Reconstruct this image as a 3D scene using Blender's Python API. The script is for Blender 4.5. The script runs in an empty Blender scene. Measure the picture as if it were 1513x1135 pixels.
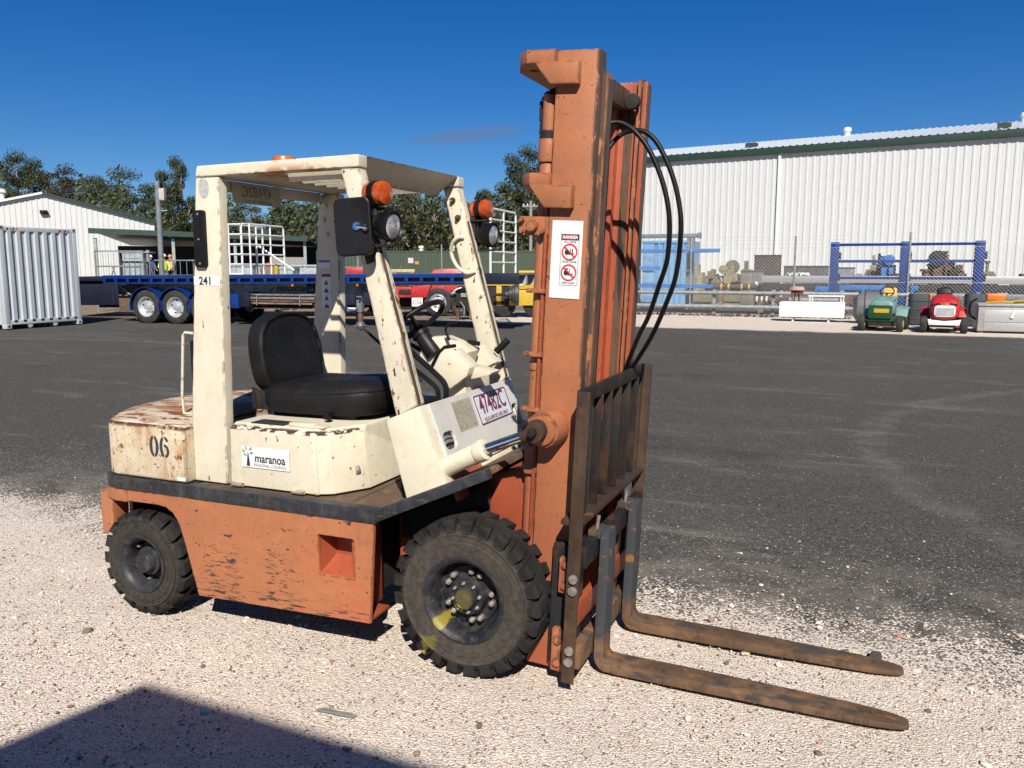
import bpy, bmesh, math, random
from mathutils import Vector, Matrix
R = math.radians
random.seed(7)
SC = bpy.context.scene
COL = SC.collection

# ------------------------------------------------------------------ camera
CAM = Vector((1.4664, -3.5004, 1.7257)); YAW = -0.40038; PITCH = 0.14034; FPX = 1215.8
cd = bpy.data.cameras.new('camera'); cam = bpy.data.objects.new('camera', cd); COL.objects.link(cam)
cd.lens = 36 * FPX / 1513; cd.sensor_width = 36; cd.clip_start = 0.05; cd.clip_end = 3000
cam.location = CAM; cam.rotation_euler = (math.pi / 2 - PITCH, 0, -YAW)
SC.camera = cam

# ------------------------------------------------------------------ sky and sun
SUN = Vector((0.52, -1.0, 0.97)).normalized()           # towards the sun
EL = math.asin(SUN.z)
w = bpy.data.worlds.new('World'); SC.world = w; w.use_nodes = True
nt = w.node_tree; nt.nodes.clear()
wo = nt.nodes.new('ShaderNodeOutputWorld'); bg = nt.nodes.new('ShaderNodeBackground')
sky = nt.nodes.new('ShaderNodeTexSky'); sky.sky_type = 'NISHITA'; sky.sun_disc = False
sky.sun_elevation = EL; sky.sun_rotation = math.atan2(SUN.x, SUN.y)
sky.altitude = 300; sky.air_density = 1.0; sky.dust_density = 0.0; sky.ozone_density = 5.0
bg.inputs['Strength'].default_value = 0.050
nt.links.new(bg.outputs[0], wo.inputs[0])
hs = nt.nodes.new('ShaderNodeHueSaturation'); hs.inputs['Saturation'].default_value = 1.35
nt.links.new(sky.outputs[0], hs.inputs['Color'])
# one thin wisp of cloud, fixed in the sky
tc = nt.nodes.new('ShaderNodeTexCoord')
def wmath(op, a, b=None):
    n = nt.nodes.new('ShaderNodeMath'); n.operation = op
    for i, v in enumerate((a, b)):
        if v is None: continue
        if isinstance(v, (int, float)): n.inputs[i].default_value = v
        else: nt.links.new(v, n.inputs[i])
    return n.outputs[0]
_f = Vector((math.sin(YAW), math.cos(YAW), 0)); _r = Vector((math.cos(YAW), -math.sin(YAW), 0))
cdir = (_f + _r * (-62 / FPX) + Vector((0, 0, 1)) * ((395 - 206) / FPX)).normalized()
cr = Vector((cdir.y, -cdir.x, 0)).normalized(); cu = cr.cross(cdir)
def wdot(v):
    n = nt.nodes.new('ShaderNodeVectorMath'); n.operation = 'DOT_PRODUCT'
    nt.links.new(tc.outputs['Generated'], n.inputs[0]); n.inputs[1].default_value = v
    return n.outputs['Value']
a, b = wdot(cr), wdot(cu)
b2 = wmath('SUBTRACT', b, wmath('MULTIPLY', a, 0.10))
nz = nt.nodes.new('ShaderNodeTexNoise'); nz.inputs['Scale'].default_value = 26; nz.inputs['Detail'].default_value = 7
mp = nt.nodes.new('ShaderNodeMapping'); mp.inputs['Scale'].default_value = (1, 1, 3.5)
nt.links.new(tc.outputs['Generated'], mp.inputs[0]); nt.links.new(mp.outputs[0], nz.inputs['Vector'])
e = wmath('ADD', wmath('POWER', wmath('DIVIDE', a, 0.085), 2), wmath('POWER', wmath('DIVIDE', b2, 0.0125), 2))
fr = wmath('GREATER_THAN', wdot(cdir), 0)
dens = wmath('MULTIPLY', wmath('MAXIMUM', wmath('SUBTRACT', 1.0, wmath('ADD', wmath('MULTIPLY', e, 0.8), wmath('MULTIPLY', nz.outputs['Fac'], 0.75))), 0), fr)
dens = wmath('MINIMUM', wmath('MULTIPLY', dens, 0.75), 0.45)
mx = nt.nodes.new('ShaderNodeMix'); mx.data_type = 'RGBA'
nt.links.new(dens, mx.inputs['Factor']); nt.links.new(hs.outputs[0], mx.inputs['A'])
mx.inputs['B'].default_value = (3.2, 3.3, 3.9, 1)
tint = nt.nodes.new('ShaderNodeMix'); tint.data_type = 'RGBA'; tint.blend_type = 'MULTIPLY'; tint.inputs['Factor'].default_value = 1.0
tint.inputs['B'].default_value = (0.66, 0.78, 1.0, 1)      # polarised, deep blue dry-country sky
nt.links.new(mx.outputs['Result'], tint.inputs['A']); nt.links.new(tint.outputs['Result'], bg.inputs['Color'])

sd = bpy.data.lights.new('sun', 'SUN'); sun = bpy.data.objects.new('sun', sd); COL.objects.link(sun)
sd.energy = 5.0; sd.angle = R(0.53); sd.color = (1.0, 0.93, 0.83)
sun.rotation_euler = SUN.to_track_quat('Z', 'Y').to_euler(); sun.location = SUN * 40
SC.view_settings.view_transform = 'Standard'; SC.view_settings.look = 'None'
SC.view_settings.exposure = 0.64; SC.view_settings.gamma = 1.0; SC.view_settings.use_curve_mapping = False
SC.render.engine = 'CYCLES'
SC.cycles.use_denoising = True; SC.cycles.max_bounces = 6; SC.cycles.diffuse_bounces = 3

# ------------------------------------------------------------------ helpers: objects
def tag(o, label=None, cat=None, group=None, kind=None):
    for k, v in (('label', label), ('category', cat), ('group', group), ('kind', kind)):
        if v: o[k] = v
    return o
def empty(name, loc=(0, 0, 0), rz=0, label=None, cat=None, group=None):
    o = bpy.data.objects.new(name, None); COL.objects.link(o)
    o.location = loc; o.rotation_euler = (0, 0, rz); o.empty_display_size = 0.2
    return tag(o, label, cat, group)
def link(name, me, mat=None, parent=None):
    o = bpy.data.objects.new(name, me); COL.objects.link(o)
    if mat is not None and not me.materials: me.materials.append(mat)
    if parent is not None: o.parent = parent
    return o
def copy_tree(o, parent=None):
    cpy = o.copy(); COL.objects.link(cpy); cpy.parent = parent
    if parent is not None: cpy.matrix_parent_inverse = o.matrix_parent_inverse
    for ch in o.children: copy_tree(ch, cpy)
    return cpy
def smooth(me, ang=32):
    for p in me.polygons: p.use_smooth = True
    me.set_sharp_from_angle(angle=R(ang))
    return me

# ------------------------------------------------------------------ helpers: shapes
class MB:
    """collects verts and faces of ONE part"""
    def __init__(s): s.v = []; s.f = []
    def add(s, vs, fs, M=None):
        k = len(s.v)
        s.v += [tuple(M @ Vector(p)) if M else tuple(p) for p in vs]
        s.f += [tuple(i + k for i in f) for f in fs]; return s
    def box(s, a, b, M=None):
        (x0, y0, z0), (x1, y1, z1) = a, b
        x0, x1 = sorted((x0, x1)); y0, y1 = sorted((y0, y1)); z0, z1 = sorted((z0, z1))
        return s.add([(x0,y0,z0),(x1,y0,z0),(x1,y1,z0),(x0,y1,z0),(x0,y0,z1),(x1,y0,z1),(x1,y1,z1),(x0,y1,z1)],
              [(0,3,2,1),(4,5,6,7),(0,1,5,4),(1,2,6,5),(2,3,7,6),(3,0,4,7)], M)
    def hexa(s, p8):   # bottom 4, top 4 (counter-clockwise from below)
        return s.add(p8, [(0,3,2,1),(4,5,6,7),(0,1,5,4),(1,2,6,5),(2,3,7,6),(3,0,4,7)])
    def prism(s, poly, a, b, axis='y', M=None):
        """poly in the plane normal to axis: y -> (x,z), z -> (x,y), x -> (y,z)"""
        def P(u, v, t): return {'y': (u, t, v), 'z': (u, v, t), 'x': (t, u, v)}[axis]
        n = len(poly); vs = [P(u, v, a) for u, v in poly] + [P(u, v, b) for u, v in poly]
        fs = [tuple(range(n)), tuple(range(2 * n - 1, n - 1, -1))] + [(i, i + n, (i + 1) % n + n, (i + 1) % n) for i in range(n)]
        return s.add(vs, fs, M)
    def cyl(s, p, q, r, n=16, r2=None, cap=True):
        p = Vector(p); q = Vector(q); d = (q - p).normalized()
        u = d.orthogonal().normalized(); v = d.cross(u); r2 = r if r2 is None else r2
        vs = []
        for c, rr in ((p, r), (q, r2)):
            for i in range(n):
                t = 2 * math.pi * i / n; vs.append(c + (u * math.cos(t) + v * math.sin(t)) * rr)
        fs = [(i, (i + 1) % n, (i + 1) % n + n, i + n) for i in range(n)]
        if cap: fs += [tuple(range(n - 1, -1, -1)), tuple(range(n, 2 * n))]
        return s.add(vs, fs)
    def tube(s, pts, r, n=8, closed=False):
        pts = [Vector(p) for p in pts]; m = len(pts); vs = []; fs = []
        u = None
        for i, p in enumerate(pts):
            if closed: d = pts[(i + 1) % m] - pts[i - 1]
            else: d = pts[min(i + 1, m - 1)] - pts[max(i - 1, 0)]
            d.normalize()
            u = d.orthogonal().normalized() if u is None else (u - d * u.dot(d)).normalized()
            v = d.cross(u); rr = r[i] if isinstance(r, (list, tuple)) else r
            for k in range(n):
                t = 2 * math.pi * k / n; vs.append(p + (u * math.cos(t) + v * math.sin(t)) * rr)
        for i in range(m if closed else m - 1):
            j = (i + 1) % m
            fs += [(i * n + k, i * n + (k + 1) % n, j * n + (k + 1) % n, j * n + k) for k in range(n)]
        if not closed: fs += [tuple(range(n - 1, -1, -1)), tuple(range((m - 1) * n, m * n))]
        return s.add(vs, fs)
    def lathe(s, prof, n=32, axis='z', o=(0, 0, 0), a0=0, a1=2 * math.pi):
        """prof: (r, h) along axis"""
        full = abs(a1 - a0 - 2 * math.pi) < 1e-6; m = n if full else n + 1; vs = []; fs = []
        for r, h in prof:
            for i in range(m):
                t = a0 + (a1 - a0) * i / n; c_, s_ = r * math.cos(t), r * math.sin(t)
                q = {'z': (c_, s_, h), 'y': (c_, h, s_), 'x': (h, c_, s_)}[axis]
                vs.append((q[0] + o[0], q[1] + o[1], q[2] + o[2]))
        for j in range(len(prof) - 1):
            for i in range(n):
                k = (i + 1) % m
                fs.append((j * m + i, j * m + k, (j + 1) * m + k, (j + 1) * m + i))
        return s.add(vs, fs)
    def mesh(s, name='m', bevel=0, seg=2, ang=32, sm=True):
        me = bpy.data.meshes.new(name); me.from_pydata(s.v, [], s.f); me.validate()
        bm = bmesh.new(); bm.from_mesh(me)
        bmesh.ops.remove_doubles(bm, verts=bm.verts, dist=1e-6)
        bmesh.ops.recalc_face_normals(bm, faces=bm.faces)
        if bevel:
            ed = [e for e in bm.edges if len(e.link_faces) == 2 and e.calc_face_angle(0) > R(28)]
            bmesh.ops.bevel(bm, geom=ed, offset=bevel, segments=seg, profile=0.6, affect='EDGES', clamp_overlap=True)
        bm.to_mesh(me); bm.free()
        return smooth(me, ang) if sm else me
    def build(s, name, mat, parent=None, bevel=0, seg=2, ang=32):
        return link(name, s.mesh(name, bevel, seg, ang), mat, parent)

def box(name, a, b, mat, parent=None, bevel=0.004, M=None): return MB().box(a, b, M).build(name, mat, parent, bevel)
def basis(o, right, up):
    r = Vector(right).normalized(); u = Vector(up); u = (u - r * u.dot(r)).normalized(); n = r.cross(u)
    return Matrix(((r.x, u.x, n.x, o[0]), (r.y, u.y, n.y, o[1]), (r.z, u.z, n.z, o[2]), (0, 0, 0, 1)))
def curve_mesh(cu_):
    o = bpy.data.objects.new('tmp', cu_); me = bpy.data.meshes.new_from_object(o)
    bpy.data.objects.remove(o); bpy.data.curves.remove(cu_); return me
def flat(outer, holes=(), thick=0.01, M=None, bevel=0):
    cu_ = bpy.data.curves.new('c', 'CURVE'); cu_.dimensions = '2D'; cu_.fill_mode = 'BOTH'
    cu_.extrude = thick / 2; cu_.bevel_depth = bevel; cu_.bevel_resolution = 1
    for poly in [outer] + list(holes):
        sp = cu_.splines.new('POLY'); sp.points.add(len(poly) - 1); sp.use_cyclic_u = True
        for i, (x, y) in enumerate(poly): sp.points[i].co = (x, y, 0, 1)
    me = curve_mesh(cu_)
    if M: me.transform(M)
    return smooth(me)
def text(body, size, M, mat, parent, name='lettering', thick=0.0006, sx=1.0, shear=0, bold=0.0, align='CENTER'):
    cu_ = bpy.data.curves.new('t', 'FONT'); cu_.body = body; cu_.size = size; cu_.align_x = align; cu_.align_y = 'CENTER'
    cu_.extrude = thick; cu_.shear = shear; cu_.offset = bold; cu_.resolution_u = 4
    me = curve_mesh(cu_)
    me.transform(M @ Matrix.Diagonal((sx, 1, 1, 1)))
    if sx < 0: me.flip_normals()
    return link(name, me, mat, parent)
def rrect(x0, y0, x1, y1, r, n=4):
    out = []
    for cx, cy, a in ((x1 - r, y1 - r, 0), (x0 + r, y1 - r, 90), (x0 + r, y0 + r, 180), (x1 - r, y0 + r, 270)):
        for i in range(n + 1):
            t = R(a + 90 * i / n); out.append((cx + r * math.cos(t), cy + r * math.sin(t)))
    return out
def circ(cx, cy, r, n=24, ry=None): return [(cx + r * math.cos(2 * math.pi * i / n), cy + (ry or r) * math.sin(2 * math.pi * i / n)) for i in range(n)]
def spline(pts, n=6):
    """Catmull-Rom through pts"""
    P = [Vector(p) for p in pts]; P = [P[0] * 2 - P[1]] + P + [P[-1] * 2 - P[-2]]; out = []
    for i in range(1, len(P) - 2):
        for k in range(n):
            t = k / n; a_, b_, c_, d_ = P[i - 1], P[i], P[i + 1], P[i + 2]
            out.append(0.5 * ((2 * b_) + (c_ - a_) * t + (2 * a_ - 5 * b_ + 4 * c_ - d_) * t * t + (3 * b_ - a_ - 3 * c_ + d_) * t ** 3))
    out.append(P[-2]); return out
# a point of the place from its direction in the camera and its distance ahead (all real positions)
FW = Vector((math.sin(YAW), math.cos(YAW), 0)); RT = Vector((math.cos(YAW), -math.sin(YAW), 0))
def at(px, py, d):
    f = FW * math.cos(PITCH) - Vector((0, 0, 1)) * math.sin(PITCH); u = RT.cross(f)
    v = f + RT * ((px - 756.5) / FPX) - u * ((py - 567.5) / FPX)
    return CAM + v * (d / v.dot(FW))
def gnd(px, d):
    p = at(px, 420, d); return Vector((p.x, p.y, 0))
def hz(py, d): return at(756, py, d).z
VIEWZ = -YAW    # rotation that turns local +x to image right

# ------------------------------------------------------------------ helpers: materials
class N:
    def __init__(s, name):
        s.m = bpy.data.materials.new(name); s.m.use_nodes = True; s.t = s.m.node_tree; s.t.nodes.clear()
        s.out = s.t.nodes.new('ShaderNodeOutputMaterial'); s.b = s.t.nodes.new('ShaderNodeBsdfPrincipled')
        s.t.links.new(s.b.outputs[0], s.out.inputs[0]); s.tc = s.t.nodes.new('ShaderNodeTexCoord')
        s.co = s.tc.outputs['Object']; s.m.use_nodes = True
    def set(s, sock, v):
        if isinstance(v, bpy.types.NodeSocket): s.t.links.new(v, sock)
        elif isinstance(v, (tuple, list)): sock.default_value = (*v, 1) if len(v) == 3 and len(sock.default_value) == 4 else v
        else: sock.default_value = v
    def i(s, k, v): s.set(s.b.inputs[k], v)
    def math(s, op, a, b=0.0, clamp=False):
        n = s.t.nodes.new('ShaderNodeMath'); n.operation = op; n.use_clamp = clamp
        s.set(n.inputs[0], a); s.set(n.inputs[1], b); return n.outputs[0]
    def map(s, v, lo, hi, a=0.0, b=1.0):
        n = s.t.nodes.new('ShaderNodeMapRange'); n.interpolation_type = 'SMOOTHSTEP'
        s.set(n.inputs[0], v)
        for k, x in zip((1, 2, 3, 4), (lo, hi, a, b)): s.set(n.inputs[k], x)
        return n.outputs[0]
    def mix(s, f, a, b, mode='MIX'):
        n = s.t.nodes.new('ShaderNodeMix'); n.data_type = 'RGBA'; n.blend_type = mode
        s.set(n.inputs['Factor'], f); s.set(n.inputs['A'], a); s.set(n.inputs['B'], b); return n.outputs['Result']
    def scale(s, v, sc, off=(0, 0, 0)):
        n = s.t.nodes.new('ShaderNodeMapping'); s.set(n.inputs[0], v); n.inputs['Scale'].default_value = sc; n.inputs['Location'].default_value = off; return n.outputs[0]
    def noise(s, sc=5, det=4, rough=0.55, v=None, stretch=None, off=(0, 0, 0), dist=0.0):
        n = s.t.nodes.new('ShaderNodeTexNoise'); v = v or s.co
        if stretch or off != (0, 0, 0): v = s.scale(v, stretch or (1, 1, 1), off)
        s.set(n.inputs['Vector'], v); n.inputs['Scale'].default_value = sc; n.inputs['Detail'].default_value = det
        n.inputs['Roughness'].default_value = rough; n.inputs['Distortion'].default_value = dist; return n.outputs['Fac']
    def voro(s, sc=20, feat='F1', v=None, out='Distance', rnd=1.0):
        n = s.t.nodes.new('ShaderNodeTexVoronoi'); n.feature = feat; s.set(n.inputs['Vector'], v or s.co)
        n.inputs['Scale'].default_value = sc; n.inputs['Randomness'].default_value = rnd; return n.outputs[out]
    def xyz(s, v=None):
        n = s.t.nodes.new('ShaderNodeSeparateXYZ'); s.set(n.inputs[0], v or s.co); return n.outputs
    def bump(s, h, st=0.3, dist=0.01):
        n = s.t.nodes.new('ShaderNodeBump'); n.inputs['Strength'].default_value = st; n.inputs['Distance'].default_value = dist
        s.set(n.inputs['Height'], h); s.i('Normal', n.outputs[0]); return n.outputs[0]
    def edge(s, rad=0.008):
        n = s.t.nodes.new('ShaderNodeBevel'); n.samples = 3; n.inputs[0].default_value = rad
        g = s.t.nodes.new('ShaderNodeNewGeometry'); d = s.t.nodes.new('ShaderNodeVectorMath'); d.operation = 'DOT_PRODUCT'
        s.t.links.new(n.outputs[0], d.inputs[0]); s.t.links.new(g.outputs['Normal'], d.inputs[1])
        return s.math('SUBTRACT', 1.0, d.outputs['Value'])
AF = 0.77      # overall reflectance trim for the chosen exposure
def dim(c): return tuple(x * AF for x in c)
def simple(name, col, rough=0.6, metal=0.0, var=0.15, sc=6, bump=0.0, bsc=60, spec=0.5):
    if metal < 0.9: col = dim(col)
    k = N(name); f = k.noise(sc, 5)
    c2 = tuple(x * (1 - var * 1.6) for x in col); c1 = tuple(min(1, x * (1 + var)) for x in col)
    k.i('Base Color', k.mix(k.map(f, 0.3, 0.7), c2, c1)); k.i('Roughness', rough); k.i('Metallic', metal)
    k.i('Specular IOR Level', spec)
    if bump: k.bump(k.noise(bsc, 3), bump, 0.004)
    return k.m
def paint(name, base, var=(0.8, 1.08), dirt=None, layers=(), rough=0.5, edge=None, bump=0.15):
    """layers: (colour, noise scale, stretch, lo, hi, region or None); region: function(k) -> mask socket"""
    base = dim(base); dirt = (dim(dirt[0]), dirt[1]) if dirt else None; layers = [(dim(l_[0]),) + tuple(l_[1:]) for l_ in layers]; edge = (dim(edge[0]),) + tuple(edge[1:]) if edge else None
    k = N(name); f = k.noise(2.3, 6, 0.6); g = k.noise(17, 5, 0.6)
    c = k.mix(k.map(f, 0.3, 0.72), tuple(x * var[0] for x in base), tuple(min(1, x * var[1]) for x in base))
    if dirt:
        c = k.mix(k.math('MULTIPLY', k.map(g, 0.42, 0.75), dirt[1]), c, dirt[0])
        c = k.mix(k.math('MULTIPLY', k.map(k.noise(9, 5, 0.6, stretch=(6, 6, 0.5)), 0.5, 0.8), dirt[1]), c, dirt[0])
    tot = None
    for n_, (col, sc, stv, lo, hi, reg) in enumerate(layers):
        m = k.map(k.noise(sc, 6, 0.62, stretch=stv, off=(n_ * 3.1, n_ * 1.7, n_ * 5.3)), lo, hi)
        if reg: m = k.math('MULTIPLY', m, reg(k))
        c = k.mix(m, c, col); tot = m if tot is None else k.math('MAXIMUM', tot, m)
    if edge:
        e_ = k.math('MULTIPLY', k.map(k.edge(edge[1]), 0.012, 0.07), k.map(k.noise(edge[3], 4, 0.6), edge[2], edge[2] + 0.12))
        c = k.mix(e_, c, edge[0]); tot = e_ if tot is None else k.math('MAXIMUM', tot, e_)
    k.i('Base Color', c)
    k.i('Roughness', k.map(tot, 0, 1, rough, 0.85) if tot is not None else rough)
    h = k.math('ADD', k.math('MULTIPLY', k.noise(120, 2), 0.15), k.math('MULTIPLY', k.noise(5.5, 2), 2.2))
    if tot is not None: h = k.math('SUBTRACT', h, tot)
    k.bump(h, bump, 0.003)
    return k.m
def near(k, ax, lo, hi):   # 1 above hi, 0 below lo on an object axis
    return k.map(k.xyz()[ax], lo, hi)

# ================================================================== GROUND
def ground_material():
    k = N('yard_surface'); X, Y, Z = k.xyz()
    cell = k.voro(98, out='Color'); cs = k.xyz(cell); dist = cell.node.outputs['Distance']
    cell2 = k.voro(215, out='Color'); c2 = k.xyz(cell2); d2 = cell2.node.outputs['Distance']
    big = k.noise(0.9, 5, 0.6); mid = k.noise(5, 5, 0.6)
    # gravel: pinkish crushed stone, chip by chip
    g = k.mix(cs[0], (0.46, 0.395, 0.33), (0.76, 0.69, 0.60))
    g = k.mix(k.map(c2[0], 0.0, 1.0), k.mix(0.55, g, (0.36, 0.28, 0.225)), k.mix(0.4, g, (0.86, 0.79, 0.70)))
    g = k.mix(k.map(c2[1], 0.945, 0.955), g, (0.14, 0.105, 0.09))
    g = k.mix(k.map(cs[1], 0.976, 0.98), g, (0.15, 0.10, 0.085))
    g = k.mix(k.math('MULTIPLY', k.map(mid, 0.45, 0.75), 0.25), g, (0.50, 0.40, 0.31))
    g = k.mix(k.math('MULTIPLY', k.map(big, 0.45, 0.7), 0.25), g, (0.48, 0.39, 0.32))
    # asphalt
    a = k.mix(cs[2], (0.022, 0.022, 0.0195), (0.092, 0.090, 0.081))
    a = k.mix(k.map(c2[2], 0.90, 0.97), a, (0.13, 0.125, 0.112))
    a = k.mix(k.math('MULTIPLY', k.map(k.noise(0.55, 6, 0.65, stretch=(0.45, 1.3, 1)), 0.48, 0.72), 0.6), a, (0.098, 0.094, 0.084))
    a = k.mix(k.map(cs[0], 0.9965, 0.9975), a, (0.45, 0.40, 0.36))
    def arc(cx, cy, r, wd, lim):
        dx = k.math('SUBTRACT', X, cx); dy = k.math('SUBTRACT', Y, cy)
        q = k.math('SQRT', k.math('ADD', k.math('MULTIPLY', dx, dx), k.math('MULTIPLY', dy, dy)))
        q = k.math('ABSOLUTE', k.math('SUBTRACT', k.math('ADD', q, k.math('MULTIPLY', k.noise(1.7, 4), 0.5)), r + 0.25))
        m = k.map(q, wd, wd * 0.25); m = k.math('MULTIPLY', m, k.map(k.noise(3.2, 5, 0.7), 0.33, 0.66))
        m = k.math('MULTIPLY', m, k.math('LESS_THAN', X, lim)); return m
    m = arc(7.6, 5.4, 5.98, 0.22, 4.6)
    a = k.mix(k.math('MULTIPLY', m, 0.38), a, (0.18, 0.158, 0.13))
    m = arc(0.86, 0.75, 0.55, 0.12, 3); a = k.mix(k.math('MULTIPLY', m, 0.35), a, (0.20, 0.18, 0.135))
    m = arc(-14, 0, 11, 0.35, -3.6); a = k.mix(k.math('MULTIPLY', m, 0.5), a, (0.18, 0.165, 0.145))
    gr = k.noise(26, 4, 0.7); a = k.mix(k.map(gr, 0.42, 0.30), a, (0.024, 0.024, 0.022)); a = k.mix(k.math('MULTIPLY', k.map(gr, 0.58, 0.72), 0.6), a, (0.15, 0.143, 0.128))
    # where loose gravel lies on it
    wob = k.math('ADD', k.math('MULTIPLY', k.math('SUBTRACT', k.noise(0.8, 3), 0.5), 0.9), k.math('MULTIPLY', k.math('SUBTRACT', k.noise(4.5, 5, 0.7), 0.5), 0.75))
    yy = k.math('ADD', Y, wob)
    cover = k.map(yy, 1.10, 0.12)
    cover = k.math('MAXIMUM', cover, k.math('MULTIPLY', k.map(yy, 3.0, 0.7), 0.045))
    strip = k.math('MULTIPLY', k.map(yy, 19.9, 20.6), k.map(yy, 29.0, 28.2)); strip = k.math('MULTIPLY', strip, k.map(X, -12.5, -9.0))
    far = k.math('MULTIPLY', k.map(yy, 35.0, 37.0), 0.7)
    dirt = k.math('MULTIPLY', k.map(yy, 17.6, 18.8), k.map(X, -10.5, -13.0))
    cover = k.math('MAXIMUM', k.math('MAXIMUM', cover, strip), far)
    isg = k.map(k.math('ADD', cover, k.math('MULTIPLY', k.math('SUBTRACT', cs[1], 1.0), 0.999)), -0.06, 0.06)
    isg = k.math('MAXIMUM', isg, k.math('GREATER_THAN', cover, 0.995))
    dust = k.math('MULTIPLY', k.map(yy, 1.9, 0.25), k.map(k.noise(2.1, 6, 0.7), 0.36, 0.66))
    a = k.mix(k.math('MULTIPLY', dust, 0.55), a, (0.36, 0.315, 0.265))
    a = k.mix(k.math('MULTIPLY', k.map(k.noise(1.3, 7, 0.7, stretch=(0.35, 1.5, 1), off=(7, 3, 0)), 0.55, 0.70), 0.60), a, (0.165, 0.155, 0.135))
    a = k.mix(k.math('MULTIPLY', k.map(k.noise(0.42, 5, 0.6, off=(2, 9, 0)), 0.58, 0.68), 0.45), a, (0.024, 0.024, 0.022))
    c = k.mix(isg, a, g)
    c = k.mix(k.math('MULTIPLY', dirt, k.map(mid, 0.3, 0.6)), c, (0.26, 0.19, 0.13))
    k.i('Base Color', c); k.i('Roughness', 0.92); k.i('Specular IOR Level', 0.25)
    h = k.math('ADD', k.math('MULTIPLY', dist, -0.9), k.math('MULTIPLY', d2, -0.45))
    k.bump(k.math('ADD', h, k.math('MULTIPLY', k.noise(9, 5), 0.6)), 0.68, 0.012)
    return k.m
def ground_mesh():
    """one sheet; finely divided and gently uneven near the viewer, flat under the wheels, reaching the horizon"""
    xs = [-900, -300, -120, -60, -30, -15, -8] + [-5 + i * 0.1 for i in range(91)] + [5, 8, 15, 30, 60, 120, 300, 900]
    ys = [-900, -200, -60, -20, -8] + [-4 + i * 0.1 for i in range(66)] + [3, 4, 6, 9, 13, 18, 24, 32, 45, 60, 120, 300, 900]
    from mathutils import noise as mn
    vs = []; nx = len(xs)
    for y_ in ys:
        for x_ in xs:
            f = max(0, min(1, (4.9 - abs(x_)) / 1.0)) * max(0, min(1, (y_ + 3.8) / 0.6)) * max(0, min(1, (2.4 - y_) / 0.6))
            vs.append((x_, y_, f * (0.012 * mn.noise((x_ * 1.3, y_ * 1.3, 0)) + 0.006 * mn.noise((x_ * 4, y_ * 4, 5)) - 0.009)))
    fs = [(j * nx + i, j * nx + i + 1, (j + 1) * nx + i + 1, (j + 1) * nx + i) for j in range(len(ys) - 1) for i in range(nx - 1)]
    me = bpy.data.meshes.new('ground'); me.from_pydata(vs, [], fs)
    for p in me.polygons: p.use_smooth = True
    return me
tag(link('ground', ground_mesh(), ground_material()), 'pinkish gravel apron meeting dark worn asphalt yard', kind='structure')

def stones():
    k = N('loose_stone'); gm = k.t.nodes.new('ShaderNodeNewGeometry'); rnd = gm.outputs['Random Per Island']
    c = k.mix(k.map(rnd, 0.0, 0.7), (0.46, 0.37, 0.30), (0.78, 0.70, 0.61))
    c = k.mix(k.math('GREATER_THAN', rnd, 0.74), c, (0.19, 0.125, 0.10)); c = k.mix(k.math('GREATER_THAN', rnd, 0.84), c, (0.070, 0.055, 0.050)); c = k.mix(k.math('GREATER_THAN', rnd, 0.988), c, (0.42, 0.14, 0.075))
    k.i('Base Color', k.mix(k.math('MULTIPLY', k.noise(160, 3), 0.5), c, (0.30, 0.24, 0.2))); k.i('Roughness', 0.9)
    bm = bmesh.new(); bmesh.ops.create_icosphere(bm, subdivisions=1, radius=1)
    base = [v.co.copy() for v in bm.verts]; fb = [tuple(v.index for v in f.verts) for f in bm.faces]; bm.free()
    rg = random.Random(3); V = []; F = []
    def one(x_, y_, r_):
        n0 = len(V); th = rg.random() * 6.28; ca, sa = math.cos(th), math.sin(th)
        ax, ay, az = r_ * rg.uniform(0.8, 1.5), r_ * rg.uniform(0.6, 1.0), r_ * rg.uniform(0.45, 0.8)
        for b_ in base:
            j = rg.uniform(0.78, 1.18); px_, py_, pz_ = b_.x * ax * j, b_.y * ay * j, b_.z * az * j
            V.append((x_ + px_ * ca - py_ * sa, y_ + px_ * sa + py_ * ca, pz_ + az * 0.30 - 0.006))
        F.extend(tuple(i + n0 for i in f) for f in fb)
    for _ in range(17000):
        y_ = rg.uniform(-2.75, 0.95); x_ = rg.uniform(-3.4, 2.9)
        if y_ > 0.25 and rg.random() < (y_ - 0.25) / 0.75: continue
        one(x_, y_, 0.0022 + 0.0052 * rg.random() ** 2.2)
    for _ in range(650): one(rg.uniform(-3.4, 2.6), rg.uniform(-2.6, 0.9), 0.007 + 0.012 * rg.random() ** 2.2)
    for _ in range(700):   # strays on the asphalt
        one(rg.uniform(-6, 5), 0.9 + 5.0 * rg.random() ** 1.6, 0.004 + 0.008 * rg.random() ** 3)
    me = bpy.data.meshes.new('gravel'); me.from_pydata(V, [], F); return link('gravel', me, k.m)
tag(stones(), 'loose crushed stone scattered over the gravel apron', 'gravel', kind='stuff')

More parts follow.
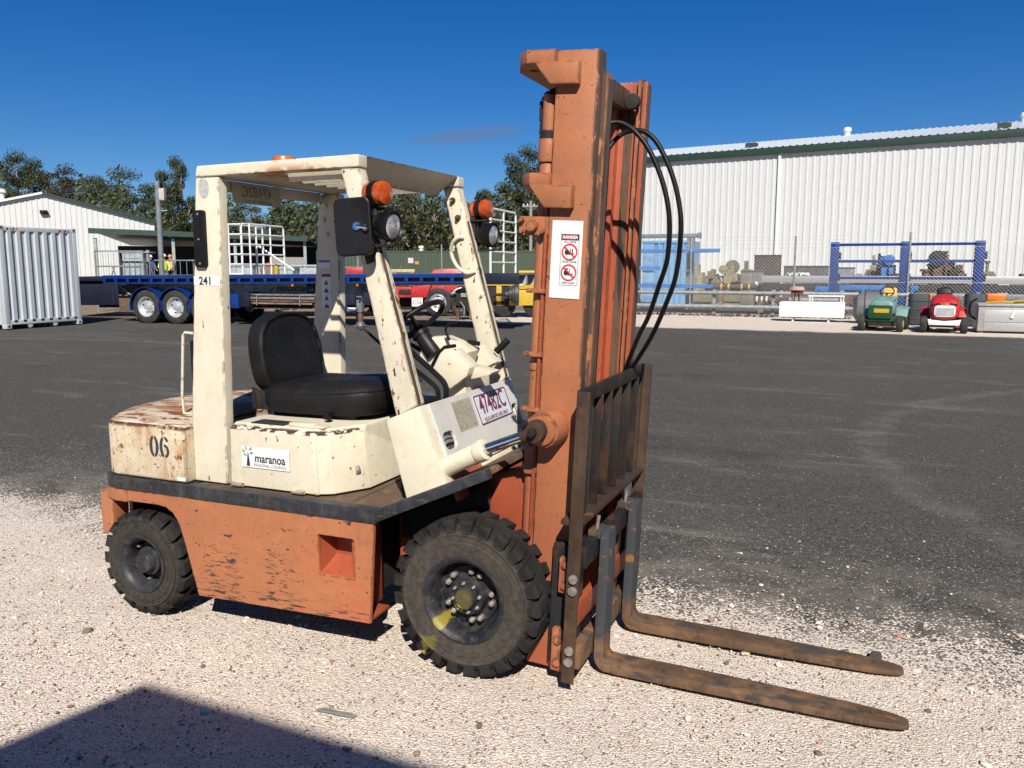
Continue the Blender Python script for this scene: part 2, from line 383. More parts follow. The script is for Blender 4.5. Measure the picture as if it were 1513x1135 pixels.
# ================================================================== FORKLIFT materials
RUST = (0.21, 0.075, 0.028); DKR = (0.055, 0.026, 0.018)
CREAM = (0.76, 0.70, 0.55); ORG = (0.42, 0.150, 0.060)
m_cream = paint('cream_paint', CREAM, (0.90, 1.05), ((0.46, 0.38, 0.25), 0.22),
    [(RUST, 34, (1, 1, 1), 0.665, 0.70, None), (DKR, 60, (1, 1, 1), 0.69, 0.71, None)], 0.42, edge=(DKR, 0.012, 0.55, 22))
m_cowl = paint('cowl_skylit_cream', (0.64, 0.64, 0.60), (0.92, 1.04), ((0.42, 0.38, 0.30), 0.25), [(RUST, 40, (1, 1, 1), 0.68, 0.70, None)], 0.45, edge=(DKR, 0.010, 0.58, 24))  # cream dulled to grey: the cowl front's weak light is in the colour
m_post = paint('rusty_post_steel', (0.066, 0.036, 0.021), (0.6, 1.5), ((0.024, 0.018, 0.016), 0.8), [((0.13, 0.058, 0.025), 15, (1, 1, 0.5), 0.57, 0.70, None), ((0.03, 0.03, 0.034), 9, (1, 1, 0.4), 0.55, 0.68, None)], 0.72, bump=0.3)
m_hood = paint('hood_paint', CREAM, (0.90, 1.05), ((0.46, 0.38, 0.25), 0.25),
    [(RUST, 34, (1, 1, 1), 0.655, 0.69, None), (DKR, 60, (1, 1, 1), 0.69, 0.71, None), (DKR, 22, (1, 1, 3), 0.47, 0.51, lambda k: k.math('MULTIPLY', k.math('MULTIPLY', k.map(k.xyz()[2], 0.966, 0.974), k.map(k.xyz()[2], 0.997, 0.985)), k.math('LESS_THAN', k.xyz()[1], -0.3)))], 0.42, edge=(DKR, 0.012, 0.55, 22))
m_cream_rusty = paint('cream_paint_rusty', (0.70, 0.62, 0.46), (0.85, 1.05), ((0.50, 0.30, 0.12), 0.6),
    [((0.45, 0.21, 0.07), 7, (1, 1, 0.35), 0.50, 0.68, None), (RUST, 26, (1, 1, 0.7), 0.60, 0.66, None), (DKR, 70, (1, 1, 1), 0.62, 0.65, None), ((0.09, 0.035, 0.02), 14, (1, 1, 2), 0.42, 0.50, lambda k: k.map(k.xyz()[2], 0.945, 0.962))], 0.55, edge=(DKR, 0.018, 0.36, 20))
m_cream_top = paint('cream_paint_rust_top', (0.66, 0.57, 0.43), (0.85, 1.05), ((0.45, 0.25, 0.12), 0.5),
    [((0.36, 0.17, 0.075), 4, (0.7, 1.4, 1), 0.45, 0.60, None), (RUST, 10, (0.5, 1.8, 1), 0.53, 0.60, None), (DKR, 15, (0.6, 1.5, 1), 0.585, 0.64, None)], 0.7)
m_guard = paint('guard_paint', CREAM, (0.92, 1.05), ((0.48, 0.40, 0.27), 0.2),
    [((0.40, 0.155, 0.04), 15, (0.6, 1, 1.2), 0.42, 0.54, lambda k: k.math('MULTIPLY', k.map(k.xyz()[2], 2.185, 2.135), k.math('MULTIPLY', k.map(k.xyz()[0], -1.25, -1.0), k.map(k.xyz()[0], -0.58, -0.66)))),
     (DKR, 55, (1, 1, 1), 0.70, 0.72, None)], 0.42, edge=(RUST, 0.012, 0.52, 20))
m_pillar = paint('pillar_paint', CREAM, (0.92, 1.05), ((0.46, 0.38, 0.25), 0.2),
    [(RUST, 22, (1, 1, 0.35), 0.655, 0.69, None), (DKR, 40, (1, 1, 0.4), 0.675, 0.69, None)], 0.42, edge=(DKR, 0.015, 0.47, 15))
m_apillar = paint('front_pillar_paint', CREAM, (0.90, 1.05), ((0.46, 0.38, 0.25), 0.25),
    [((0.40, 0.17, 0.05), 18, (1, 1, 0.4), 0.62, 0.68, None), (RUST, 26, (1, 1, 0.45), 0.615, 0.645, None), (DKR, 36, (1, 1, 0.4), 0.625, 0.645, None)], 0.42, edge=(DKR, 0.018, 0.40, 12))
def scr(k):   # band where pallets have scraped the side
    z_ = k.xyz()[2]; x_ = k.xyz()[0]
    return k.math('MULTIPLY', k.math('MULTIPLY', k.map(z_, 0.46, 0.38), k.map(z_, 0.17, 0.20)), k.math('MAXIMUM', k.math('MULTIPLY', k.map(x_, -1.40, -1.33), k.map(x_, -1.14, -1.20)), k.math('MULTIPLY', k.map(x_, -1.03, -0.98), k.map(x_, -0.84, -0.90))))
m_skirt = paint('orange_side_paint', (0.455, 0.170, 0.072), (0.85, 1.12), ((0.27, 0.115, 0.06), 0.35),
    [((0.46, 0.125, 0.055), 2.6, (1, 1, 1.6), 0.52, 0.72, None), ((0.45, 0.10, 0.048), 6, (1, 1, 2.5), 0.62, 0.74, None), (DKR, 42, (0.55, 1, 2.6), 0.565, 0.585, scr), (DKR, 30, (0.6, 1, 1.8), 0.655, 0.67, None), (DKR, 90, (1, 1, 1), 0.65, 0.665, None), (DKR, 14, (0.5, 1, 1.1), 0.672, 0.676, None), (DKR, 28, (0.35, 1, 3), 0.56, 0.60, lambda k: k.math('MULTIPLY', k.map(k.xyz()[2], 0.26, 0.19), k.map(k.xyz()[2], 0.14, 0.15)))], 0.5, edge=(DKR, 0.012, 0.45, 26))
def rubbed(k):   # strip along the front edge of the rails where the carriage rubs
    u = k.math('SUBTRACT', k.math('SUBTRACT', k.xyz()[0], 0.297), k.math('MULTIPLY', k.xyz()[2], 0.048)); return k.math('MULTIPLY', k.map(u, 0.066, 0.084), k.map(u, 0.118, 0.10))
def grease(k):
    return k.map(k.xyz()[2], 1.5, 0.3)
m_mast = paint('orange_mast_paint', ORG, (0.88, 1.10), ((0.27, 0.12, 0.06), 0.40),
    [((0.50, 0.12, 0.05), 3, (1, 1, 0.4), 0.55, 0.75, None), (DKR, 30, (1, 1, 1), 0.665, 0.68, None), (DKR, 80, (1, 1, 1), 0.655, 0.67, None), ((0.07, 0.04, 0.026), 24, (1, 1, 0.35), 0.40, 0.50, rubbed), ((0.36, 0.095, 0.042), 3.5, (1, 1, 0.6), 0.40, 0.62, grease), (DKR, 12, (1, 1, 0.8), 0.685, 0.692, None)], 0.5, edge=(DKR, 0.014, 0.42, 24))
m_red = paint('orange_red_inner_paint', (0.37, 0.080, 0.034), (0.85, 1.1), ((0.16, 0.05, 0.03), 0.3),
    [(DKR, 30, (1, 1, 0.5), 0.66, 0.70, None)], 0.45, edge=(DKR, 0.006, 0.45, 30))
m_track = paint('worn_rail_steel', (0.115, 0.070, 0.040), (0.7, 1.2), ((0.06, 0.035, 0.022), 0.6), [((0.03, 0.018, 0.012), 26, (1, 2, 0.06), 0.50, 0.60, None)], 0.55)
m_fork = paint('rusty_fork_steel', (0.150, 0.086, 0.047), (0.6, 1.4), ((0.045, 0.034, 0.027), 0.85),
    [((0.05, 0.048, 0.05), 9, (0.5, 1, 1.5), 0.52, 0.64, None), ((0.048, 0.052, 0.060), 7, (1, 1, 0.5), 0.25, 0.42, lambda k: k.math('MULTIPLY', k.map(k.xyz()[2], 0.10, 0.20), k.map(k.xyz()[0], 0.485, 0.495))), ((0.26, 0.115, 0.035), 16, (0.6, 1, 1), 0.58, 0.70, None)], 0.72, bump=0.3)
m_steel_dk = paint('dark_rusty_steel', (0.017, 0.016, 0.018), (0.6, 1.4), ((0.045, 0.026, 0.018), 0.6),
    [((0.060, 0.028, 0.016), 12, (1, 1, 0.5), 0.50, 0.66, None), ((0.016, 0.021, 0.028), 8, (1, 1, 0.5), 0.55, 0.7, None)], 0.6, bump=0.3)
m_strip = paint('black_deck_edge', (0.022, 0.026, 0.034), (0.7, 1.4), ((0.10, 0.09, 0.08), 0.5), [((0.13, 0.07, 0.04), 20, (1, 1, 3), 0.62, 0.70, None)], 0.5)
m_floor = paint('rusty_floor_plate', (0.13, 0.078, 0.05), (0.7, 1.3), ((0.07, 0.05, 0.04), 0.6), [((0.21, 0.12, 0.07), 14, (1, 1, 1), 0.55, 0.7, None)], 0.8, bump=0.3)
m_black = simple('black_plastic', (0.008, 0.008, 0.0095), 0.45, var=0.4, spec=0.22)
m_vinyl = paint('black_vinyl', (0.0075, 0.0075, 0.008), (0.7, 1.5), ((0.035, 0.032, 0.030), 0.22), [((0.24, 0.19, 0.15), 9, (1, 1, 1), 0.66, 0.74, lambda k: k.map(k.xyz()[2], 1.16, 1.19))], 0.58, bump=0.2)
def soft(m, s_):
    m.node_tree.nodes['Principled BSDF'].inputs['Specular IOR Level'].default_value = s_; return m
soft(m_vinyl, 0.2); soft(m_steel_dk, 0.25); soft(m_strip, 0.3); soft(m_post, 0.3); soft(m_fork, 0.3)
m_void = simple('oily_and_shade_black', (0.014, 0.012, 0.011), 0.8, var=0.4)  # black of oily parts, also stands in for shade in gaps
m_chrome = simple('chrome_rod', (0.62, 0.63, 0.65), 0.12, 1.0, var=0.05)
m_bolt = simple('zinc_bolt', (0.42, 0.38, 0.33), 0.5, 0.6, var=0.2, sc=40)
m_white = simple('white_sticker', (0.82, 0.83, 0.84), 0.35, var=0.03)
m_ink = simple('black_ink', (0.02, 0.02, 0.022), 0.5, var=0.1)
m_grey_ink = simple('grey_ink', (0.22, 0.23, 0.24), 0.5, var=0.1)
m_signred = simple('sign_red', (0.62, 0.03, 0.035), 0.4, var=0.06)
m_maroon = simple('maroon_ink', (0.16, 0.02, 0.06), 0.45, var=0.1)
m_glass = simple('lamp_glass', (0.62, 0.64, 0.66), 0.08, 0.6, var=0.25, sc=30)
def amber():
    k = N('amber_lens'); k.i('Base Color', k.mix(k.map(k.noise(30, 3), 0.3, 0.7), (0.27, 0.034, 0.004), (0.42, 0.075, 0.006)))
    k.i('Roughness', 0.12); k.i('Coat Weight', 0.6); return k.m
m_amber = amber()
def rubber(name, cx, cz, splash=False):
    k = N(name); f = k.noise(6, 6, 0.65); g = k.noise(45, 4)
    c = k.mix(k.map(f, 0.3, 0.7), (0.007, 0.007, 0.0075), (0.020, 0.0195, 0.019))
    x_, y_, z_ = k.xyz(); dx = k.math('SUBTRACT', x_, cx); dz = k.math('SUBTRACT', z_, cz)
    rr = k.math('SQRT', k.math('ADD', k.math('MULTIPLY', dx, dx), k.math('MULTIPLY', dz, dz)))
    dust = k.math('MULTIPLY', k.map(g, 0.35, 0.7), 0.45 if splash else 0.3)
    rm = 0.232 if splash else 0.178
    side = k.map(k.math('ABSOLUTE', k.math('SUBTRACT', rr, rm)), 0.072, 0.045)
    c = k.mix(k.math('MULTIPLY', side, k.math('ADD', 0.42 if splash else 0.22, k.math('MULTIPLY', dust, 0.7))), c, (0.072, 0.061, 0.049))
    c = k.mix(k.math('MULTIPLY', dust, 0.16), c, (0.10, 0.088, 0.075))
    if splash:
        def blob(ax, az, rad, amt):
            u = k.math('SUBTRACT', x_, ax); v = k.math('SUBTRACT', z_, az)
            q = k.math('SQRT', k.math('ADD', k.math('MULTIPLY', u, u), k.math('MULTIPLY', v, v)))
            return k.math('MULTIPLY', k.map(k.math('ADD', q, k.math('MULTIPLY', k.math('SUBTRACT', k.noise(22, 5), 0.5), 0.09)), rad, rad * 0.55), amt)
        c = k.mix(k.math('MAXIMUM', blob(-0.225, 0.055, 0.038, 0.8), blob(-0.175, 0.125, 0.050, 0.14)), c, (0.50, 0.42, 0.02))
    k.i('Base Color', c); k.i('Roughness', 0.85); k.i('Specular IOR Level', 0.18)
    k.bump(k.noise(90, 4), 0.35, 0.004); return k.m
def rimpaint(name, cx, cz, splash):
    k = N(name); c = k.mix(k.map(k.noise(8, 6, 0.65), 0.35, 0.7), (0.009, 0.011, 0.017), (0.026, 0.028, 0.034))
    c = k.mix(k.math('MULTIPLY', k.map(k.noise(25, 5, 0.65), 0.46, 0.68), 0.5), c, (0.085, 0.068, 0.050))
    if splash:
        x_, y_, z_ = k.xyz()
        def blob(ax, az, rad, amt):
            u = k.math('SUBTRACT', x_, ax); v = k.math('SUBTRACT', z_, az)
            q = k.math('SQRT', k.math('ADD', k.math('MULTIPLY', u, u), k.math('MULTIPLY', v, v)))
            return k.math('MULTIPLY', k.map(k.math('ADD', q, k.math('MULTIPLY', k.math('SUBTRACT', k.noise(25, 5), 0.5), 0.05)), rad, rad * 0.6), amt)
        c = k.mix(k.math('MAXIMUM', blob(-0.128, 0.222, 0.036, 0.35), k.math('MAXIMUM', blob(-0.045, 0.29, 0.028, 0.5), blob(-0.01, 0.345, 0.05, 0.12))), c, (0.52, 0.43, 0.03))
    k.i('Base Color', c); k.i('Roughness', 0.5); k.i('Specular IOR Level', 0.3); return k.m

# ================================================================== FORKLIFT
fk = empty('forklift', (0, 0, 0), 0, 'weathered cream and orange forklift parked on the gravel with its forks lowered', 'forklift')
def rect8(x0, x1, y0, y1, z0, z1): return [(x0,y0,z0),(x1,y0,z0),(x1,y1,z0),(x0,y1,z0),(x0,y0,z1),(x1,y0,z1),(x1,y1,z1),(x0,y1,z1)]
def tyre_mesh(Rr, wd, rim, nl, c, s):
    """s=-1: outer face towards -y; c: centre of the outer face"""
    h = Rr - rim; mb = MB(); Rb = Rr - 0.025 * Rr / 0.345
    half = [(rim, 0.022), (rim + 0.006, 0.006), (rim + 0.25 * h, 0.000), (rim + 0.42 * h, -0.001), (rim + 0.44 * h, 0.003), (rim + 0.62 * h, 0.004), (rim + 0.64 * h, 0.000), (Rr - 0.07 * Rr / 0.345, 0.004), (Rr - 0.045 * Rr / 0.345, 0.010), (Rb, 0.030)]
    prof = half + [(Rb, wd / 2)] + [(r_, wd - y_) for r_, y_ in reversed(half)]
    mb.lathe([(r_, -s * y_) for r_, y_ in prof], 80, 'y')
    dt = 2 * math.pi / nl
    for side in (0, 1):
        for q in range(nl):
            t0 = (q + 0.5 * side) * dt
            st = [(Rr - 0.052 * Rr / 0.345, 0.003, .52), (Rr - 0.012, 0.004, .60), (Rr, 0.018, .62), (Rr, 0.30 * wd, .60), (Rr, 0.56 * wd, .50)]
            vs = []
            for r_, y_, wf in st:
                sl = 0.55 * dt * (y_ / wd); yy = y_ if side == 0 else wd - y_
                for tt in (t0 + sl - wf * dt / 2, t0 + sl + wf * dt / 2):
                    vs.append((r_ * math.cos(tt), -s * yy, r_ * math.sin(tt)))
            for r_, y_, wf in st:
                sl = 0.55 * dt * (y_ / wd); yy = max(y_, 0.012) if side == 0 else wd - max(y_, 0.012)
                for tt in (t0 + sl - wf * dt / 1.75, t0 + sl + wf * dt / 1.75):
                    rr_ = min(r_, Rb) - 0.006; vs.append((rr_ * math.cos(tt), -s * yy, rr_ * math.sin(tt)))
            fs = []
            for j in range(4):
                a_ = 2 * j; fs += [(a_, a_ + 1, a_ + 3, a_ + 2), (a_, a_ + 2, a_ + 12, a_ + 10), (a_ + 1, a_ + 11, a_ + 13, a_ + 3)]
            fs += [(0, 10, 11, 1), (8, 9, 19, 18)]
            mb.add(vs, fs)
    mb.v = [(x_ + c[0], y_ + c[1], z_ + c[2]) for x_, y_, z_ in mb.v]
    return mb.mesh('tyre', 0, ang=38)
def wheel(c, s, Rr, wd, rim, nl, front, mt, mr):
    cx, cy, cz = c; sg = -s
    def L(prof): return [(r_, cy + sg * y_) for r_, y_ in prof]
    mb = MB()
    mb.lathe(L([(rim + 0.008, 0.004), (rim + 0.010, -0.002), (rim + 0.002, -0.004), (rim - 0.012, 0.004), (rim - 0.022, 0.020), (rim - 0.028, 0.060), (rim - 0.032, 0.095), (rim * 0.72, 0.092), (rim * 0.70, 0.082), (0.002, 0.082)]), 48, 'y', (cx, 0, cz))
    wob = mb.build('wheel', mr, fk, ang=30)
    link('tyre', tyre_mesh(Rr, wd, rim, nl, (cx, cy, cz), s), mt, wob)
    hub = MB()
    if front: hub.lathe(L([(0.082, 0.084), (0.080, 0.050), (0.075, 0.040), (0.050, 0.038), (0.046, 0.016), (0.042, 0.010), (0.001, 0.008)]), 32, 'y', (cx, 0, cz))
    else: hub.lathe(L([(0.075, 0.072), (0.072, 0.045), (0.055, 0.040), (0.050, 0.012), (0.045, 0.006), (0.001, 0.004)]), 32, 'y', (cx, 0, cz))
    hub.build('hub', mr, wob)
    def nut(r_, t, d0, d1, rn):
        nb = MB(); x_, z_ = cx + r_ * math.cos(t), cz + r_ * math.sin(t)
        nb.cyl((x_, cy + sg * d0, z_), (x_, cy + sg * d1, z_), rn, 6); nb.cyl((x_, cy + sg * d1, z_), (x_, cy + sg * (d1 - 0.008), z_), rn * 0.55, 8)
        nb.build('wheel_nut', m_bolt, wob, 0.0015, 1)
    if front:
        for q in range(10): nut(0.108, R(18 + q * 36 + (7 if q % 2 else -7)), 0.092, 0.056, 0.0135)
        for q in range(8): nut(0.063, R(q * 45 + 10), 0.042, 0.028, 0.0085)
    else:
        for q in range(6): nut(0.100, R(q * 60 + 20), 0.078, 0.060, 0.011)
    return wob
mtf = rubber('tyre_rubber_front', -0.009, 0.345, True); mtr = rubber('tyre_rubber_rear', -1.773, 0.265)
mrf = rimpaint('rim_front', 0, 0, True); mrr = rimpaint('rim_rear', 0, 0, False)
wheel((-0.009, -0.548, 0.341), -1, 0.345, 0.20, 0.180, 25, True, mtf, mrf)
wheel((-0.009, 0.548, 0.341), 1, 0.345, 0.20, 0.180, 25, True, mtr, mrr)
wheel((-1.773, -0.592, 0.262), -1, 0.266, 0.17, 0.138, 18, False, mtr, mrr)
wheel((-1.773, 0.592, 0.262), 1, 0.266, 0.17, 0.138, 18, False, mtr, mrr)

# --- chassis
XZ = lambda yv: basis((0, yv, 0), (1, 0, 0), (0, 0, 1))       # panel whose face looks to -y
skirt = [(-1.90, 0.625), (-0.418, 0.643), (-0.45, 0.178), (-1.418, 0.152), (-1.445, 0.25), (-1.478, 0.37), (-1.505, 0.46), (-1.525, 0.51), (-1.555, 0.548), (-1.60, 0.573), (-1.66, 0.580), (-1.90, 0.577)]
rec = rrect(-0.714, 0.363, -0.516, 0.553, 0.015)
for s in (-1, 1):
    link('side_skirt', flat(skirt, [rec], 0.016, XZ(s * 0.57), 0.003), m_skirt, fk)
    # pressed step in the skirt: a sloping pocket
    y0, y1 = s * 0.575, s * 0.47
    o_ = [(-0.716, 0.361), (-0.514, 0.361), (-0.514, 0.555), (-0.716, 0.555)]; i_ = [(-0.69, 0.43), (-0.545, 0.43), (-0.545, 0.548), (-0.69, 0.548)]
    mb = MB(); mb.add([(a_, y0 - s * 0.002, b_) for a_, b_ in o_] + [(a_, y1, b_) for a_, b_ in i_] + [(a_ * 1.0, y0 - s * 0.006, b_) for a_, b_ in o_] + [(a_, y1 - s * 0.004, b_) for a_, b_ in i_],
        [(0, 1, 5, 4), (1, 2, 6, 5), (2, 3, 7, 6), (3, 0, 4, 7), (4, 5, 6, 7), (8, 12, 13, 9), (9, 13, 14, 10), (10, 14, 15, 11), (11, 15, 12, 8), (12, 15, 14, 13)])
    mb.build('step_pocket', m_red, fk)
    MB().hexa(rect8(-0.545, -0.530, *sorted((s * 0.560, s * 0.34)), 0.185, 0.63)).build('skirt_end', m_red, fk, 0.003)
    MB().hexa(rect8(-0.56, -0.455, *sorted((s * 0.560, s * 0.40)), 0.176, 0.190)).build('skirt_return', m_red, fk, 0.003)
    MB().box((-0.42, s * 0.325, 0.50), (0.02, s * 0.338, 0.80)).build('fender_shade_plate', m_void, fk)  # black plate put in where the gap under the toe board is shaded
    b = MB().box((-0.529, s * 0.50 - 0.022, 0.385), (-0.505, s * 0.50 + 0.022, 0.445)); b.cyl((-0.505, s * 0.5, 0.415), (-0.485, s * 0.5, 0.415), 0.012, 10); b.build('latch', m_mast, fk, 0.003)
# frame, axle and belly between the wheels
MB().box((-1.40, -0.455, 0.20), (-0.57, 0.455, 0.62)).build('chassis_frame', m_void, fk)
mb = MB().box((-0.44, -0.33, 0.22), (0.10, 0.33, 0.60)); mb.cyl((-0.009, -0.46, 0.341), (-0.009, 0.46, 0.341), 0.095, 20); mb.build('front_axle', m_red, fk, 0.01)
mb = MB().box((-1.86, -0.42, 0.30), (-1.69, 0.42, 0.42)); mb.cyl((-1.773, -0.52, 0.262), (-1.773, 0.52, 0.262), 0.04, 12); mb.build('rear_axle', m_void, fk, 0.01)
mb = MB().hexa([(0.03, -0.30, 0.50), (0.215, -0.30, 0.50), (0.215, 0.30, 0.50), (0.03, 0.30, 0.50), (-0.10, -0.30, 0.80), (0.23, -0.30, 0.90), (0.23, 0.30, 0.90), (-0.10, 0.30, 0.80)]); mb.build('mast_mount', m_red, fk, 0.012)
# wheel arch lining and counterweight legs
MB().box((-2.02, -0.40, 0.45), (-1.44, 0.40, 0.61)).build('arch_lining', m_void, fk)
for s in (-1, 1):
    MB().hexa([(-2.075, s * 0.50 - 0.05, 0.36), (-1.995, s * 0.50 - 0.05, 0.40), (-1.995, s * 0.50 + 0.05, 0.40), (-2.075, s * 0.50 + 0.05, 0.36), (-2.075, s * 0.5 - 0.05, 0.60), (-1.985, s * 0.5 - 0.05, 0.60), (-1.985, s * 0.5 + 0.05, 0.60), (-2.075, s * 0.5 + 0.05, 0.60)]).build('counterweight_leg', m_skirt, fk, 0.008)
plan = lambda d, xr: [(xr, -0.565 - d), (-1.93, -0.565 - d), (-1.99 - d, -0.545 - d * .6), (-2.08 - d, -0.42), (-2.16 - d, -0.27), (-2.205 - d, -0.12), (-2.215 - d, 0.0), (-2.205 - d, 0.12), (-2.16 - d, 0.27), (-2.08 - d, 0.42), (-1.99 - d, 0.545 + d * .6), (-1.93, 0.565 + d), (xr, 0.565 + d)]
MB().prism(plan(0.021, -1.85), 0.570, 0.629, 'z').build('rear_bumper', m_skirt, fk, 0.004)
MB().prism(plan(-0.08, -1.95), 0.30, 0.60, 'z').build('counterweight_base', m_skirt, fk, 0.02)
MB().prism(plan(0.018, -1.462), 0.632, 0.694, 'z').build('rear_deck_edge', m_strip, fk, 0.006)
MB().prism(plan(0.0, -1.475), 0.697, 0.970, 'z').build('counterweight', m_cream_rusty, fk, 0.016, 3)
# crowned rusty lid of the counterweight
top = plan(-0.012, -1.48); ctr = (-1.80, 0.0); mb = MB(); n = len(top); rings = [(1.0, 0.968), (0.985, 0.976), (0.8, 0.992), (0.4, 1.000)]
vs = [(ctr[0] + (x_ - ctr[0]) * f_, ctr[1] + (y_ - ctr[1]) * f_, z_) for f_, z_ in rings for x_, y_ in top] + [(ctr[0], ctr[1], 1.002)]
fs = [(r_ * n + i, r_ * n + (i + 1) % n, (r_ + 1) * n + (i + 1) % n, (r_ + 1) * n + i) for r_ in range(3) for i in range(n)] + [(3 * n + i, 3 * n + (i + 1) % n, 4 * n) for i in range(n)]
mb.add(vs, fs).build('counterweight_lid', m_cream_top, fk)
# deck edge, floor and the toe board rising over the front wheels
for s in (-1, 1):
    MB().box((-1.458, s * 0.588, 0.634), (-0.402, s * 0.53, 0.698)).build('deck_edge', m_strip, fk, 0.006)
    MB().hexa([(-0.425, s * 0.56 - 0.022, 0.632), (0.13, s * 0.56 - 0.022, 0.885), (0.13, s * 0.56 + 0.022, 0.885), (-0.425, s * 0.56 + 0.022, 0.632), (-0.44, s * 0.56 - 0.022, 0.682), (0.115, s * 0.56 - 0.022, 0.925), (0.115, s * 0.56 + 0.022, 0.925), (-0.44, s * 0.56 + 0.022, 0.682)]).build('toe_board_edge', m_strip, fk, 0.005)
MB().box((-1.45, -0.527, 0.650), (-0.402, 0.527, 0.690)).build('floor_plate', m_floor, fk, 0.003)
MB().hexa([(-0.43, -0.535, 0.642), (0.10, -0.535, 0.880), (0.10, 0.535, 0.880), (-0.43, 0.535, 0.642), (-0.44, -0.535, 0.672), (0.09, -0.535, 0.908), (0.09, 0.535, 0.908), (-0.44, 0.535, 0.672)]).build('toe_board', m_floor, fk, 0.003)
box('floor_ridge', (-0.60, -0.50, 0.688), (-0.575, 0.50, 0.696), m_floor, fk, 0.002)

# --- seat box (hood)
hb = MB()
lo = [(-1.262, -0.500), (-0.775, -0.500), (-0.700, -0.455), (-0.610, -0.30), (-0.600, 0.30), (-0.700, 0.455), (-0.775, 0.50), (-1.262, 0.50)]
hi = [(-1.262, -0.492), (-0.795, -0.492), (-0.725, -0.450), (-0.640, -0.29), (-0.630, 0.29), (-0.725, 0.45), (-0.795, 0.492), (-1.262, 0.492)]
n = len(lo); hb.add([(x_, y_, 0.700) for x_, y_ in lo] + [(x_, y_, 0.975) for x_, y_ in hi] + [(x_ * 0.985 - 0.012, y_ * 0.93, 1.000) for x_, y_ in hi],
    [tuple(range(n - 1, -1, -1))] + [(i, (i + 1) % n, (i + 1) % n + n, i + n) for i in range(n)] + [(i + n, (i + 1) % n + n, (i + 1) % n + 2 * n, i + 2 * n) for i in range(n)] + [tuple(range(2 * n, 3 * n))])
hb.build('seat_hood', m_hood, fk, 0.010, 3)
MB().hexa([(-0.776, -0.506, 0.702), (-0.766, -0.502, 0.702), (-0.756, -0.492, 0.702), (-0.766, -0.49, 0.702), (-0.796, -0.498, 0.985), (-0.786, -0.495, 0.985), (-0.776, -0.484, 0.985), (-0.786, -0.48, 0.985)]).build('seam_bead', m_cream, fk, 0.002)
for x_ in (-1.21, -0.86):
    b = MB(); b.cyl((x_ - 0.04, -0.508, 0.708), (x_ + 0.03, -0.508, 0.708), 0.011, 10); b.build('hood_hinge', m_cream_rusty, fk)
b = MB(); b.cyl((-0.648, -0.335, 0.795), (-0.658, -0.352, 0.795), 0.022, 16); b.build('hood_lock', m_bolt, fk, 0.003)
box('hood_mat', (-1.16, -0.46, 1.0005), (-0.97, -0.37, 1.004), m_strip, fk, 0.001)
mb = MB().box((-0.94, -0.46, 1.000), (-0.80, -0.41, 1.018)); mb.box((-0.80, -0.455, 1.000), (-0.75, -0.40, 1.010)); mb.build('hood_catch', m_cream, fk, 0.004)
mb = MB().box((-0.70, 0.02, 1.000), (-0.60, 0.36, 1.045)); mb.build('tool_tray', m_black, fk, 0.008)

# --- seat
st = empty  # (parts hang straight on the forklift)
def cushion():
    bm = bmesh.new(); bmesh.ops.create_grid(bm, x_segments=14, y_segments=14, size=1)
    top = list(bm.verts); me = bpy.data.meshes.new('cushion')
    V = []; F = []; nn = 15
    def pt(u, v, lay):
        # superellipse plan, domed top
        q = max(abs(u), abs(v)); r_ = (abs(u) ** 5 + abs(v) ** 5) ** 0.2 if q > 0 else 0
        f = q / r_ if r_ > 0 else 1
        x_ = -0.965 + u * f * 0.315 + (0.02 * (1 - v * v) if u > 0 else 0); y_ = -0.015 + v * f * 0.265 * (1 - 0.08 * u)
        dome = (1 - q ** 4)
        return x_, y_, dome
    for j in range(nn):
        for i in range(nn):
            u, v = -1 + 2 * i / (nn - 1), -1 + 2 * j / (nn - 1); x_, y_, d_ = pt(u, v, 0)
            V.append((x_, y_, 1.125 + 0.056 * d_ + 0.020 * max(0, u) - 0.012 * math.exp(-((u + .2) ** 2 + v * v) * 3)))
    ringi = [i for i in range(nn)] + [j * nn + nn - 1 for j in range(1, nn)] + [(nn - 1) * nn + i for i in range(nn - 2, -1, -1)] + [j * nn for j in range(nn - 2, 0, -1)]
    F += [(j * nn + i, j * nn + i + 1, (j + 1) * nn + i + 1, (j + 1) * nn + i) for j in range(nn - 1) for i in range(nn - 1)]
    k0 = len(V); m_ = len(ringi); cx_, cy_ = -0.965, -0.015
    for lay, (f_, z_) in enumerate([(1.012, 1.119), (1.018, 1.070), (0.985, 1.030), (0.90, 1.020)]):
        for i in ringi:
            x_, y_, z0 = V[i]; V.append((cx_ + (x_ - cx_) * f_, cy_ + (y_ - cy_) * f_, z_))
    for lay in range(4):
        for q in range(m_):
            a_ = ringi[q] if lay == 0 else k0 + (lay - 1) * m_ + q; b_ = ringi[(q + 1) % m_] if lay == 0 else k0 + (lay - 1) * m_ + (q + 1) % m_
            F.append((a_, k0 + lay * m_ + q, k0 + lay * m_ + (q + 1) % m_, b_))
    F.append(tuple(k0 + 3 * m_ + q for q in range(m_)))
    bm.free(); me.from_pydata(V, [], F)
    bm = bmesh.new(); bm.from_mesh(me); bmesh.ops.recalc_face_normals(bm, faces=bm.faces); bm.to_mesh(me); bm.free()
    return smooth(me, 60), [V[i] for i in ringi]
me, rim_pts = cushion()
seat = link('seat_cushion', me, m_vinyl, fk)
MB().tube([(x_, y_, z_ - 0.003) for x_, y_, z_ in rim_pts], 0.0045, 6, True).build('piping', m_vinyl, seat)
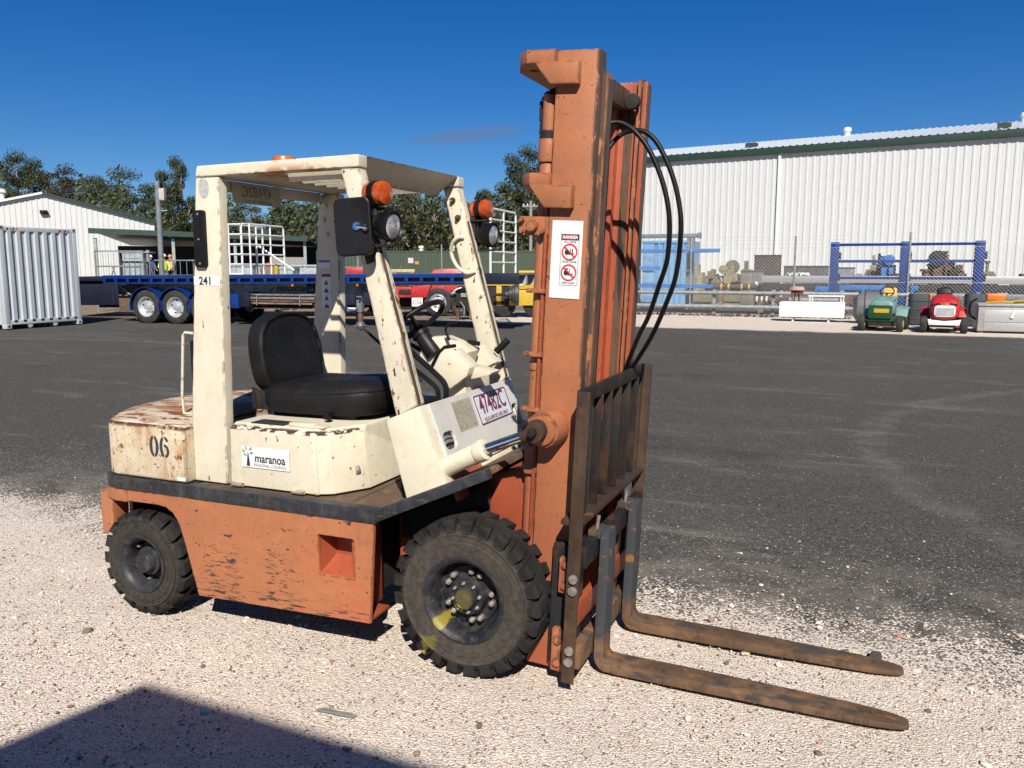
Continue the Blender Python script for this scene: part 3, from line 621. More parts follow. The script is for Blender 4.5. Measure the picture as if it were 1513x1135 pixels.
def backrest():
    out = [(-0.225, 1.075), (0.225, 1.075), (0.245, 1.20), (0.245, 1.32), (0.222, 1.41), (0.165, 1.468), (0.085, 1.493), (0.0, 1.50), (-0.085, 1.493), (-0.165, 1.468), (-0.222, 1.41), (-0.245, 1.32), (-0.245, 1.20)]
    mb = MB(); pad = []
    def lay(f_, dx): return [(-1.255 + dx - 0.16 * (z_ - 1.075), -0.02 + y_ * f_, 1.285 + (z_ - 1.285) * f_) for y_, z_ in out]
    L_ = [(0.86, -0.055), (0.97, -0.045), (1.0, -0.02), (1.0, 0.035), (0.965, 0.050), (0.93, 0.046), (0.70, 0.055), (0.3, 0.050)]
    n_ = len(out); vs = []
    for f_, dx in L_: vs += lay(f_, dx)
    fs = [tuple(range(n_ - 1, -1, -1))] + [(r_ * n_ + i, r_ * n_ + (i + 1) % n_, (r_ + 1) * n_ + (i + 1) % n_, (r_ + 1) * n_ + i) for r_ in range(len(L_) - 1) for i in range(n_)] + [tuple(range((len(L_) - 1) * n_, len(L_) * n_))]
    mb.add(vs, fs); me = mb.mesh('seat_back', 0, ang=70)
    return me, lay(0.962, 0.052)
me, pp = backrest()
bk = link('seat_back', me, m_vinyl, fk); md = bk.modifiers.new('s', 'SUBSURF'); md.levels = 2; md.render_levels = 2
MB().tube(pp, 0.005, 6, True).build('piping', m_vinyl, bk)
for s in (-1, 1): MB().prism([(-1.30, 1.03), (-1.20, 1.03), (-1.22, 1.12), (-1.30, 1.14)], -0.02 + s * 0.255 - 0.006, -0.02 + s * 0.255 + 0.006, 'y').build('seat_bracket', m_steel_dk, fk, 0.004)
MB().box((-1.22, -0.22, 1.0), (-0.74, 0.19, 1.045)).build('seat_base', m_void, fk, 0.006)
mb = MB(); mb.tube([(-0.86, -0.25, 1.02), (-0.84, -0.30, 1.022), (-0.82, -0.31, 1.03)], 0.008, 8); mb.box((-0.845, -0.325, 1.015), (-0.815, -0.30, 1.05)); mb.build('seat_lever', m_black, fk, 0.003)

# --- overhead guard
for s in (-1, 1):
    MB().hexa([(-1.513, s * 0.47 - 0.03, 0.697), (-1.283, s * 0.47 - 0.03, 0.697), (-1.283, s * 0.47 + 0.03, 0.697), (-1.513, s * 0.47 + 0.03, 0.697), (-1.385, s * 0.47 - 0.03, 2.134), (-1.250, s * 0.47 - 0.03, 2.134), (-1.250, s * 0.47 + 0.03, 2.134), (-1.385, s * 0.47 + 0.03, 2.134)]).build('rear_pillar', m_pillar, fk, 0.012, 3)
    MB().hexa([(-1.386, s * 0.465 - 0.036, 2.137), (-0.500, s * 0.465 - 0.036, 2.143), (-0.500, s * 0.465 + 0.036, 2.143), (-1.386, s * 0.465 + 0.036, 2.137), (-1.374, s * 0.465 - 0.036, 2.188), (-0.500, s * 0.465 - 0.036, 2.196), (-0.500, s * 0.465 + 0.036, 2.196), (-1.374, s * 0.465 + 0.036, 2.188)]).build('guard_side_beam', m_guard, fk, 0.010, 3)
    # leaning front pillar running down into the cowl corner
    MB().hexa([(-0.343, s * 0.465 - 0.03, 1.085), (-0.236, s * 0.465 - 0.03, 1.150), (-0.236, s * 0.465 + 0.03, 1.150), (-0.343, s * 0.465 + 0.03, 1.085), (-0.593, s * 0.465 - 0.03, 2.141), (-0.503, s * 0.465 - 0.03, 2.141), (-0.503, s * 0.465 + 0.03, 2.141), (-0.593, s * 0.465 + 0.03, 2.141)]).build('front_pillar', m_apillar, fk, 0.007)
    ye = s * 0.465 - 0.020
    MB().hexa([(-0.240, ye - 0.006, 1.160), (-0.231, ye - 0.006, 1.163), (-0.231, ye + 0.006, 1.163), (-0.240, ye + 0.006, 1.160), (-0.462, ye - 0.006, 1.965), (-0.451, ye - 0.006, 1.968), (-0.451, ye + 0.006, 1.968), (-0.462, ye + 0.006, 1.965)]).build('pillar_seal', m_track, fk, 0.002)
    MB().prism([(-0.395, 1.077), (-0.340, 1.099), (-0.233, 1.146), (-0.104, 0.818), (-0.300, 0.735)], s * 0.498, s * 0.43, 'y').build('cowl_corner', m_cream, fk, 0.006)
    for i_, (x_, z_) in enumerate(((-0.535, 2.075), (-0.505, 1.985))):
        b = MB(); b.cyl((x_, s * 0.435, z_), (x_, s * 0.425, z_), 0.016, 12); b.cyl((x_, s * 0.425, z_), (x_, s * 0.41, z_), 0.011, 6); b.build('pillar_bolt', m_cream_rusty, fk, 0.002)
    for x_, z_ in ((-1.345, 2.07), (-1.36, 1.99), (-1.34, 1.91)):
        b = MB(); b.cyl((x_, s * 0.44, z_), (x_, s * 0.43, z_), 0.016, 12); b.build('pillar_bolt', m_cream, fk, 0.003)
MB().box((-1.372, -0.428, 2.142), (-0.960, 0.428, 2.158)).build('guard_roof_plate', m_guard, fk, 0.003)
MB().box((-1.386, -0.428, 2.085), (-1.362, 0.428, 2.140)).build('guard_rear_beam', m_guard, fk, 0.006)
for q in range(9):
    y_ = -0.385 + q * 0.094
    MB().hexa([(-0.959, y_ + 0.022, 2.112), (-0.635, y_ + 0.022, 2.116), (-0.635, y_ + 0.029, 2.116), (-0.959, y_ + 0.029, 2.112), (-0.959, y_ - 0.004, 2.166), (-0.565, y_ - 0.004, 2.170), (-0.565, y_ + 0.003, 2.170), (-0.959, y_ + 0.003, 2.166)]).build('guard_slat', m_cream, fk, 0.002)
MB().hexa([(-0.640, -0.429, 2.106), (-0.628, -0.429, 2.100), (-0.628, 0.429, 2.100), (-0.640, 0.429, 2.106), (-0.535, -0.429, 2.196), (-0.500, -0.429, 2.196), (-0.500, 0.429, 2.196), (-0.535, 0.429, 2.196)]).build('guard_front_beam', m_guard, fk, 0.004)
b = MB(); b.lathe([(0.056, 2.160), (0.060, 2.19), (0.060, 2.268), (0.054, 2.281), (0.001, 2.284)], 28, 'z', (-1.27, 0.0, 0)); b.build('beacon', simple('faded_amber', (0.55, 0.15, 0.02), 0.35), fk)

# --- cowl front panel, in panel coordinates: u along +y, v up the slope
PN0 = Vector((-0.226, 0, 1.148)); PUP = Vector((-0.110, 0, 0.282)).normalized()
PM = basis(PN0, (0, 1, 0), PUP)
hole1 = rrect(-0.430, -0.222, -0.303, -0.137, 0.03); hole2 = rrect(0.383, -0.235, 0.424, -0.145, 0.02)
outl = [(-0.432, 0.0), (0.432, 0.0), (0.432, -0.342), (-0.200, -0.342), (-0.255, -0.318), (-0.302, -0.262), (-0.380, -0.245), (-0.428, -0.262), (-0.432, -0.20)]
outl = [(-0.4325, -0.004), (0.4325, -0.004), (0.4325, -0.320), (-0.210, -0.320), (-0.255, -0.300), (-0.300, -0.255), (-0.370, -0.240), (-0.432, -0.250)]
link('cowl_panel', flat(outl, [rrect(-0.418, -0.222, -0.310, -0.140, 0.03), rrect(0.352, -0.250, 0.424, -0.130, 0.02)], 0.012, PM, 0.002), m_cowl, fk)
MB().box((-0.428, -0.44, -0.03), (0.428, -0.326, -0.006), PM).build('cowl_apron', m_red, fk, 0.003)
MB().box((-0.15, -0.352, -0.004), (0.425, -0.328, 0.018), PM).build('cowl_lip', m_cream, fk, 0.003)
MB().hexa([(-0.38, -0.425, 0.86), (-0.17, -0.425, 0.95), (-0.17, 0.425, 0.95), (-0.38, 0.425, 0.86), (-0.40, -0.425, 1.05), (-0.26, -0.425, 1.12), (-0.26, 0.425, 1.12), (-0.40, 0.425, 1.05)]).build('cowl_inner', m_void, fk)
hp = MB()
for q in range(3): hp.tube(spline([PM @ Vector((-0.43, -0.205 + q * 0.022, -0.02)), PM @ Vector((-0.37, -0.185 + q * 0.02, -0.012)), PM @ Vector((-0.30, -0.19 + q * 0.02, -0.02))], 5), 0.009, 8)
hp.build('hydraulic_lines', m_grey_ink, fk)
# plates on the cowl
pl = link('number_plate', flat(rrect(-0.036, -0.178, 0.340, -0.030, 0.012), (), 0.003, PM @ Matrix.Translation((0, 0, 0.0085))), simple('plate_white', (0.66, 0.70, 0.76), 0.35, var=0.05), fk)
o_ = rrect(-0.034, -0.176, 0.338, -0.032, 0.011); i_ = rrect(-0.028, -0.170, 0.332, -0.038, 0.008)
link('plate_border', flat(o_, [i_], 0.002, PM @ Matrix.Translation((0, 0, 0.0112))), m_maroon, pl)
text('47482C', 0.128, PM @ Matrix.Translation((0.152, -0.088, 0.0108)), m_maroon, pl, thick=0.001, sx=0.72, bold=0.0015)
text('QLD-LIMITED USE ONLY', 0.027, PM @ Matrix.Translation((0.152, -0.157, 0.0108)), m_maroon, pl, thick=0.0006, sx=0.95)
dp = link('data_plate', flat(rrect(-0.252, -0.168, -0.064, -0.028, 0.004), (), 0.002, PM @ Matrix.Translation((0, 0, 0.008))), simple('brass_plate', (0.50, 0.45, 0.32), 0.4, 0.2, var=0.1, sc=40), fk)
rg = random.Random(5); mb = MB()
for q in range(13):
    v_ = -0.04 - q * 0.0095; u_ = -0.245
    while u_ < -0.075:
        l_ = rg.uniform(0.008, 0.035); l_ = min(l_, -0.072 - u_); mb.box((u_, v_, 0.0091), (u_ + l_, v_ - 0.0032, 0.0096), PM); u_ += l_ + rg.uniform(0.006, 0.02)
mb.build('print', m_grey_ink, dp)

# --- dashboard and controls
MB().prism([(-0.545, 1.280), (-0.522, 1.351), (-0.506, 1.385), (-0.416, 1.391), (-0.353, 1.370), (-0.270, 1.322), (-0.31, 1.20), (-0.42, 1.20)], 0.06, 0.185, 'y').build('dashboard', m_cream, fk, 0.008)
MB().prism([(-0.402, 1.245), (-0.353, 1.325), (-0.300, 1.345), (-0.205, 1.262), (-0.219, 1.222), (-0.309, 1.155)], -0.06, 0.055, 'y').build('column_cover', m_cream, fk, 0.008)
MB().prism([(-0.26, 1.245), (-0.225, 1.262), (-0.115, 1.238), (-0.125, 1.226), (-0.225, 1.20)], 0.0, 0.10, 'y').build('cover_flap', m_cream, fk, 0.003)
MB().prism([(-0.375, 1.310), (-0.355, 1.327), (-0.302, 1.339), (-0.209, 1.253), (-0.258, 1.225), (-0.36, 1.20)], 0.22, 0.34, 'y').build('instrument_box', m_cream, fk, 0.008)
MB().prism([(-0.38, 1.20), (-0.26, 1.21), (-0.25, 1.05), (-0.36, 1.02)], 0.0, 0.28, 'y').build('dash_support', m_cream, fk, 0.006)
MB().tube([(-0.425, -0.045, 1.235), (-0.375, -0.045, 1.325), (-0.345, -0.045, 1.352), (-0.285, -0.045, 1.362)], 0.009, 6).build('dash_trim', m_black, fk)
MB().tube([(-0.33, 0.185, 1.36), (-0.27, 0.185, 1.352)], 0.012, 8).build('dash_cap', m_black, fk)
SWC = Vector((-0.575, 0.07, 1.452)); SWN = Vector((-0.62, 0, 0.78)).normalized(); SWU = Vector((0, 1, 0)); SWV = SWN.cross(SWU)
ring = [SWC + (SWU * math.cos(t) + SWV * math.sin(t)) * 0.175 for t in [2 * math.pi * i / 40 for i in range(40)]]
sw = MB().tube(ring, 0.0135, 10, True).build('steering_wheel', m_black, fk, ang=80)
for t in (R(90), R(210), R(330)):
    MB().tube([SWC - SWN * 0.035, SWC - SWN * 0.028 + (SWU * math.cos(t) + SWV * math.sin(t)) * 0.09, SWC + (SWU * math.cos(t) + SWV * math.sin(t)) * 0.170], [0.018, 0.013, 0.010], 8).build('spoke', m_black, sw)
b = MB(); b.cyl(SWC - SWN * 0.075, SWC - SWN * 0.005, 0.05, 20, 0.032); b.build('hub', m_black, sw, 0.004)
kp = SWC + (SWU * math.cos(R(60)) + SWV * math.sin(R(60))) * 0.17
b = MB(); b.cyl(kp, kp + SWN * 0.03, 0.010, 10); b.lathe([(0.001, -0.024), (0.018, -0.016), (0.024, 0.0), (0.018, 0.016), (0.001, 0.024)], 14, 'z', kp + SWN * 0.05); b.build('spinner_knob', m_black, sw)
MB().cyl(SWC - SWN * 0.07, SWC - SWN * 0.19, 0.040, 20, 0.046).build('steering_column', m_black, fk, 0.004)
def lever(p, q, kr, mat_, bend=0):
    p, q = Vector(p), Vector(q); b = MB(); b.tube([p, p.lerp(q, .6) + Vector((0, 0, bend)), q], 0.0075, 8)
    lv = b.build('control_lever', m_steel_dk, fk); b = MB(); b.lathe([(0.001, -kr), (kr * .75, -kr * .66), (kr, 0), (kr * .75, kr * .66), (0.001, kr)], 14, 'z', q); b.build('knob', mat_, lv)
lever((-0.55, 0.10, 1.16), (-0.905, 0.10, 1.43), 0.026, simple('grey_knob', (0.12, 0.13, 0.14), 0.5))
lever((-0.45, 0.12, 1.25), (-0.78, 0.12, 1.42), 0.026, m_black); lever((-0.42, 0.16, 1.25), (-0.73, 0.16, 1.375), 0.026, m_black)
MB().tube(spline([(-0.50, -0.20, 1.40), (-0.423, -0.22, 1.344), (-0.29, -0.24, 1.253), (-0.234, -0.25, 1.202), (-0.232, -0.25, 1.12)], 5), 0.013, 8).build('control_pipe', m_black, fk)
MB().tube(spline([(-0.45, -0.25, 1.31), (-0.377, -0.26, 1.263), (-0.28, -0.28, 1.209), (-0.256, -0.28, 1.174), (-0.256, -0.28, 1.10)], 5), 0.012, 8).build('control_pipe', m_black, fk)
MB().tube(spline([(-0.35, 0.02, 1.38), (-0.37, 0.02, 1.43), (-0.35, 0.02, 1.46), (-0.31, 0.02, 1.468)], 4), 0.007, 6).build('indicator_stalk', m_black, fk)
MB().cyl((-0.235, 0.31, 1.30), (-0.175, 0.33, 1.365), 0.018, 12).build('brake_grip', m_black, fk, 0.004)

# --- lamps, mirror, handle
def lamps(s):
    br = MB().tube([(-0.46, s * 0.49, 1.80), (-0.415, s * 0.51, 1.86), (-0.415, s * 0.51, 1.98)], 0.012, 6)
    br.box((-0.455, s * 0.49 - 0.02, 1.965), (-0.36, s * 0.49 + 0.04, 1.975)); br.box((-0.46, s * 0.495 - 0.015, 1.83), (-0.43, s * 0.495 + 0.015, 1.99)); br.box((-0.44, s * 0.50 - 0.02, 1.812), (-0.33, s * 0.5 + 0.02, 1.822)); br.build('lamp_bracket', m_steel_dk, fk, 0.003)
    c = Vector((-0.405, s * 0.51, 2.030)); ax = Vector((0.985, -0.17, 0)).normalized()
    b = MB(); b.cyl(c - ax * 0.020, c + ax * 0.014, 0.052, 28); ts = b.build('turn_signal', m_black, fk, 0.004)
    for sg in (-1, 1):
        b = MB(); M_ = basis(c + ax * sg * 0.018, ax.orthogonal(), Vector((0, 0, 1)) if True else 0)
        pr = [(0.050, 0.0), (0.051, 0.018), (0.046, 0.032), (0.028, 0.039), (0.001, 0.041)]
        u_ = ax.cross(Vector((0, 0, 1))).normalized(); w_ = Vector((0, 0, 1)); nn = 28; vs = []
        for r_, h_ in pr:
            for i in range(nn):
                t = 2 * math.pi * i / nn; vs.append(c + ax * sg * (0.014 + h_) + (u_ * math.cos(t) + w_ * math.sin(t)) * r_)
        b.add(vs, [(j * nn + i, j * nn + (i + 1) % nn, (j + 1) * nn + (i + 1) % nn, (j + 1) * nn + i) for j in range(4) for i in range(nn)]); b.build('lens', m_amber, ts)
    c = Vector((-0.358, s * 0.505, 1.897)); ax = Vector((0.985, -0.10, -0.06)).normalized(); u_ = ax.cross(Vector((0, 0, 1))).normalized(); w_ = u_.cross(ax)
    def rev(pr, name, mat_, par):
        nn = 32; vs = []; b = MB()
        for r_, h_ in pr:
            for i in range(nn):
                t = 2 * math.pi * i / nn; vs.append(c + ax * h_ + (u_ * math.cos(t) + w_ * math.sin(t)) * r_)
        b.add(vs, [(j * nn + i, j * nn + (i + 1) % nn, (j + 1) * nn + (i + 1) % nn, (j + 1) * nn + i) for j in range(len(pr) - 1) for i in range(nn)])
        return b.build(name, mat_, par)
    hl = rev([(0.001, -0.070), (0.028, -0.067), (0.050, -0.047), (0.061, -0.010), (0.064, 0.010), (0.064, 0.028), (0.058, 0.032), (0.053, 0.024)], 'headlamp', m_black, fk)
    rev([(0.055, 0.022), (0.042, 0.029), (0.02, 0.033), (0.001, 0.034)], 'lens', m_glass, hl)
lamps(-1); lamps(1)
MBS = basis((-0.474, -0.585, 1.892), (0.90, 0.20, 0.06), (-0.22, 0, 1))
mr = link('mirror', flat(rrect(-0.073, -0.112, 0.073, 0.112, 0.022), (), 0.018, MBS, 0.006), m_black, fk)
link('mirror_glass', flat(rrect(-0.068, -0.106, 0.068, 0.106, 0.02), (), 0.002, MBS @ Matrix.Translation((0, 0, -0.0155))), m_chrome, mr)
b = MB(); b.cyl(MBS @ Vector((0.02, 0.0, 0.01)), MBS @ Vector((0.02, 0.0, 0.022)), 0.017, 14); b.cyl(MBS @ Vector((0.02, 0, 0.015)), MBS @ Vector((0.07, -0.01, 0.03)), 0.009, 8); b.build('mirror_joint', m_chrome, mr)
b = MB(); b.tube([MBS @ Vector((0.06, -0.01, 0.03)), (-0.44, -0.53, 1.875), (-0.455, -0.495, 1.85)], 0.013, 8); b.build('mirror_arm', m_fork, mr)
MB().prism([(-0.47, 1.74), (-0.435, 1.75), (-0.42, 1.80), (-0.45, 1.86), (-0.485, 1.80)], -0.505, -0.497, 'y').build('pillar_clamp', m_black, fk, 0.002)
for s in (1,):
    MB().tube(spline([(-0.470, 0.43, 1.884), (-0.500, 0.42, 1.882), (-0.530, 0.41, 1.850), (-0.530, 0.405, 1.79), (-0.495, 0.405, 1.728), (-0.450, 0.415, 1.700), (-0.405, 0.43, 1.708)], 5), 0.010, 8).build('grab_handle', m_pillar, fk)
MB().tube([(-1.56, -0.38, 1.405), (-1.615, -0.38, 1.408), (-1.628, -0.38, 1.395), (-1.655, -0.38, 1.10), (-1.65, -0.38, 1.00), (-1.55, -0.38, 1.00)], 0.007, 8).build('rear_rail', m_cream, fk)
MB().box((-1.57, -0.40, 1.14), (-1.525, -0.36, 1.37)).build('rear_black_box', m_black, fk, 0.008)  # small black box of unknown use behind the rear pillar

# --- stickers and lettering on the near side
YN = lambda x_, y_, z_: basis((x_, y_, z_), (1, 0, 0), (0, 0, 1))
dc = link('number_sticker', flat(rrect(-0.077, -0.022, 0.077, 0.022, 0.002), (), 0.001, YN(-1.345, -0.5012, 1.665)), m_white, fk)
text('241', 0.052, YN(-1.352, -0.5022, 1.664), m_ink, dc, bold=0.0012)
link('oval_badge', flat(circ(-1.336, 2.088, 0.030, 20, 0.046), (), 0.002, YN(0, -0.501, 0)), simple('worn_badge', (0.50, 0.50, 0.49), 0.5, var=0.12, sc=50), fk)
lm = link('tail_lamp', flat(rrect(-0.030, -0.128, 0.030, 0.128, 0.012), (), 0.016, basis((-1.364, -0.507, 1.857), (1, 0, 0), (-0.10, 0, 1)), 0.003), m_black, fk)
LM = basis((-1.364, -0.516, 1.857), (1, 0, 0), (-0.10, 0, 1))
for q in range(9): MB().box((-0.022, -0.01 + q * 0.0125, 0), (0.022, -0.004 + q * 0.0125, 0.005), LM).build('lamp_rib', m_black, lm, 0.001)
for q in (-0.112, 0.0, 0.113):
    b = MB(); b.cyl(LM @ Vector((0, q, 0)), LM @ Vector((0, q, 0.004)), 0.006, 8); b.build('screw', m_bolt, lm)
d2 = link('council_decal', flat(rrect(-1.187, 0.797, -0.911, 0.897, 0.003), (), 0.001, YN(0, -0.5022, 0)), m_white, fk)
DY = -0.5032
text('maranoa', 0.057, YN(-1.022, DY, 0.843), m_ink, d2, bold=0.0010, sx=0.88)
text('REGIONAL COUNCIL', 0.0195, YN(-1.022, DY, 0.811), m_grey_ink, d2, sx=1.0)
link('tree_trunk_mark', flat([(-1.158, 0.803), (-1.138, 0.803), (-1.141, 0.83), (-1.146, 0.862), (-1.148, 0.876), (-1.150, 0.862), (-1.155, 0.83)], (), 0.0012, YN(0, DY, 0)), m_ink, d2)
for (x_, z_, an, cc) in ((-1.174, 0.874, 130, (0.20, 0.42, 0.04)), (-1.160, 0.887, 100, (0.55, 0.30, 0.05)), (-1.132, 0.886, 50, (0.50, 0.24, 0.03)), (-1.128, 0.866, 15, (0.05, 0.30, 0.55)), (-1.165, 0.856, 170, (0.10, 0.42, 0.62))):
    t = R(an); lf = [(math.cos(a_) * 0.010 * (1 if abs(math.cos(a_)) < .99 else 1.2), math.sin(a_) * 0.0055) for a_ in [2 * math.pi * i / 12 for i in range(12)]]
    link('leaf_mark', flat([(x_ + u_ * math.cos(t) - v_ * math.sin(t), z_ + u_ * math.sin(t) + v_ * math.cos(t)) for u_, v_ in lf], (), 0.0012, YN(0, DY, 0)), simple('leaf_ink', cc, 0.5, var=0.05), d2)
# stencilled fleet number with the bridges of the stencil left open
def arc_poly(cx, cz, rx, rz, t0, t1, wd, n_=10):
    o__ = [(cx + rx * math.cos(R(t0 + (t1 - t0) * i / n_)), cz + rz * math.sin(R(t0 + (t1 - t0) * i / n_))) for i in range(n_ + 1)]
    i__ = [(cx + (rx - wd) * math.cos(R(t0 + (t1 - t0) * i / n_)), cz + (rz - wd * .8) * math.sin(R(t0 + (t1 - t0) * i / n_))) for i in range(n_ + 1)]
    return o__ + i__[::-1]
m_sten = paint('stencil_ink', (0.035, 0.042, 0.050), (0.8, 1.3), None, [((0.55, 0.40, 0.22), 60, (1, 1, 1), 0.68, 0.71, None)], 0.6)
SY = YN(0, -0.5662, 0)
num = link('fleet_number', flat(arc_poly(-1.668, 0.866, 0.029, 0.054, 100, 260, 0.018), (), 0.0012, SY), m_sten, fk)
for po in (arc_poly(-1.668, 0.866, 0.029, 0.054, -80, 80, 0.018), arc_poly(-1.602, 0.866, 0.030, 0.054, 108, 255, 0.018), arc_poly(-1.602, 0.846, 0.030, 0.034, -80, 95, 0.016), arc_poly(-1.602, 0.880, 0.030, 0.040, 25, 80, 0.015)):
    link('stencil_stroke', flat(po, (), 0.0012, SY), m_sten, num)
link('small_label', flat(rrect(-1.530, 0.708, -1.478, 0.726, 0.001), (), 0.001, YN(0, -0.566, 0)), m_white, fk)
# back of a number plate hung under the rear beam: its stamped figures read in reverse
RP = basis((-1.352, -0.118, 2.085), (0, 1, 0), (-0.12, 0, 1))
rp = link('rear_number_plate', flat(rrect(-0.178, -0.048, 0.178, 0.048, 0.008), (), 0.003, RP, 0.001), simple('plate_back', (0.62, 0.57, 0.46), 0.5, var=0.1, sc=12), fk)
text('47482C', 0.075, RP @ Matrix.Translation((0, 0.008, 0.0022)), simple('plate_back_letters', (0.26, 0.23, 0.18), 0.5, var=0.1), rp, thick=0.002, sx=-0.95)
text('QLD-LIMITED USE ONLY', 0.020, RP @ Matrix.Translation((0, -0.036, 0.0022)), bpy.data.materials['plate_back_letters'], rp, thick=0.001, sx=-0.95)
# safety labels on the far rear pillar
d3 = link('notice_label', flat(rrect(-1.400, 1.722, -1.322, 1.770, 0.002), (), 0.001, YN(0, 0.4392, 0)), m_white, fk)
link('label_header', flat(rrect(-1.399, 1.755, -1.323, 1.769, 0.001), (), 0.001, YN(0, 0.4382, 0)), simple('blue_ink', (0.05, 0.16, 0.42), 0.5), d3)
d4 = link('warning_label', flat(rrect(-1.383, 1.494, -1.318, 1.698, 0.002), (), 0.001, YN(0, 0.4392, 0)), m_white, fk)
link('label_header', flat(rrect(-1.381, 1.674, -1.320, 1.692, 0.001), (), 0.001, YN(0, 0.4382, 0)), m_maroon, d4)
for q in range(4):
    zc = 1.640 - q * 0.044; mb = MB(); mb.cyl((-1.351, 0.4382, zc + 0.012), (-1.351, 0.4377, zc + 0.012), 0.005, 8); mb.prism([(-1.363, zc - 0.012), (-1.355, zc - 0.012), (-1.351, zc - 0.004), (-1.345, zc - 0.012), (-1.337, zc - 0.012), (-1.345 + 0.006 * (q % 2), zc + 0.006), (-1.359 - 0.006 * (q % 2), zc + 0.006)], 0.4382, 0.4377, 'y')
    mb.build('pictogram', m_ink, d4)

# --- mast (tilted a little forward)
MM = Matrix.Translation((0.297, 0, 0)) @ Matrix.Rotation(R(2.75), 4, 'Y')
def mprism(poly, w0, w1): return MB().prism(poly, w0, w1, 'z', MM)
def chan(v0, dv, u0, u1, tw, tf, fl):   # C section: web outer face at v0, opening towards +dv
    pts = [(u0, v0), (u1, v0), (u1, v0 + dv * fl), (u1 - tf, v0 + dv * fl), (u1 - tf, v0 + dv * tw), (u0 + tf, v0 + dv * tw), (u0 + tf, v0 + dv * fl), (u0, v0 + dv * fl)]
    return pts if dv > 0 else pts[::-1]
for s in (-1, 1):
    mprism(chan(s * 0.370, -s, -0.087, 0.087, 0.020, 0.024, 0.082), 0.030, 2.555 if s < 0 else 2.575).build('outer_rail', m_mast, fk, 0.003)
    mprism(chan(s * 0.335, -s, -0.045, 0.112, 0.018, 0.022, 0.066), 0.080, 2.475 if s < 0 else 2.560).build('inner_rail', m_red if s > 0 else m_mast, fk, 0.003)
    MB().box((0.0885, s * 0.332, 0.10), (0.0915, s * 0.294, 2.44), MM) if False else None
    MB().box((0.113, s * 0.333, 0.10), (0.1155, s * 0.272, 2.455 if s < 0 else 2.55), MM).build('worn_flange_face', m_track, fk, 0.001)
    MB().box((0.0885, s * 0.366, 0.05), (0.0905, s * 0.291, 2.49), MM).build('worn_flange_face', m_track, fk, 0.0008)
    MB().box((0.005, s * 0.3165, 0.15), (0.042, s * 0.3145, 2.46), MM).build('roller_track', m_track, fk)
    # lift cylinder behind the rail
    P = lambda u_, v_, w_: MM @ Vector((u_, v_, w_))
    cy = MB(); cy.cyl(P(-0.125, s * 0.315, 0.22), P(-0.125, s * 0.315, 2.16), 0.033, 20); cy.cyl(P(-0.125, s * 0.315, 2.14), P(-0.125, s * 0.315, 2.23), 0.041, 20); cy.cyl(P(-0.125, s * 0.315, 1.30), P(-0.125, s * 0.315, 1.33), 0.037, 20)
    lc = cy.build('lift_cylinder', m_mast, fk, 0.003)
    MB().cyl(P(-0.125, s * 0.315, 2.22), P(-0.125, s * 0.315, 2.262), 0.034, 16).build('gland_nut', m_void, lc); MB().cyl(P(-0.125, s * 0.315, 2.262), P(-0.125, s * 0.315, 2.40), 0.030, 16).build('piston_rod', m_mast, lc)
    MB().tube([P(-0.100, s * 0.362, 2.05), P(-0.103, s * 0.362, 1.2), P(-0.103, s * 0.362, 0.62), P(-0.13, s * 0.34, 0.50)], 0.009, 8).build('hydraulic_pipe', m_red, fk)
    for w_ in (1.62, 1.36, 1.13):
        b = MB().box((-0.170, s * 0.345, w_), (-0.085, s * 0.378, w_ + 0.018), MM); b.cyl(P(-0.150, s * 0.378, w_ + 0.009), P(-0.150, s * 0.388, w_ + 0.009), 0.008, 6); b.build('pipe_clamp', m_mast, fk, 0.003)
    b = MB().box((-0.215, s * 0.33, 1.85), (-0.088, s * 0.37, 1.925), MM)
    for u_, w_ in ((-0.2, 1.865), (-0.2, 1.91), (-0.11, 1.865)): b.cyl(P(u_, s * 0.37, w_), P(u_, s * 0.39, w_), 0.010, 6)
    b.cyl(P(-0.155, s * 0.37, 1.885), P(-0.155, s * 0.40, 1.885), 0.022, 12); b.build('cylinder_bracket', m_mast, fk, 0.003)
    # chain over a pulley at the top of the cylinder and down the front
    pts = [P(-0.150, s * 0.295, 1.75), P(-0.165, s * 0.295, 2.30)] + [P(-0.105 - 0.065 * math.cos(R(a_)), s * 0.295, 2.36 + 0.065 * math.sin(R(a_))) for a_ in range(0, 181, 20)] + ([P(0.03, s * 0.258, 2.36), P(0.070, s * 0.252, 2.30), P(0.070, s * 0.252, 0.62)] if s < 0 else [P(-0.035, s * 0.295, 2.2)])
    mb = MB(); n_ = 0
    for a_, b_ in zip(pts[:-1], pts[1:]):
        L_ = (b_ - a_).length; k_ = max(1, round(L_ / 0.026)); d_ = (b_ - a_) / k_
        for q in range(k_):
            p0 = a_ + d_ * (q + 0.06); p1 = a_ + d_ * (q + 0.94); off = 0.010 if n_ % 2 else 0.005; n_ += 1
            for sg in (-1, 1): mb.cyl(p0 + Vector((0, sg * off, 0)), p1 + Vector((0, sg * off, 0)), 0.0085, 5)
    mb.build('lift_chain', m_void, fk)
    b = MB(); b.cyl(P(-0.105, s * 0.28, 2.36), P(-0.105, s * 0.31, 2.36), 0.055, 20); b.build('chain_pulley', m_void, fk, 0.004)
    # gussets that carry the tie plates
    for g0, g1 in ((2.424, 2.508), (1.958, 2.046)):
        MB().prism([(-0.168, g1), (0.016, g1), (0.016, g0), (-0.100, g0)], s * 0.371, s * 0.405, 'y', MM).build('gusset', m_mast, fk, 0.004)
    MB().box((-0.150, s * 0.300, 0.86), (-0.090, s * 0.368, 0.985), MM).build('tilt_lug', m_mast, fk, 0.012)
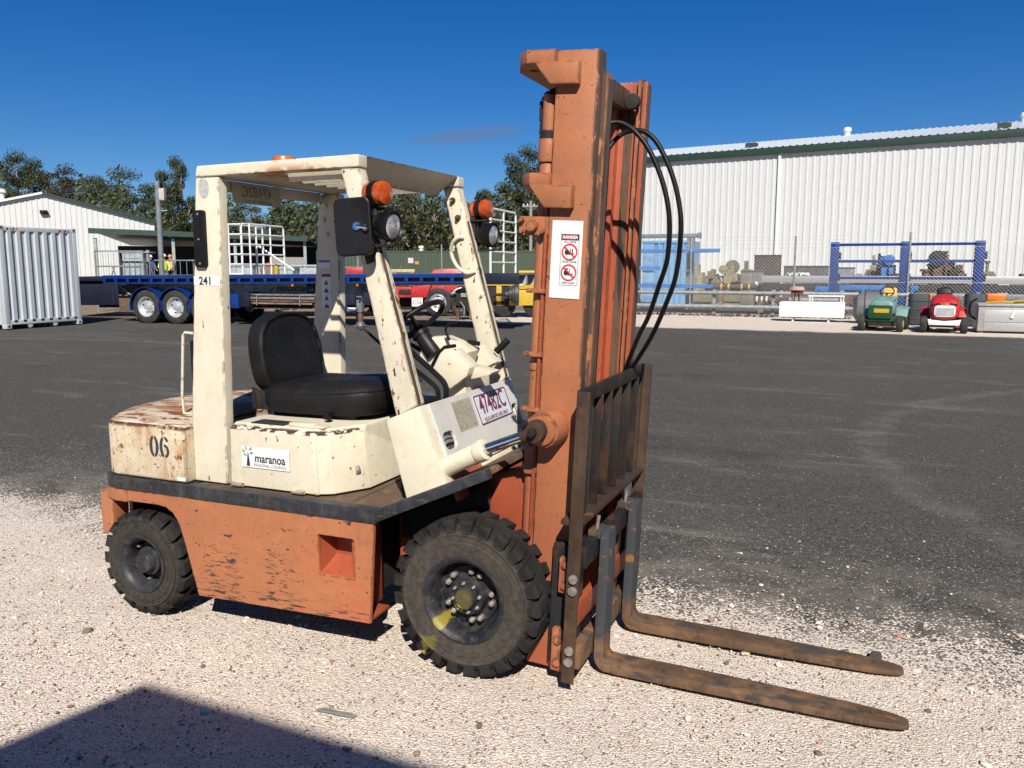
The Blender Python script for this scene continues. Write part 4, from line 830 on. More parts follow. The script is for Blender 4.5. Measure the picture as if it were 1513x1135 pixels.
    # tilt ram
    a_, b_ = Vector((-0.150, s * 0.440, 0.872)), Vector((0.050, s * 0.462, 0.975)); d_ = (b_ - a_).normalized()
    c_ = MB(); c_.cyl(a_ - d_ * 0.12, b_, 0.042, 24); c_.cyl(b_ - d_ * 0.030, b_ + d_ * 0.012, 0.047, 24); rb = c_.build('tilt_cylinder', m_cream, fk, 0.004)
    e_ = Vector((0.298, s * 0.500, 1.082)); MB().cyl(b_, e_ - d_ * 0.05, 0.023, 18).build('piston_rod', m_chrome, rb)
    MB().tube(spline([a_ + Vector((0.03, -s * 0.0, 0.05)), a_ + Vector((0.075, s * 0.01, 0.062)), a_ + Vector((0.10, s * 0.015, 0.08))], 4), 0.012, 8).build('port_elbow', m_cream, rb)
    c_ = MB(); c_.cyl(e_ - Vector((0, s * 0.028, 0)), e_ + Vector((0, s * 0.028, 0)), 0.044, 20); c_.cyl(e_ - d_ * 0.065, e_ - d_ * 0.02, 0.032, 14); c_.build('rod_eye', m_post, fk, 0.004)
    c_ = MB(); c_.cyl((0.330, s * 0.371, 1.078), (0.312, s * 0.462, 1.080), 0.074, 28); c_.cyl((0.312, s * 0.462, 1.080), (0.310, s * 0.474, 1.080), 0.064, 28); c_.build('tilt_trunnion', m_mast, fk, 0.006)
    c_ = MB(); c_.cyl(e_ + Vector((0, s * 0.02, 0)), e_ + Vector((0, s * 0.055, 0)), 0.018, 6); c_.cyl(e_ + Vector((-0.03, s * 0.02, 0.034)), e_ + Vector((-0.03, s * 0.048, 0.034)), 0.009, 6); c_.build('pivot_pin', m_steel_dk, fk, 0.002)
def tie(w0, w1, u0, nm='tie_plate'):
    po = [(u0, -0.24), (u0 + 0.05, -0.36), (u0 + 0.09, -0.395), (-0.085, -0.395), (-0.085, 0.395), (u0 + 0.09, 0.395), (u0 + 0.05, 0.36), (u0, 0.24)]
    me = flat(po, [circ(u0 + 0.075, -0.27, 0.022, 16), circ(u0 + 0.075, 0.27, 0.022, 16)], w1 - w0, MM @ Matrix.Translation((0, 0, (w0 + w1) / 2)), 0.003); return link(nm, me, m_mast, fk)
tie(2.508, 2.553, -0.292); tie(2.046, 2.090, -0.258)
MB().box((-0.087, -0.31, 0.10), (-0.070, 0.31, 0.26), MM).build('mast_crossmember', m_mast, fk, 0.004)
MB().box((-0.045, -0.32, 2.44), (0.02, 0.32, 2.53), MM).build('mast_crossmember', m_track, fk, 0.004)
b = MB(); b.cyl(MM @ Vector((0.055, 0.262, 2.47)), MM @ Vector((0.055, 0.225, 2.47)), 0.034, 20); b.build('hose_pulley', m_void, fk, 0.004)
# hoses looping out in front of the mast
hA = [(0.445, -0.20, 2.285), (0.469, -0.14, 2.310), (0.521, -0.12, 2.312), (0.584, -0.12, 2.27), (0.648, -0.12, 2.184), (0.701, -0.12, 2.059), (0.729, -0.12, 1.924), (0.721, -0.10, 1.766), (0.676, -0.04, 1.654), (0.611, 0.05, 1.514), (0.550, 0.12, 1.418), (0.455, 0.24, 1.233), (0.415, 0.26, 1.10), (0.40, 0.26, 0.9)]
hB = [(0.42, -0.16, 2.10), (0.451, -0.08, 2.211), (0.502, -0.05, 2.277), (0.566, -0.05, 2.29), (0.617, -0.05, 2.273), (0.664, -0.05, 2.221), (0.717, -0.05, 2.113), (0.751, -0.05, 1.995), (0.763, -0.05, 1.877), (0.742, -0.02, 1.697), (0.684, 0.05, 1.563), (0.602, 0.15, 1.417), (0.466, 0.30, 1.227), (0.418, 0.32, 1.09), (0.40, 0.32, 0.9)]
for h_ in (hA, hB): MB().tube(spline(h_, 6), 0.0105, 10).build('hydraulic_hose', m_black, fk, ang=80)

# --- carriage, load backrest and forks
for s in (-1, 1):
    v_ = -0.515 if s < 0 else 0.505
    b = mprism([(0.118, v_), (0.172, v_), (0.172, v_ - s * 0.010), (0.130, v_ - s * 0.010), (0.130, v_ - s * 0.045), (0.118, v_ - s * 0.045)][::(1 if s > 0 else -1)], 0.055, 1.262); po = b.build('backrest_post', m_post, fk, 0.003)
    for w_ in (0.505, 0.455, 0.200, 0.152):
        b = MB(); b.cyl(MM @ Vector((0.148, v_, w_)), MM @ Vector((0.148, v_ + s * 0.014, w_)), 0.019, 14); b.build('bolt', m_bolt, po, 0.003)
    b = MB().box((0.062, s * 0.412, 0.405), (0.116, s * 0.448, 0.555), MM); b.cyl(MM @ Vector((0.09, s * 0.448, 0.53)), MM @ Vector((0.09, s * 0.462, 0.53)), 0.016, 10); b.cyl(MM @ Vector((0.09, s * 0.448, 0.44)), MM @ Vector((0.09, s * 0.462, 0.44)), 0.016, 10); b.build('roller_bracket', m_mast, fk, 0.008)
    b = MB().box((0.045, s * 0.412, 0.06), (0.110, s * 0.448, 0.245), MM); b.cyl(MM @ Vector((0.075, s * 0.448, 0.2)), MM @ Vector((0.075, s * 0.462, 0.2)), 0.018, 10); b.cyl(MM @ Vector((0.075, s * 0.448, 0.10)), MM @ Vector((0.075, s * 0.462, 0.10)), 0.018, 10); b.build('roller_bracket', m_mast, fk, 0.008)
    MB().box((0.02, s * 0.36, 0.08), (0.13, s * 0.41, 0.60), MM).build('carriage_side', m_steel_dk, fk, 0.004)
MB().box((0.114, -0.503, 1.205), (0.134, 0.494, 1.2625), MM).build('backrest_top_bar', m_steel_dk, fk, 0.003)
MB().box((0.075, -0.500, 0.715), (0.165, 0.494, 0.735), MM).build('backrest_shelf', m_post, fk, 0.003)
for q in range(6):
    v_ = -0.372 + q * 0.149
    MB().box((0.098, v_ - 0.005, 0.737), (0.138, v_ + 0.005, 1.203), MM).build('backrest_bar', m_steel_dk, fk, 0.002)
MB().box((0.135, -0.46, 0.530), (0.178, 0.46, 0.620), MM).build('carriage_bar', m_steel_dk, fk, 0.006)
MB().box((0.135, -0.46, 0.095), (0.178, 0.46, 0.195), MM).build('carriage_bar', m_fork, fk, 0.006)
MB().box((0.10, -0.40, 0.24), (0.134, 0.40, 0.34), MM).build('carriage_bar', m_red, fk, 0.006)
def fork(y0, y1):
    P = lambda u_, w_: MM @ Vector((u_, 0, w_)); yc = (y0 + y1) / 2; hw = (y1 - y0) / 2
    sec = []                                       # (inner point, outer point, half width)
    for w_ in (0.645, 0.50, 0.30, 0.16):
        a_, b_ = P(0.188, w_), P(0.230 if w_ < .6 else 0.222, w_); sec.append(((b_.x, b_.z), (a_.x, a_.z), hw))
    h0 = P(0.188, 0.10); i0 = P(0.230, 0.10)
    for k_ in range(1, 5):
        t = R(90 * k_ / 5); sec.append(((i0.x + 0.03 * (1 - math.cos(t)) , 0.092 - 0.032 * math.sin(t)), (h0.x + 0.06 * (1 - math.cos(t)), 0.092 - 0.078 * math.sin(t)), hw))
    for x_, zt, zb, f_ in ((0.60, 0.060, 0.013, 1), (0.9, 0.055, 0.011, 1), (1.25, 0.046, 0.009, 1), (1.50, 0.037, 0.008, 1), (1.60, 0.033, 0.008, 0.93), (1.67, 0.030, 0.007, 0.74), (1.708, 0.027, 0.008, 0.55), (1.718, 0.022, 0.011, 0.45)):
        sec.append(((x_, zt), (x_, zb), hw * f_))
    vs = []; fs = []
    for (xi, zi), (xo, zo), w_ in sec: vs += [(xi, yc - w_, zi), (xi, yc + w_, zi), (xo, yc + w_, zo), (xo, yc - w_, zo)]
    for j in range(len(sec) - 1):
        for i in range(4): fs.append((j * 4 + i, j * 4 + (i + 1) % 4, (j + 1) * 4 + (i + 1) % 4, (j + 1) * 4 + i))
    fs += [(0, 3, 2, 1), tuple(len(vs) - 4 + i for i in range(4))]
    f_ = MB().add(vs, fs).build('fork', m_fork, fk, 0.006, 2)
    hk = MB(); hk.box((0.132, yc - hw * .95, 0.610), (0.187, yc + hw * .95, 0.6425), MM); hk.build('fork_hook', m_fork, f_, 0.004)
    b = MB(); b.cyl(MM @ Vector((0.16, yc - 0.02, 0.64)), MM @ Vector((0.165, yc - 0.02, 0.70)), 0.008, 8); b.build('locking_pin', m_bolt, f_)
fork(-0.305, -0.190); fork(0.145, 0.262)

# --- danger sign on the near mast rail
SG = MM @ basis((0.0, -0.3715, 0), (1, 0, 0), (0, 0, 1)) ; SGT = lambda d_: SG @ Matrix.Translation((0, 0, d_))
sg = link('warning_sign', flat(rrect(-0.070, 1.606, 0.058, 1.912, 0.002), (), 0.002, SGT(0.001)), paint('sign_white', (0.80, 0.81, 0.82), (0.95, 1.02), ((0.6, 0.6, 0.58), 0.2), [((0.45, 0.42, 0.38), 60, (1, 1, 1), 0.72, 0.74, None)], 0.35), fk)
SH = SG @ Matrix.Rotation(R(-2), 4, 'Z') if False else SG
inner = link('sign_panel', flat(rrect(-0.030, 1.658, 0.046, 1.860, 0.003), [rrect(-0.0285, 1.6595, 0.0445, 1.8585, 0.002)], 0.001, SGT(0.0025)), m_grey_ink, sg)
link('danger_band', flat(rrect(-0.028, 1.836, 0.044, 1.858, 0.001), (), 0.001, SGT(0.0026)), m_ink, sg)
link('danger_oval', flat(circ(0.008, 1.847, 0.033, 24, 0.0095), (), 0.001, SGT(0.0034)), m_signred, sg)
text('DANGER', 0.0165, SGT(0.0041) @ Matrix.Translation((0.008, 1.847, 0)), m_white, sg, thick=0.0003, bold=0.0006, sx=0.95)
for body, z_ in (('FALL ZONE', 1.829), ('CRUSH ZONE', 1.7515), ('KEEP CLEAR', 1.668)): text(body, 0.0098, SGT(0.0028) @ Matrix.Translation((0.008, z_, 0)), m_ink, sg, thick=0.0003)
for zc in (1.790, 1.709):
    link('prohibition_ring', flat(circ(0.008, zc, 0.033, 32), [circ(0.008, zc, 0.0275, 32)], 0.001, SGT(0.0032)), m_signred, sg)
    t = R(-42); dx, dz = 0.029 * math.cos(t), 0.029 * math.sin(t); ex, ez = -math.sin(t) * 0.0028, math.cos(t) * 0.0028
    link('prohibition_bar', flat([(0.008 - dx - ex, zc - dz - ez), (0.008 + dx - ex, zc + dz - ez), (0.008 + dx + ex, zc + dz + ez), (0.008 - dx + ex, zc - dz + ez)], (), 0.001, SGT(0.0036)), m_signred, sg)
    mb = [(-0.012, zc - 0.006), (-0.012, zc + 0.004), (-0.006, zc + 0.010), (0.000, zc + 0.010), (0.003, zc + 0.002), (0.010, zc + 0.002), (0.010, zc + 0.014), (0.0125, zc + 0.014), (0.0125, zc - 0.004), (0.026, zc - 0.004), (0.026, zc - 0.007), (0.013, zc - 0.008), (0.008, zc - 0.012), (0.003, zc - 0.008), (-0.004, zc - 0.012)]
    link('pictogram', flat(mb, (), 0.001, SGT(0.0029)), m_ink, sg)
    link('pictogram', flat([(0.018, zc - 0.002), (0.022, zc - 0.002), (0.0225, zc + 0.012), (0.0175, zc + 0.012)] if zc > 1.75 else [(-0.004, zc + 0.011), (0.006, zc + 0.013), (0.004, zc + 0.017), (-0.003, zc + 0.016)], (), 0.001, SGT(0.0029)), m_ink, sg)

# ================================================================== YARD AND BACKGROUND
def loft(mb, secs, cap=True):
    n_ = len(secs[0]); vs = [p for s_ in secs for p in s_]
    fs = [(j * n_ + i, j * n_ + (i + 1) % n_, (j + 1) * n_ + (i + 1) % n_, (j + 1) * n_ + i) for j in range(len(secs) - 1) for i in range(n_)]
    if cap: fs += [tuple(range(n_ - 1, -1, -1)), tuple(range((len(secs) - 1) * n_, len(secs) * n_))]
    return mb.add(vs, fs)
def atY(px, py, Y):
    d0 = at(px, py, 1.0) - CAM; return CAM + d0 * ((Y - CAM.y) / d0.y)
def corr(x0, x1, ztop, z0, pitch, depth, flat_f=0.35, y=0.0):
    """ribbed sheet in the local xz plane, ribs towards -y; ztop may be a function of x"""
    zt = ztop if callable(ztop) else (lambda _x: ztop)
    n_ = max(2, round((x1 - x0) / pitch)); p = (x1 - x0) / n_; xs = []
    for i in range(n_):
        b = x0 + i * p; s_ = p * (0.5 - flat_f)
        xs += [(b, 0), (b + p * flat_f, 0), (b + p * flat_f + s_, -depth), (b + p - s_, -depth)] if flat_f < 0.5 else [(b, 0), (b + p * flat_f, 0), (b + p * (flat_f + .08), -depth), (b + p * 0.92, -depth)]
    xs.append((x1, 0)); vs = []; fs = []
    for x_, d_ in xs: vs += [(x_, y + d_, z0), (x_, y + d_, zt(x_))]
    for i in range(len(xs) - 1): fs.append((2 * i, 2 * i + 2, 2 * i + 3, 2 * i + 1))
    return MB().add(vs, fs)
def rod(mb, p, q, r, n=8): return mb.cyl(p, q, r, n)

m_galv = simple('galvanised_steel', (0.33, 0.35, 0.36), 0.5, 0.35, var=0.15, sc=8)
m_gpost = simple('grey_post_paint', (0.20, 0.22, 0.24), 0.55, 0.1, var=0.15)
m_shed = paint('white_sheeting', (0.625, 0.65, 0.645), (0.96, 1.02), ((0.50, 0.50, 0.47), 0.22), (), 0.5, bump=0.02)
m_roofw = simple('white_roofing', (0.56, 0.62, 0.66), 0.38, var=0.03, sc=2)
m_dgreen = simple('dark_green_trim', (0.022, 0.052, 0.038), 0.45, var=0.1)
m_gwhite = simple('white_tube_paint', (0.78, 0.79, 0.78), 0.4, var=0.04)
m_contain = paint('container_paint', (0.52, 0.56, 0.59), (0.94, 1.04), ((0.36, 0.37, 0.36), 0.25), [((0.25, 0.12, 0.06), 9, (1, 1, 0.4), 0.72, 0.75, None)], 0.45, bump=0.05)
m_blue = simple('royal_blue_paint', (0.005, 0.034, 0.20), 0.35, var=0.12)
m_navy = simple('navy_shadow_paint', (0.005, 0.008, 0.026), 0.5, var=0.2)  # dark navy, holds the shade on the parked trailer in its colour
m_chas = simple('blue_grey_chassis', (0.40, 0.46, 0.53), 0.55, var=0.2)
m_tyre = simple('road_tyre', (0.028, 0.028, 0.028), 0.85, var=0.3, bump=0.3)
m_alloy = simple('polished_alloy', (0.85, 0.86, 0.88), 0.30, 0.65, var=0.06)
m_rust2 = simple('rusty_iron', (0.15, 0.075, 0.045), 0.85, var=0.35, sc=5)
m_wood = simple('weathered_timber', (0.23, 0.16, 0.11), 0.85, var=0.3, sc=4)
m_greyalu = simple('aluminium', (0.50, 0.50, 0.49), 0.42, 0.45, var=0.1, sc=20)
m_yellow = paint('yellow_machine_paint', (0.60, 0.40, 0.03), (0.85, 1.05), ((0.25, 0.16, 0.04), 0.25), [(DKR, 14, (1, 1, 1), 0.70, 0.73, None)], 0.45, bump=0.05)
m_redp = simple('red_machine_paint', (0.50, 0.022, 0.026), 0.45, var=0.22, sc=9)
m_olive = paint('olive_machine_paint', (0.165, 0.14, 0.075), (0.7, 1.25), ((0.10, 0.065, 0.035), 0.5), [(DKR, 6, (1, 1, 1), 0.62, 0.68, None)], 0.7, bump=0.05)
m_brown = simple('brown_ply', (0.055, 0.036, 0.030), 0.7, var=0.2)
m_conc = simple('concrete_block', (0.30, 0.28, 0.26), 0.9, var=0.12, sc=12)
m_sky = simple('sky_blue_container', (0.16, 0.34, 0.55), 0.5, var=0.1)
m_brightb = simple('bright_blue_steel', (0.025, 0.16, 0.50), 0.4, var=0.12)
m_orange = simple('orange_plastic', (0.72, 0.17, 0.02), 0.45, var=0.06)
m_gplas = simple('grey_plastic', (0.040, 0.046, 0.052), 0.55, var=0.1)
m_dark = simple('shed_interior_shade', (0.022, 0.024, 0.027), 0.8, var=0.2)  # shade inside the open shed put into a near-black colour

# ---- awning behind the viewer whose corner throws the shadow in the foreground
C0 = Vector((-1.228, -1.11, 0)) + Vector((SUN.x, SUN.y, 0)) * (4.78 / SUN.z)
aw = empty('awning', (C0.x, C0.y, 0), 0, 'flat awning roof on posts behind the viewer, its corner shadow falls in the foreground', 'awning')
e1 = Vector((1, -0.035, 0)).normalized(); e2 = Vector((-0.235, -1, 0)).normalized()
def aq(u, v, z_): return tuple(e1 * u + e2 * v + Vector((0, 0, z_)))
MB().hexa([aq(0, 0, 4.6), aq(0, 9, 4.6), aq(16, 9, 4.6), aq(16, 0, 4.6), aq(0, 0, 4.78), aq(0, 9, 4.78), aq(16, 9, 4.78), aq(16, 0, 4.78)]).build('roof', m_roofw, aw)
for u, v in ((0.6, 0.6), (7.5, 0.6), (15, 0.6), (0.6, 8.4), (7.5, 8.4), (15, 8.4)):
    p = Vector(aq(u, v, 0)); MB().box((p.x - 0.06, p.y - 0.06, 0), (p.x + 0.06, p.y + 0.06, 4.6)).build('post', m_galv, aw)
MB().hexa([aq(0.2, 8.7, 0), aq(0.2, 8.85, 0), aq(15.8, 8.85, 0), aq(15.8, 8.7, 0), aq(0.2, 8.7, 4.59), aq(0.2, 8.85, 4.59), aq(15.8, 8.85, 4.59), aq(15.8, 8.7, 4.59)]).build('back_wall', m_conc, aw)  # unseen wall added to block skylight from behind the viewer

# ---- shipping container at the left edge
sc_ = empty('shipping_container', (-20.45, 12.13, 0), 0, 'light grey corrugated shipping container at the left edge of the yard', 'container')
Wc, Hc, Lc = 2.44, 2.88, 12.19
end = corr(0.12, Wc - 0.12, Hc - 0.13, 0.20, 0.262, 0.045, 0.38)
MX = basis((0, 0, 0), (0, 1, 0), (0, 0, 1)); MX = Matrix(((0, -1, 0, -0.05), (1, 0, 0, 0), (0, 0, 1, 0), (0, 0, 0, 1)))
end.v = [tuple(MX @ Vector(p)) for p in end.v]; end.build('end_wall', m_contain, sc_, ang=10)
side = corr(-Lc + 0.12, -0.12, Hc - 0.13, 0.20, 0.27, 0.036, 0.30, 0.04); side.build('side_wall', m_contain, sc_, ang=10)
MB().box((-Lc, 0.06, Hc - 0.10), (-0.05, Wc - 0.02, Hc - 0.05)).build('roof', m_contain, sc_)
MB().box((-Lc, 0.06, 0.16), (-0.05, Wc - 0.02, 0.24)).build('floor', m_void, sc_)
MB().box((-Lc, Wc - 0.06, 0.16), (-0.05, Wc - 0.02, Hc - 0.05)).build('side_wall', m_contain, sc_)
for y_ in (0.0, Wc - 0.14): MB().box((-0.16, y_, 0.16), (0.0, y_ + 0.14, Hc - 0.12)).build('corner_post', m_contain, sc_, 0.012)
MB().box((-0.12, 0.1415, Hc - 0.14), (-0.005, Wc - 0.1415, Hc - 0.02)).build('top_rail', m_contain, sc_, 0.01)
MB().box((-0.12, 0.1415, 0.14), (-0.005, Wc - 0.1415, 0.27)).build('bottom_rail', m_contain, sc_, 0.01)
MB().box((-Lc + .2, 0.003, Hc - 0.12), (-0.17, 0.08, Hc - 0.03)).build('top_rail', m_contain, sc_, 0.01)
MB().box((-Lc + .2, 0.003, 0.14), (-0.17, 0.08, 0.26)).build('bottom_rail', m_contain, sc_, 0.01)
for y_ in (0.0, Wc - 0.16):
    for z_ in (0.03, Hc - 0.12):
        cb = MB().box((-0.178, y_ - 0.004, z_), (0.004, y_ + 0.164, z_ + 0.13)).build('corner_casting', m_contain, sc_, 0.012)
        MB().box((0.0035, y_ + 0.05, z_ + 0.035), (0.0065, y_ + 0.11, z_ + 0.10)).build('lock_hole', m_void, cb)
for y_ in (0.75, 1.55): MB().prism([(y_ - .09, 0.14), (y_ + .09, 0.14), (y_ + .04, 0.03), (y_ - .04, 0.03)], -0.10, -0.02, 'x').build('foot', m_contain, sc_, 0.005)
for y0 in (0.22, 1.86):
    for q in range(4): MB().prism([(y0 + q * .09, Hc - 0.115), (y0 + q * .09 + .045, Hc - 0.115), (y0 + q * .09 + .08, Hc - 0.05), (y0 + q * .09 + .035, Hc - 0.05)], -0.0048, -0.0015, 'x').build('hazard_stripe', m_orange if q % 2 else m_ink, sc_)
MB().cyl((-0.45, -0.02, 0.3), (-0.45, -0.02, 2.5), 0.02, 8).build('locking_bar', m_galv, sc_)

# ---- left white shed, seen gable on
D1 = 62.0; mpp = D1 / FPX
ls = empty('white_shed', gnd(73, D1), VIEWZ + R(27), 'white ribbed gabled shed behind the grey container', 'shed')
rx = 147 * mpp; zr = hz(287, D1); ze = hz(326, D1)
gab = lambda x_: zr - (zr - ze) * abs(x_) / rx
corr(-rx, rx, gab, 0, 0.36, 0.035, 0.55).build('gable_wall', m_shed, ls, ang=10)
for s in (-1, 1):
    MB().hexa([(0, -0.25, zr + 0.02), (s * (rx + .3), -0.25, ze - 0.05), (s * (rx + .3), 30, ze - 0.05), (0, 30, zr + 0.02), (0, -0.25, zr + 0.14), (s * (rx + .3), -0.25, ze + 0.07), (s * (rx + .3), 30, ze + 0.07), (0, 30, zr + 0.14)]).build('roof', m_roofw, ls)
    MB().hexa([(0, -0.30, zr - 0.0), (s * (rx + .3), -0.30, ze - 0.07), (s * (rx + .3), -0.253, ze - 0.07), (0, -0.253, zr - 0.0), (0, -0.30, zr + 0.16), (s * (rx + .3), -0.30, ze + 0.09), (s * (rx + .3), -0.253, ze + 0.09), (0, -0.253, zr + 0.16)]).build('barge_trim', m_dgreen if s > 0 else m_gwhite, ls)
MB().box((rx - 0.05, 0, 0), (rx, 30, ze)).build('side_wall', m_shed, ls)
b = MB(); b.box((-0.25, -0.35, hz(316, D1)), (0.25, -0.05, hz(311, D1))); b.box((-0.05, -0.2, hz(317, D1)), (0.35, -0.06, hz(315.5, D1))); b.build('flood_lamp', m_black, ls, 0.02)
b = MB(); b.cyl((-2.85, 3, zr - .8), (-2.85, 3, zr + 0.25), 0.25, 12); b.cyl((-2.85, 3, zr + 0.25), (-2.85, 3, zr + 0.5), 0.4, 12, 0.3); b.build('roof_vent', m_gwhite, ls)

# ---- open machinery shed with green roof
D2 = 50.0; mpp = D2 / FPX
gs = empty('open_shed', gnd(143, D2), VIEWZ + R(14), 'open fronted shed with dark green roof and pale posts', 'shed')
Wg = 300 * mpp; zg = hz(340, D2); zg2 = hz(349, D2)
MB().hexa([(-0.2, 0, zg - .02), (Wg, 0, zg2 - .05), (Wg + 1.5, 12, zg2 - .6), (-0.2, 12, zg - .6), (-0.2, 0, zg + .10), (Wg, 0, zg2 + .07), (Wg + 1.5, 12, zg2 - .45), (-0.2, 12, zg - .45)]).build('roof', m_dgreen, gs)
MB().hexa([(-0.25, -0.10, zg - .20), (Wg + .1, -0.10, zg2 - .22), (Wg + .1, -0.004, zg2 - .22), (-0.25, -0.004, zg - .20), (-0.25, -0.10, zg + .12), (Wg + .1, -0.10, zg2 + .09), (Wg + .1, -0.004, zg2 + .09), (-0.25, -0.004, zg + .12)]).build('gutter', m_dgreen, gs)
for q, px in enumerate((143, 250, 338, 441)):
    x_ = (px - 143) * mpp; b = MB().box((x_ - .09, 0.25, 0), (x_ + .09, 0.43, zg2 - .1)); b.build('post', simple('pale_green_post', (0.32, 0.37, 0.35), 0.5) if q == 0 else bpy.data.materials['pale_green_post'], gs)
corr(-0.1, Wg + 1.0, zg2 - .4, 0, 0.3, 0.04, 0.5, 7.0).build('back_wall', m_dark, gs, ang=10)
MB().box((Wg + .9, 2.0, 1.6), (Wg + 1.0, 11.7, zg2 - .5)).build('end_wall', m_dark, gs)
bw = MB().box((Wg - 2.3, 1.05, 0), (Wg - 0.05, 1.22, hz(379, D2))).build('block_wall', m_conc, gs)
for r_ in range(9):
    for q in range(5): MB().box((Wg - 2.28 + q * .445, 1.03, 0.02 + r_ * .2), (Wg - 2.28 + q * .445 + .425, 1.052, 0.195 + r_ * .2)).build('block', m_conc, bw, 0.006)
for q in range(3):
    b = MB().box((0.8 + q * 3.4, 0.05, zg - .36), (0.95 + q * 3.4, 0.2, zg - .22)); b.build('eave_lamp', m_gwhite, gs, 0.02)

# ---- light pole with a meter box
D3 = 36.0; bp = gnd(240, D3)
pole = empty('light_pole', bp, VIEWZ, 'leaning grey steel pole with a pale box near its top', 'pole')
tp = (at(232, 268, D3) - bp); tl = Vector((tp.dot(RT), 0, tp.z))
MB().tube([(0, 0, 0), tl * 0.5, tl], [0.12, 0.115, 0.11], 12).build('shaft', m_gpost, pole)
MB().box((tl.x * .9 + 0.10, -0.16, tl.z - 0.80), (tl.x * .9 + 0.33, 0.12, tl.z - 0.30)).build('meter_box', simple('pale_box', (0.48, 0.46, 0.42), 0.6), pole, 0.015)
MB().tube([(tl.x * .88, 0, tl.z - 1.25), (tl.x * .88 + 0.38, 0, tl.z - 1.22)], 0.03, 8).build('bracket', m_galv, pole)

# ---- flatbed trailer
Tr = at(152, 420, 26.3); Te = at(765, 420, 22.0); hd = Vector((Te.x - Tr.x, Te.y - Tr.y, 0)); TL = hd.length; th = math.atan2(hd.y, hd.x)
zr0 = hz(407, 26.3); zr1 = hz(403.5, 22.0)
tr = empty('flatbed_trailer', (Tr.x, Tr.y, 0), th, 'long blue flatbed semi trailer with white tube gates on its deck', 'trailer')
zd = lambda x_: zr0 + (zr1 - zr0) * x_ / TL
def tbox(nm, x0, x1, y0, y1, d0, d1, mat, par=tr, bv=0.006):   # heights given relative to the deck top
    return MB().hexa([(x0, y0, zd(x0) + d0), (x1, y0, zd(x1) + d0), (x1, y1, zd(x1) + d0), (x0, y1, zd(x0) + d0), (x0, y0, zd(x0) + d1), (x1, y0, zd(x1) + d1), (x1, y1, zd(x1) + d1), (x0, y1, zd(x0) + d1)]).build(nm, mat, par, bv)
dk = tbox('deck', 0.0, TL, 0.04, 2.46, -0.06, 0.0, m_wood)
tbox('side_rail', 0.0, TL, 0.0, 0.035, -0.115, -0.002, m_blue); tbox('lower_rail', 0.0, TL, 0.0, 0.035, -0.27, -0.225, m_blue)
tbox('side_rail', 0.0, TL, 2.465, 2.50, -0.27, -0.002, m_blue)
tbox('side_web', 0.0, TL, 0.10, 0.12, -0.25, -0.09, m_navy)
n_ = 30
for q in range(n_ + 1):
    x_ = q * (TL - .10) / n_; tbox('rail_post', x_, x_ + 0.10, 0.004, 0.034, -0.2255, -0.1145, m_blue, tr, 0.003)
tbox('front_bulkhead', TL - 1.45, TL + 0.004, -0.006, 0.10, -0.30, 0.003, m_navy)
for y_ in (0.75, 1.65):
    MB().hexa([(0.2, y_, zd(0) - .62), (TL * .60, y_, zd(8) - .62), (TL * .60, y_ + .12, zd(8) - .62), (0.2, y_ + .12, zd(0) - .62), (0.2, y_, zd(0) - .07), (TL * .60, y_, zd(8) - .07), (TL * .60, y_ + .12, zd(8) - .07), (0.2, y_ + .12, zd(0) - .07)]).build('chassis_beam', m_chas, tr, 0.004)
    MB().hexa([(TL * .601, y_, zd(8) - .60), (TL * .70, y_, zd(9) - .33), (TL * .70, y_ + .12, zd(9) - .33), (TL * .601, y_ + .12, zd(8) - .60), (TL * .601, y_, zd(8) - .07), (TL * .70, y_, zd(9) - .07), (TL * .70, y_ + .12, zd(9) - .07), (TL * .601, y_ + .12, zd(8) - .07)]).build('gooseneck', m_chas, tr)
    MB().hexa([(TL * .701, y_, zd(9) - .33), (TL, y_, zd(TL) - .30), (TL, y_ + .12, zd(TL) - .30), (TL * .701, y_ + .12, zd(9) - .33), (TL * .701, y_, zd(9) - .07), (TL, y_, zd(TL) - .07), (TL, y_ + .12, zd(TL) - .07), (TL * .701, y_ + .12, zd(9) - .07)]).build('front_beam', m_chas, tr)
tx = lambda px: (lambda a_: a_)( (lambda p: (p - Vector((Tr.x, Tr.y, p.z))).dot(hd.normalized()))(None) ) if False else None
def tpx(px, off=0.0):
    """distance along the trailer where a sight line at px meets its near side (set back by off)"""
    d0 = at(px, 420, 1.0) - CAM; d2 = Vector((d0.x, d0.y)); h2 = Vector((hd.x, hd.y)).normalized(); nrm = Vector((-h2.y, h2.x))
    o2 = Vector((Tr.x - CAM.x, Tr.y - CAM.y)) + nrm * off; t = nrm.dot(o2) / nrm.dot(d2); return (d2 * t - o2).dot(h2)
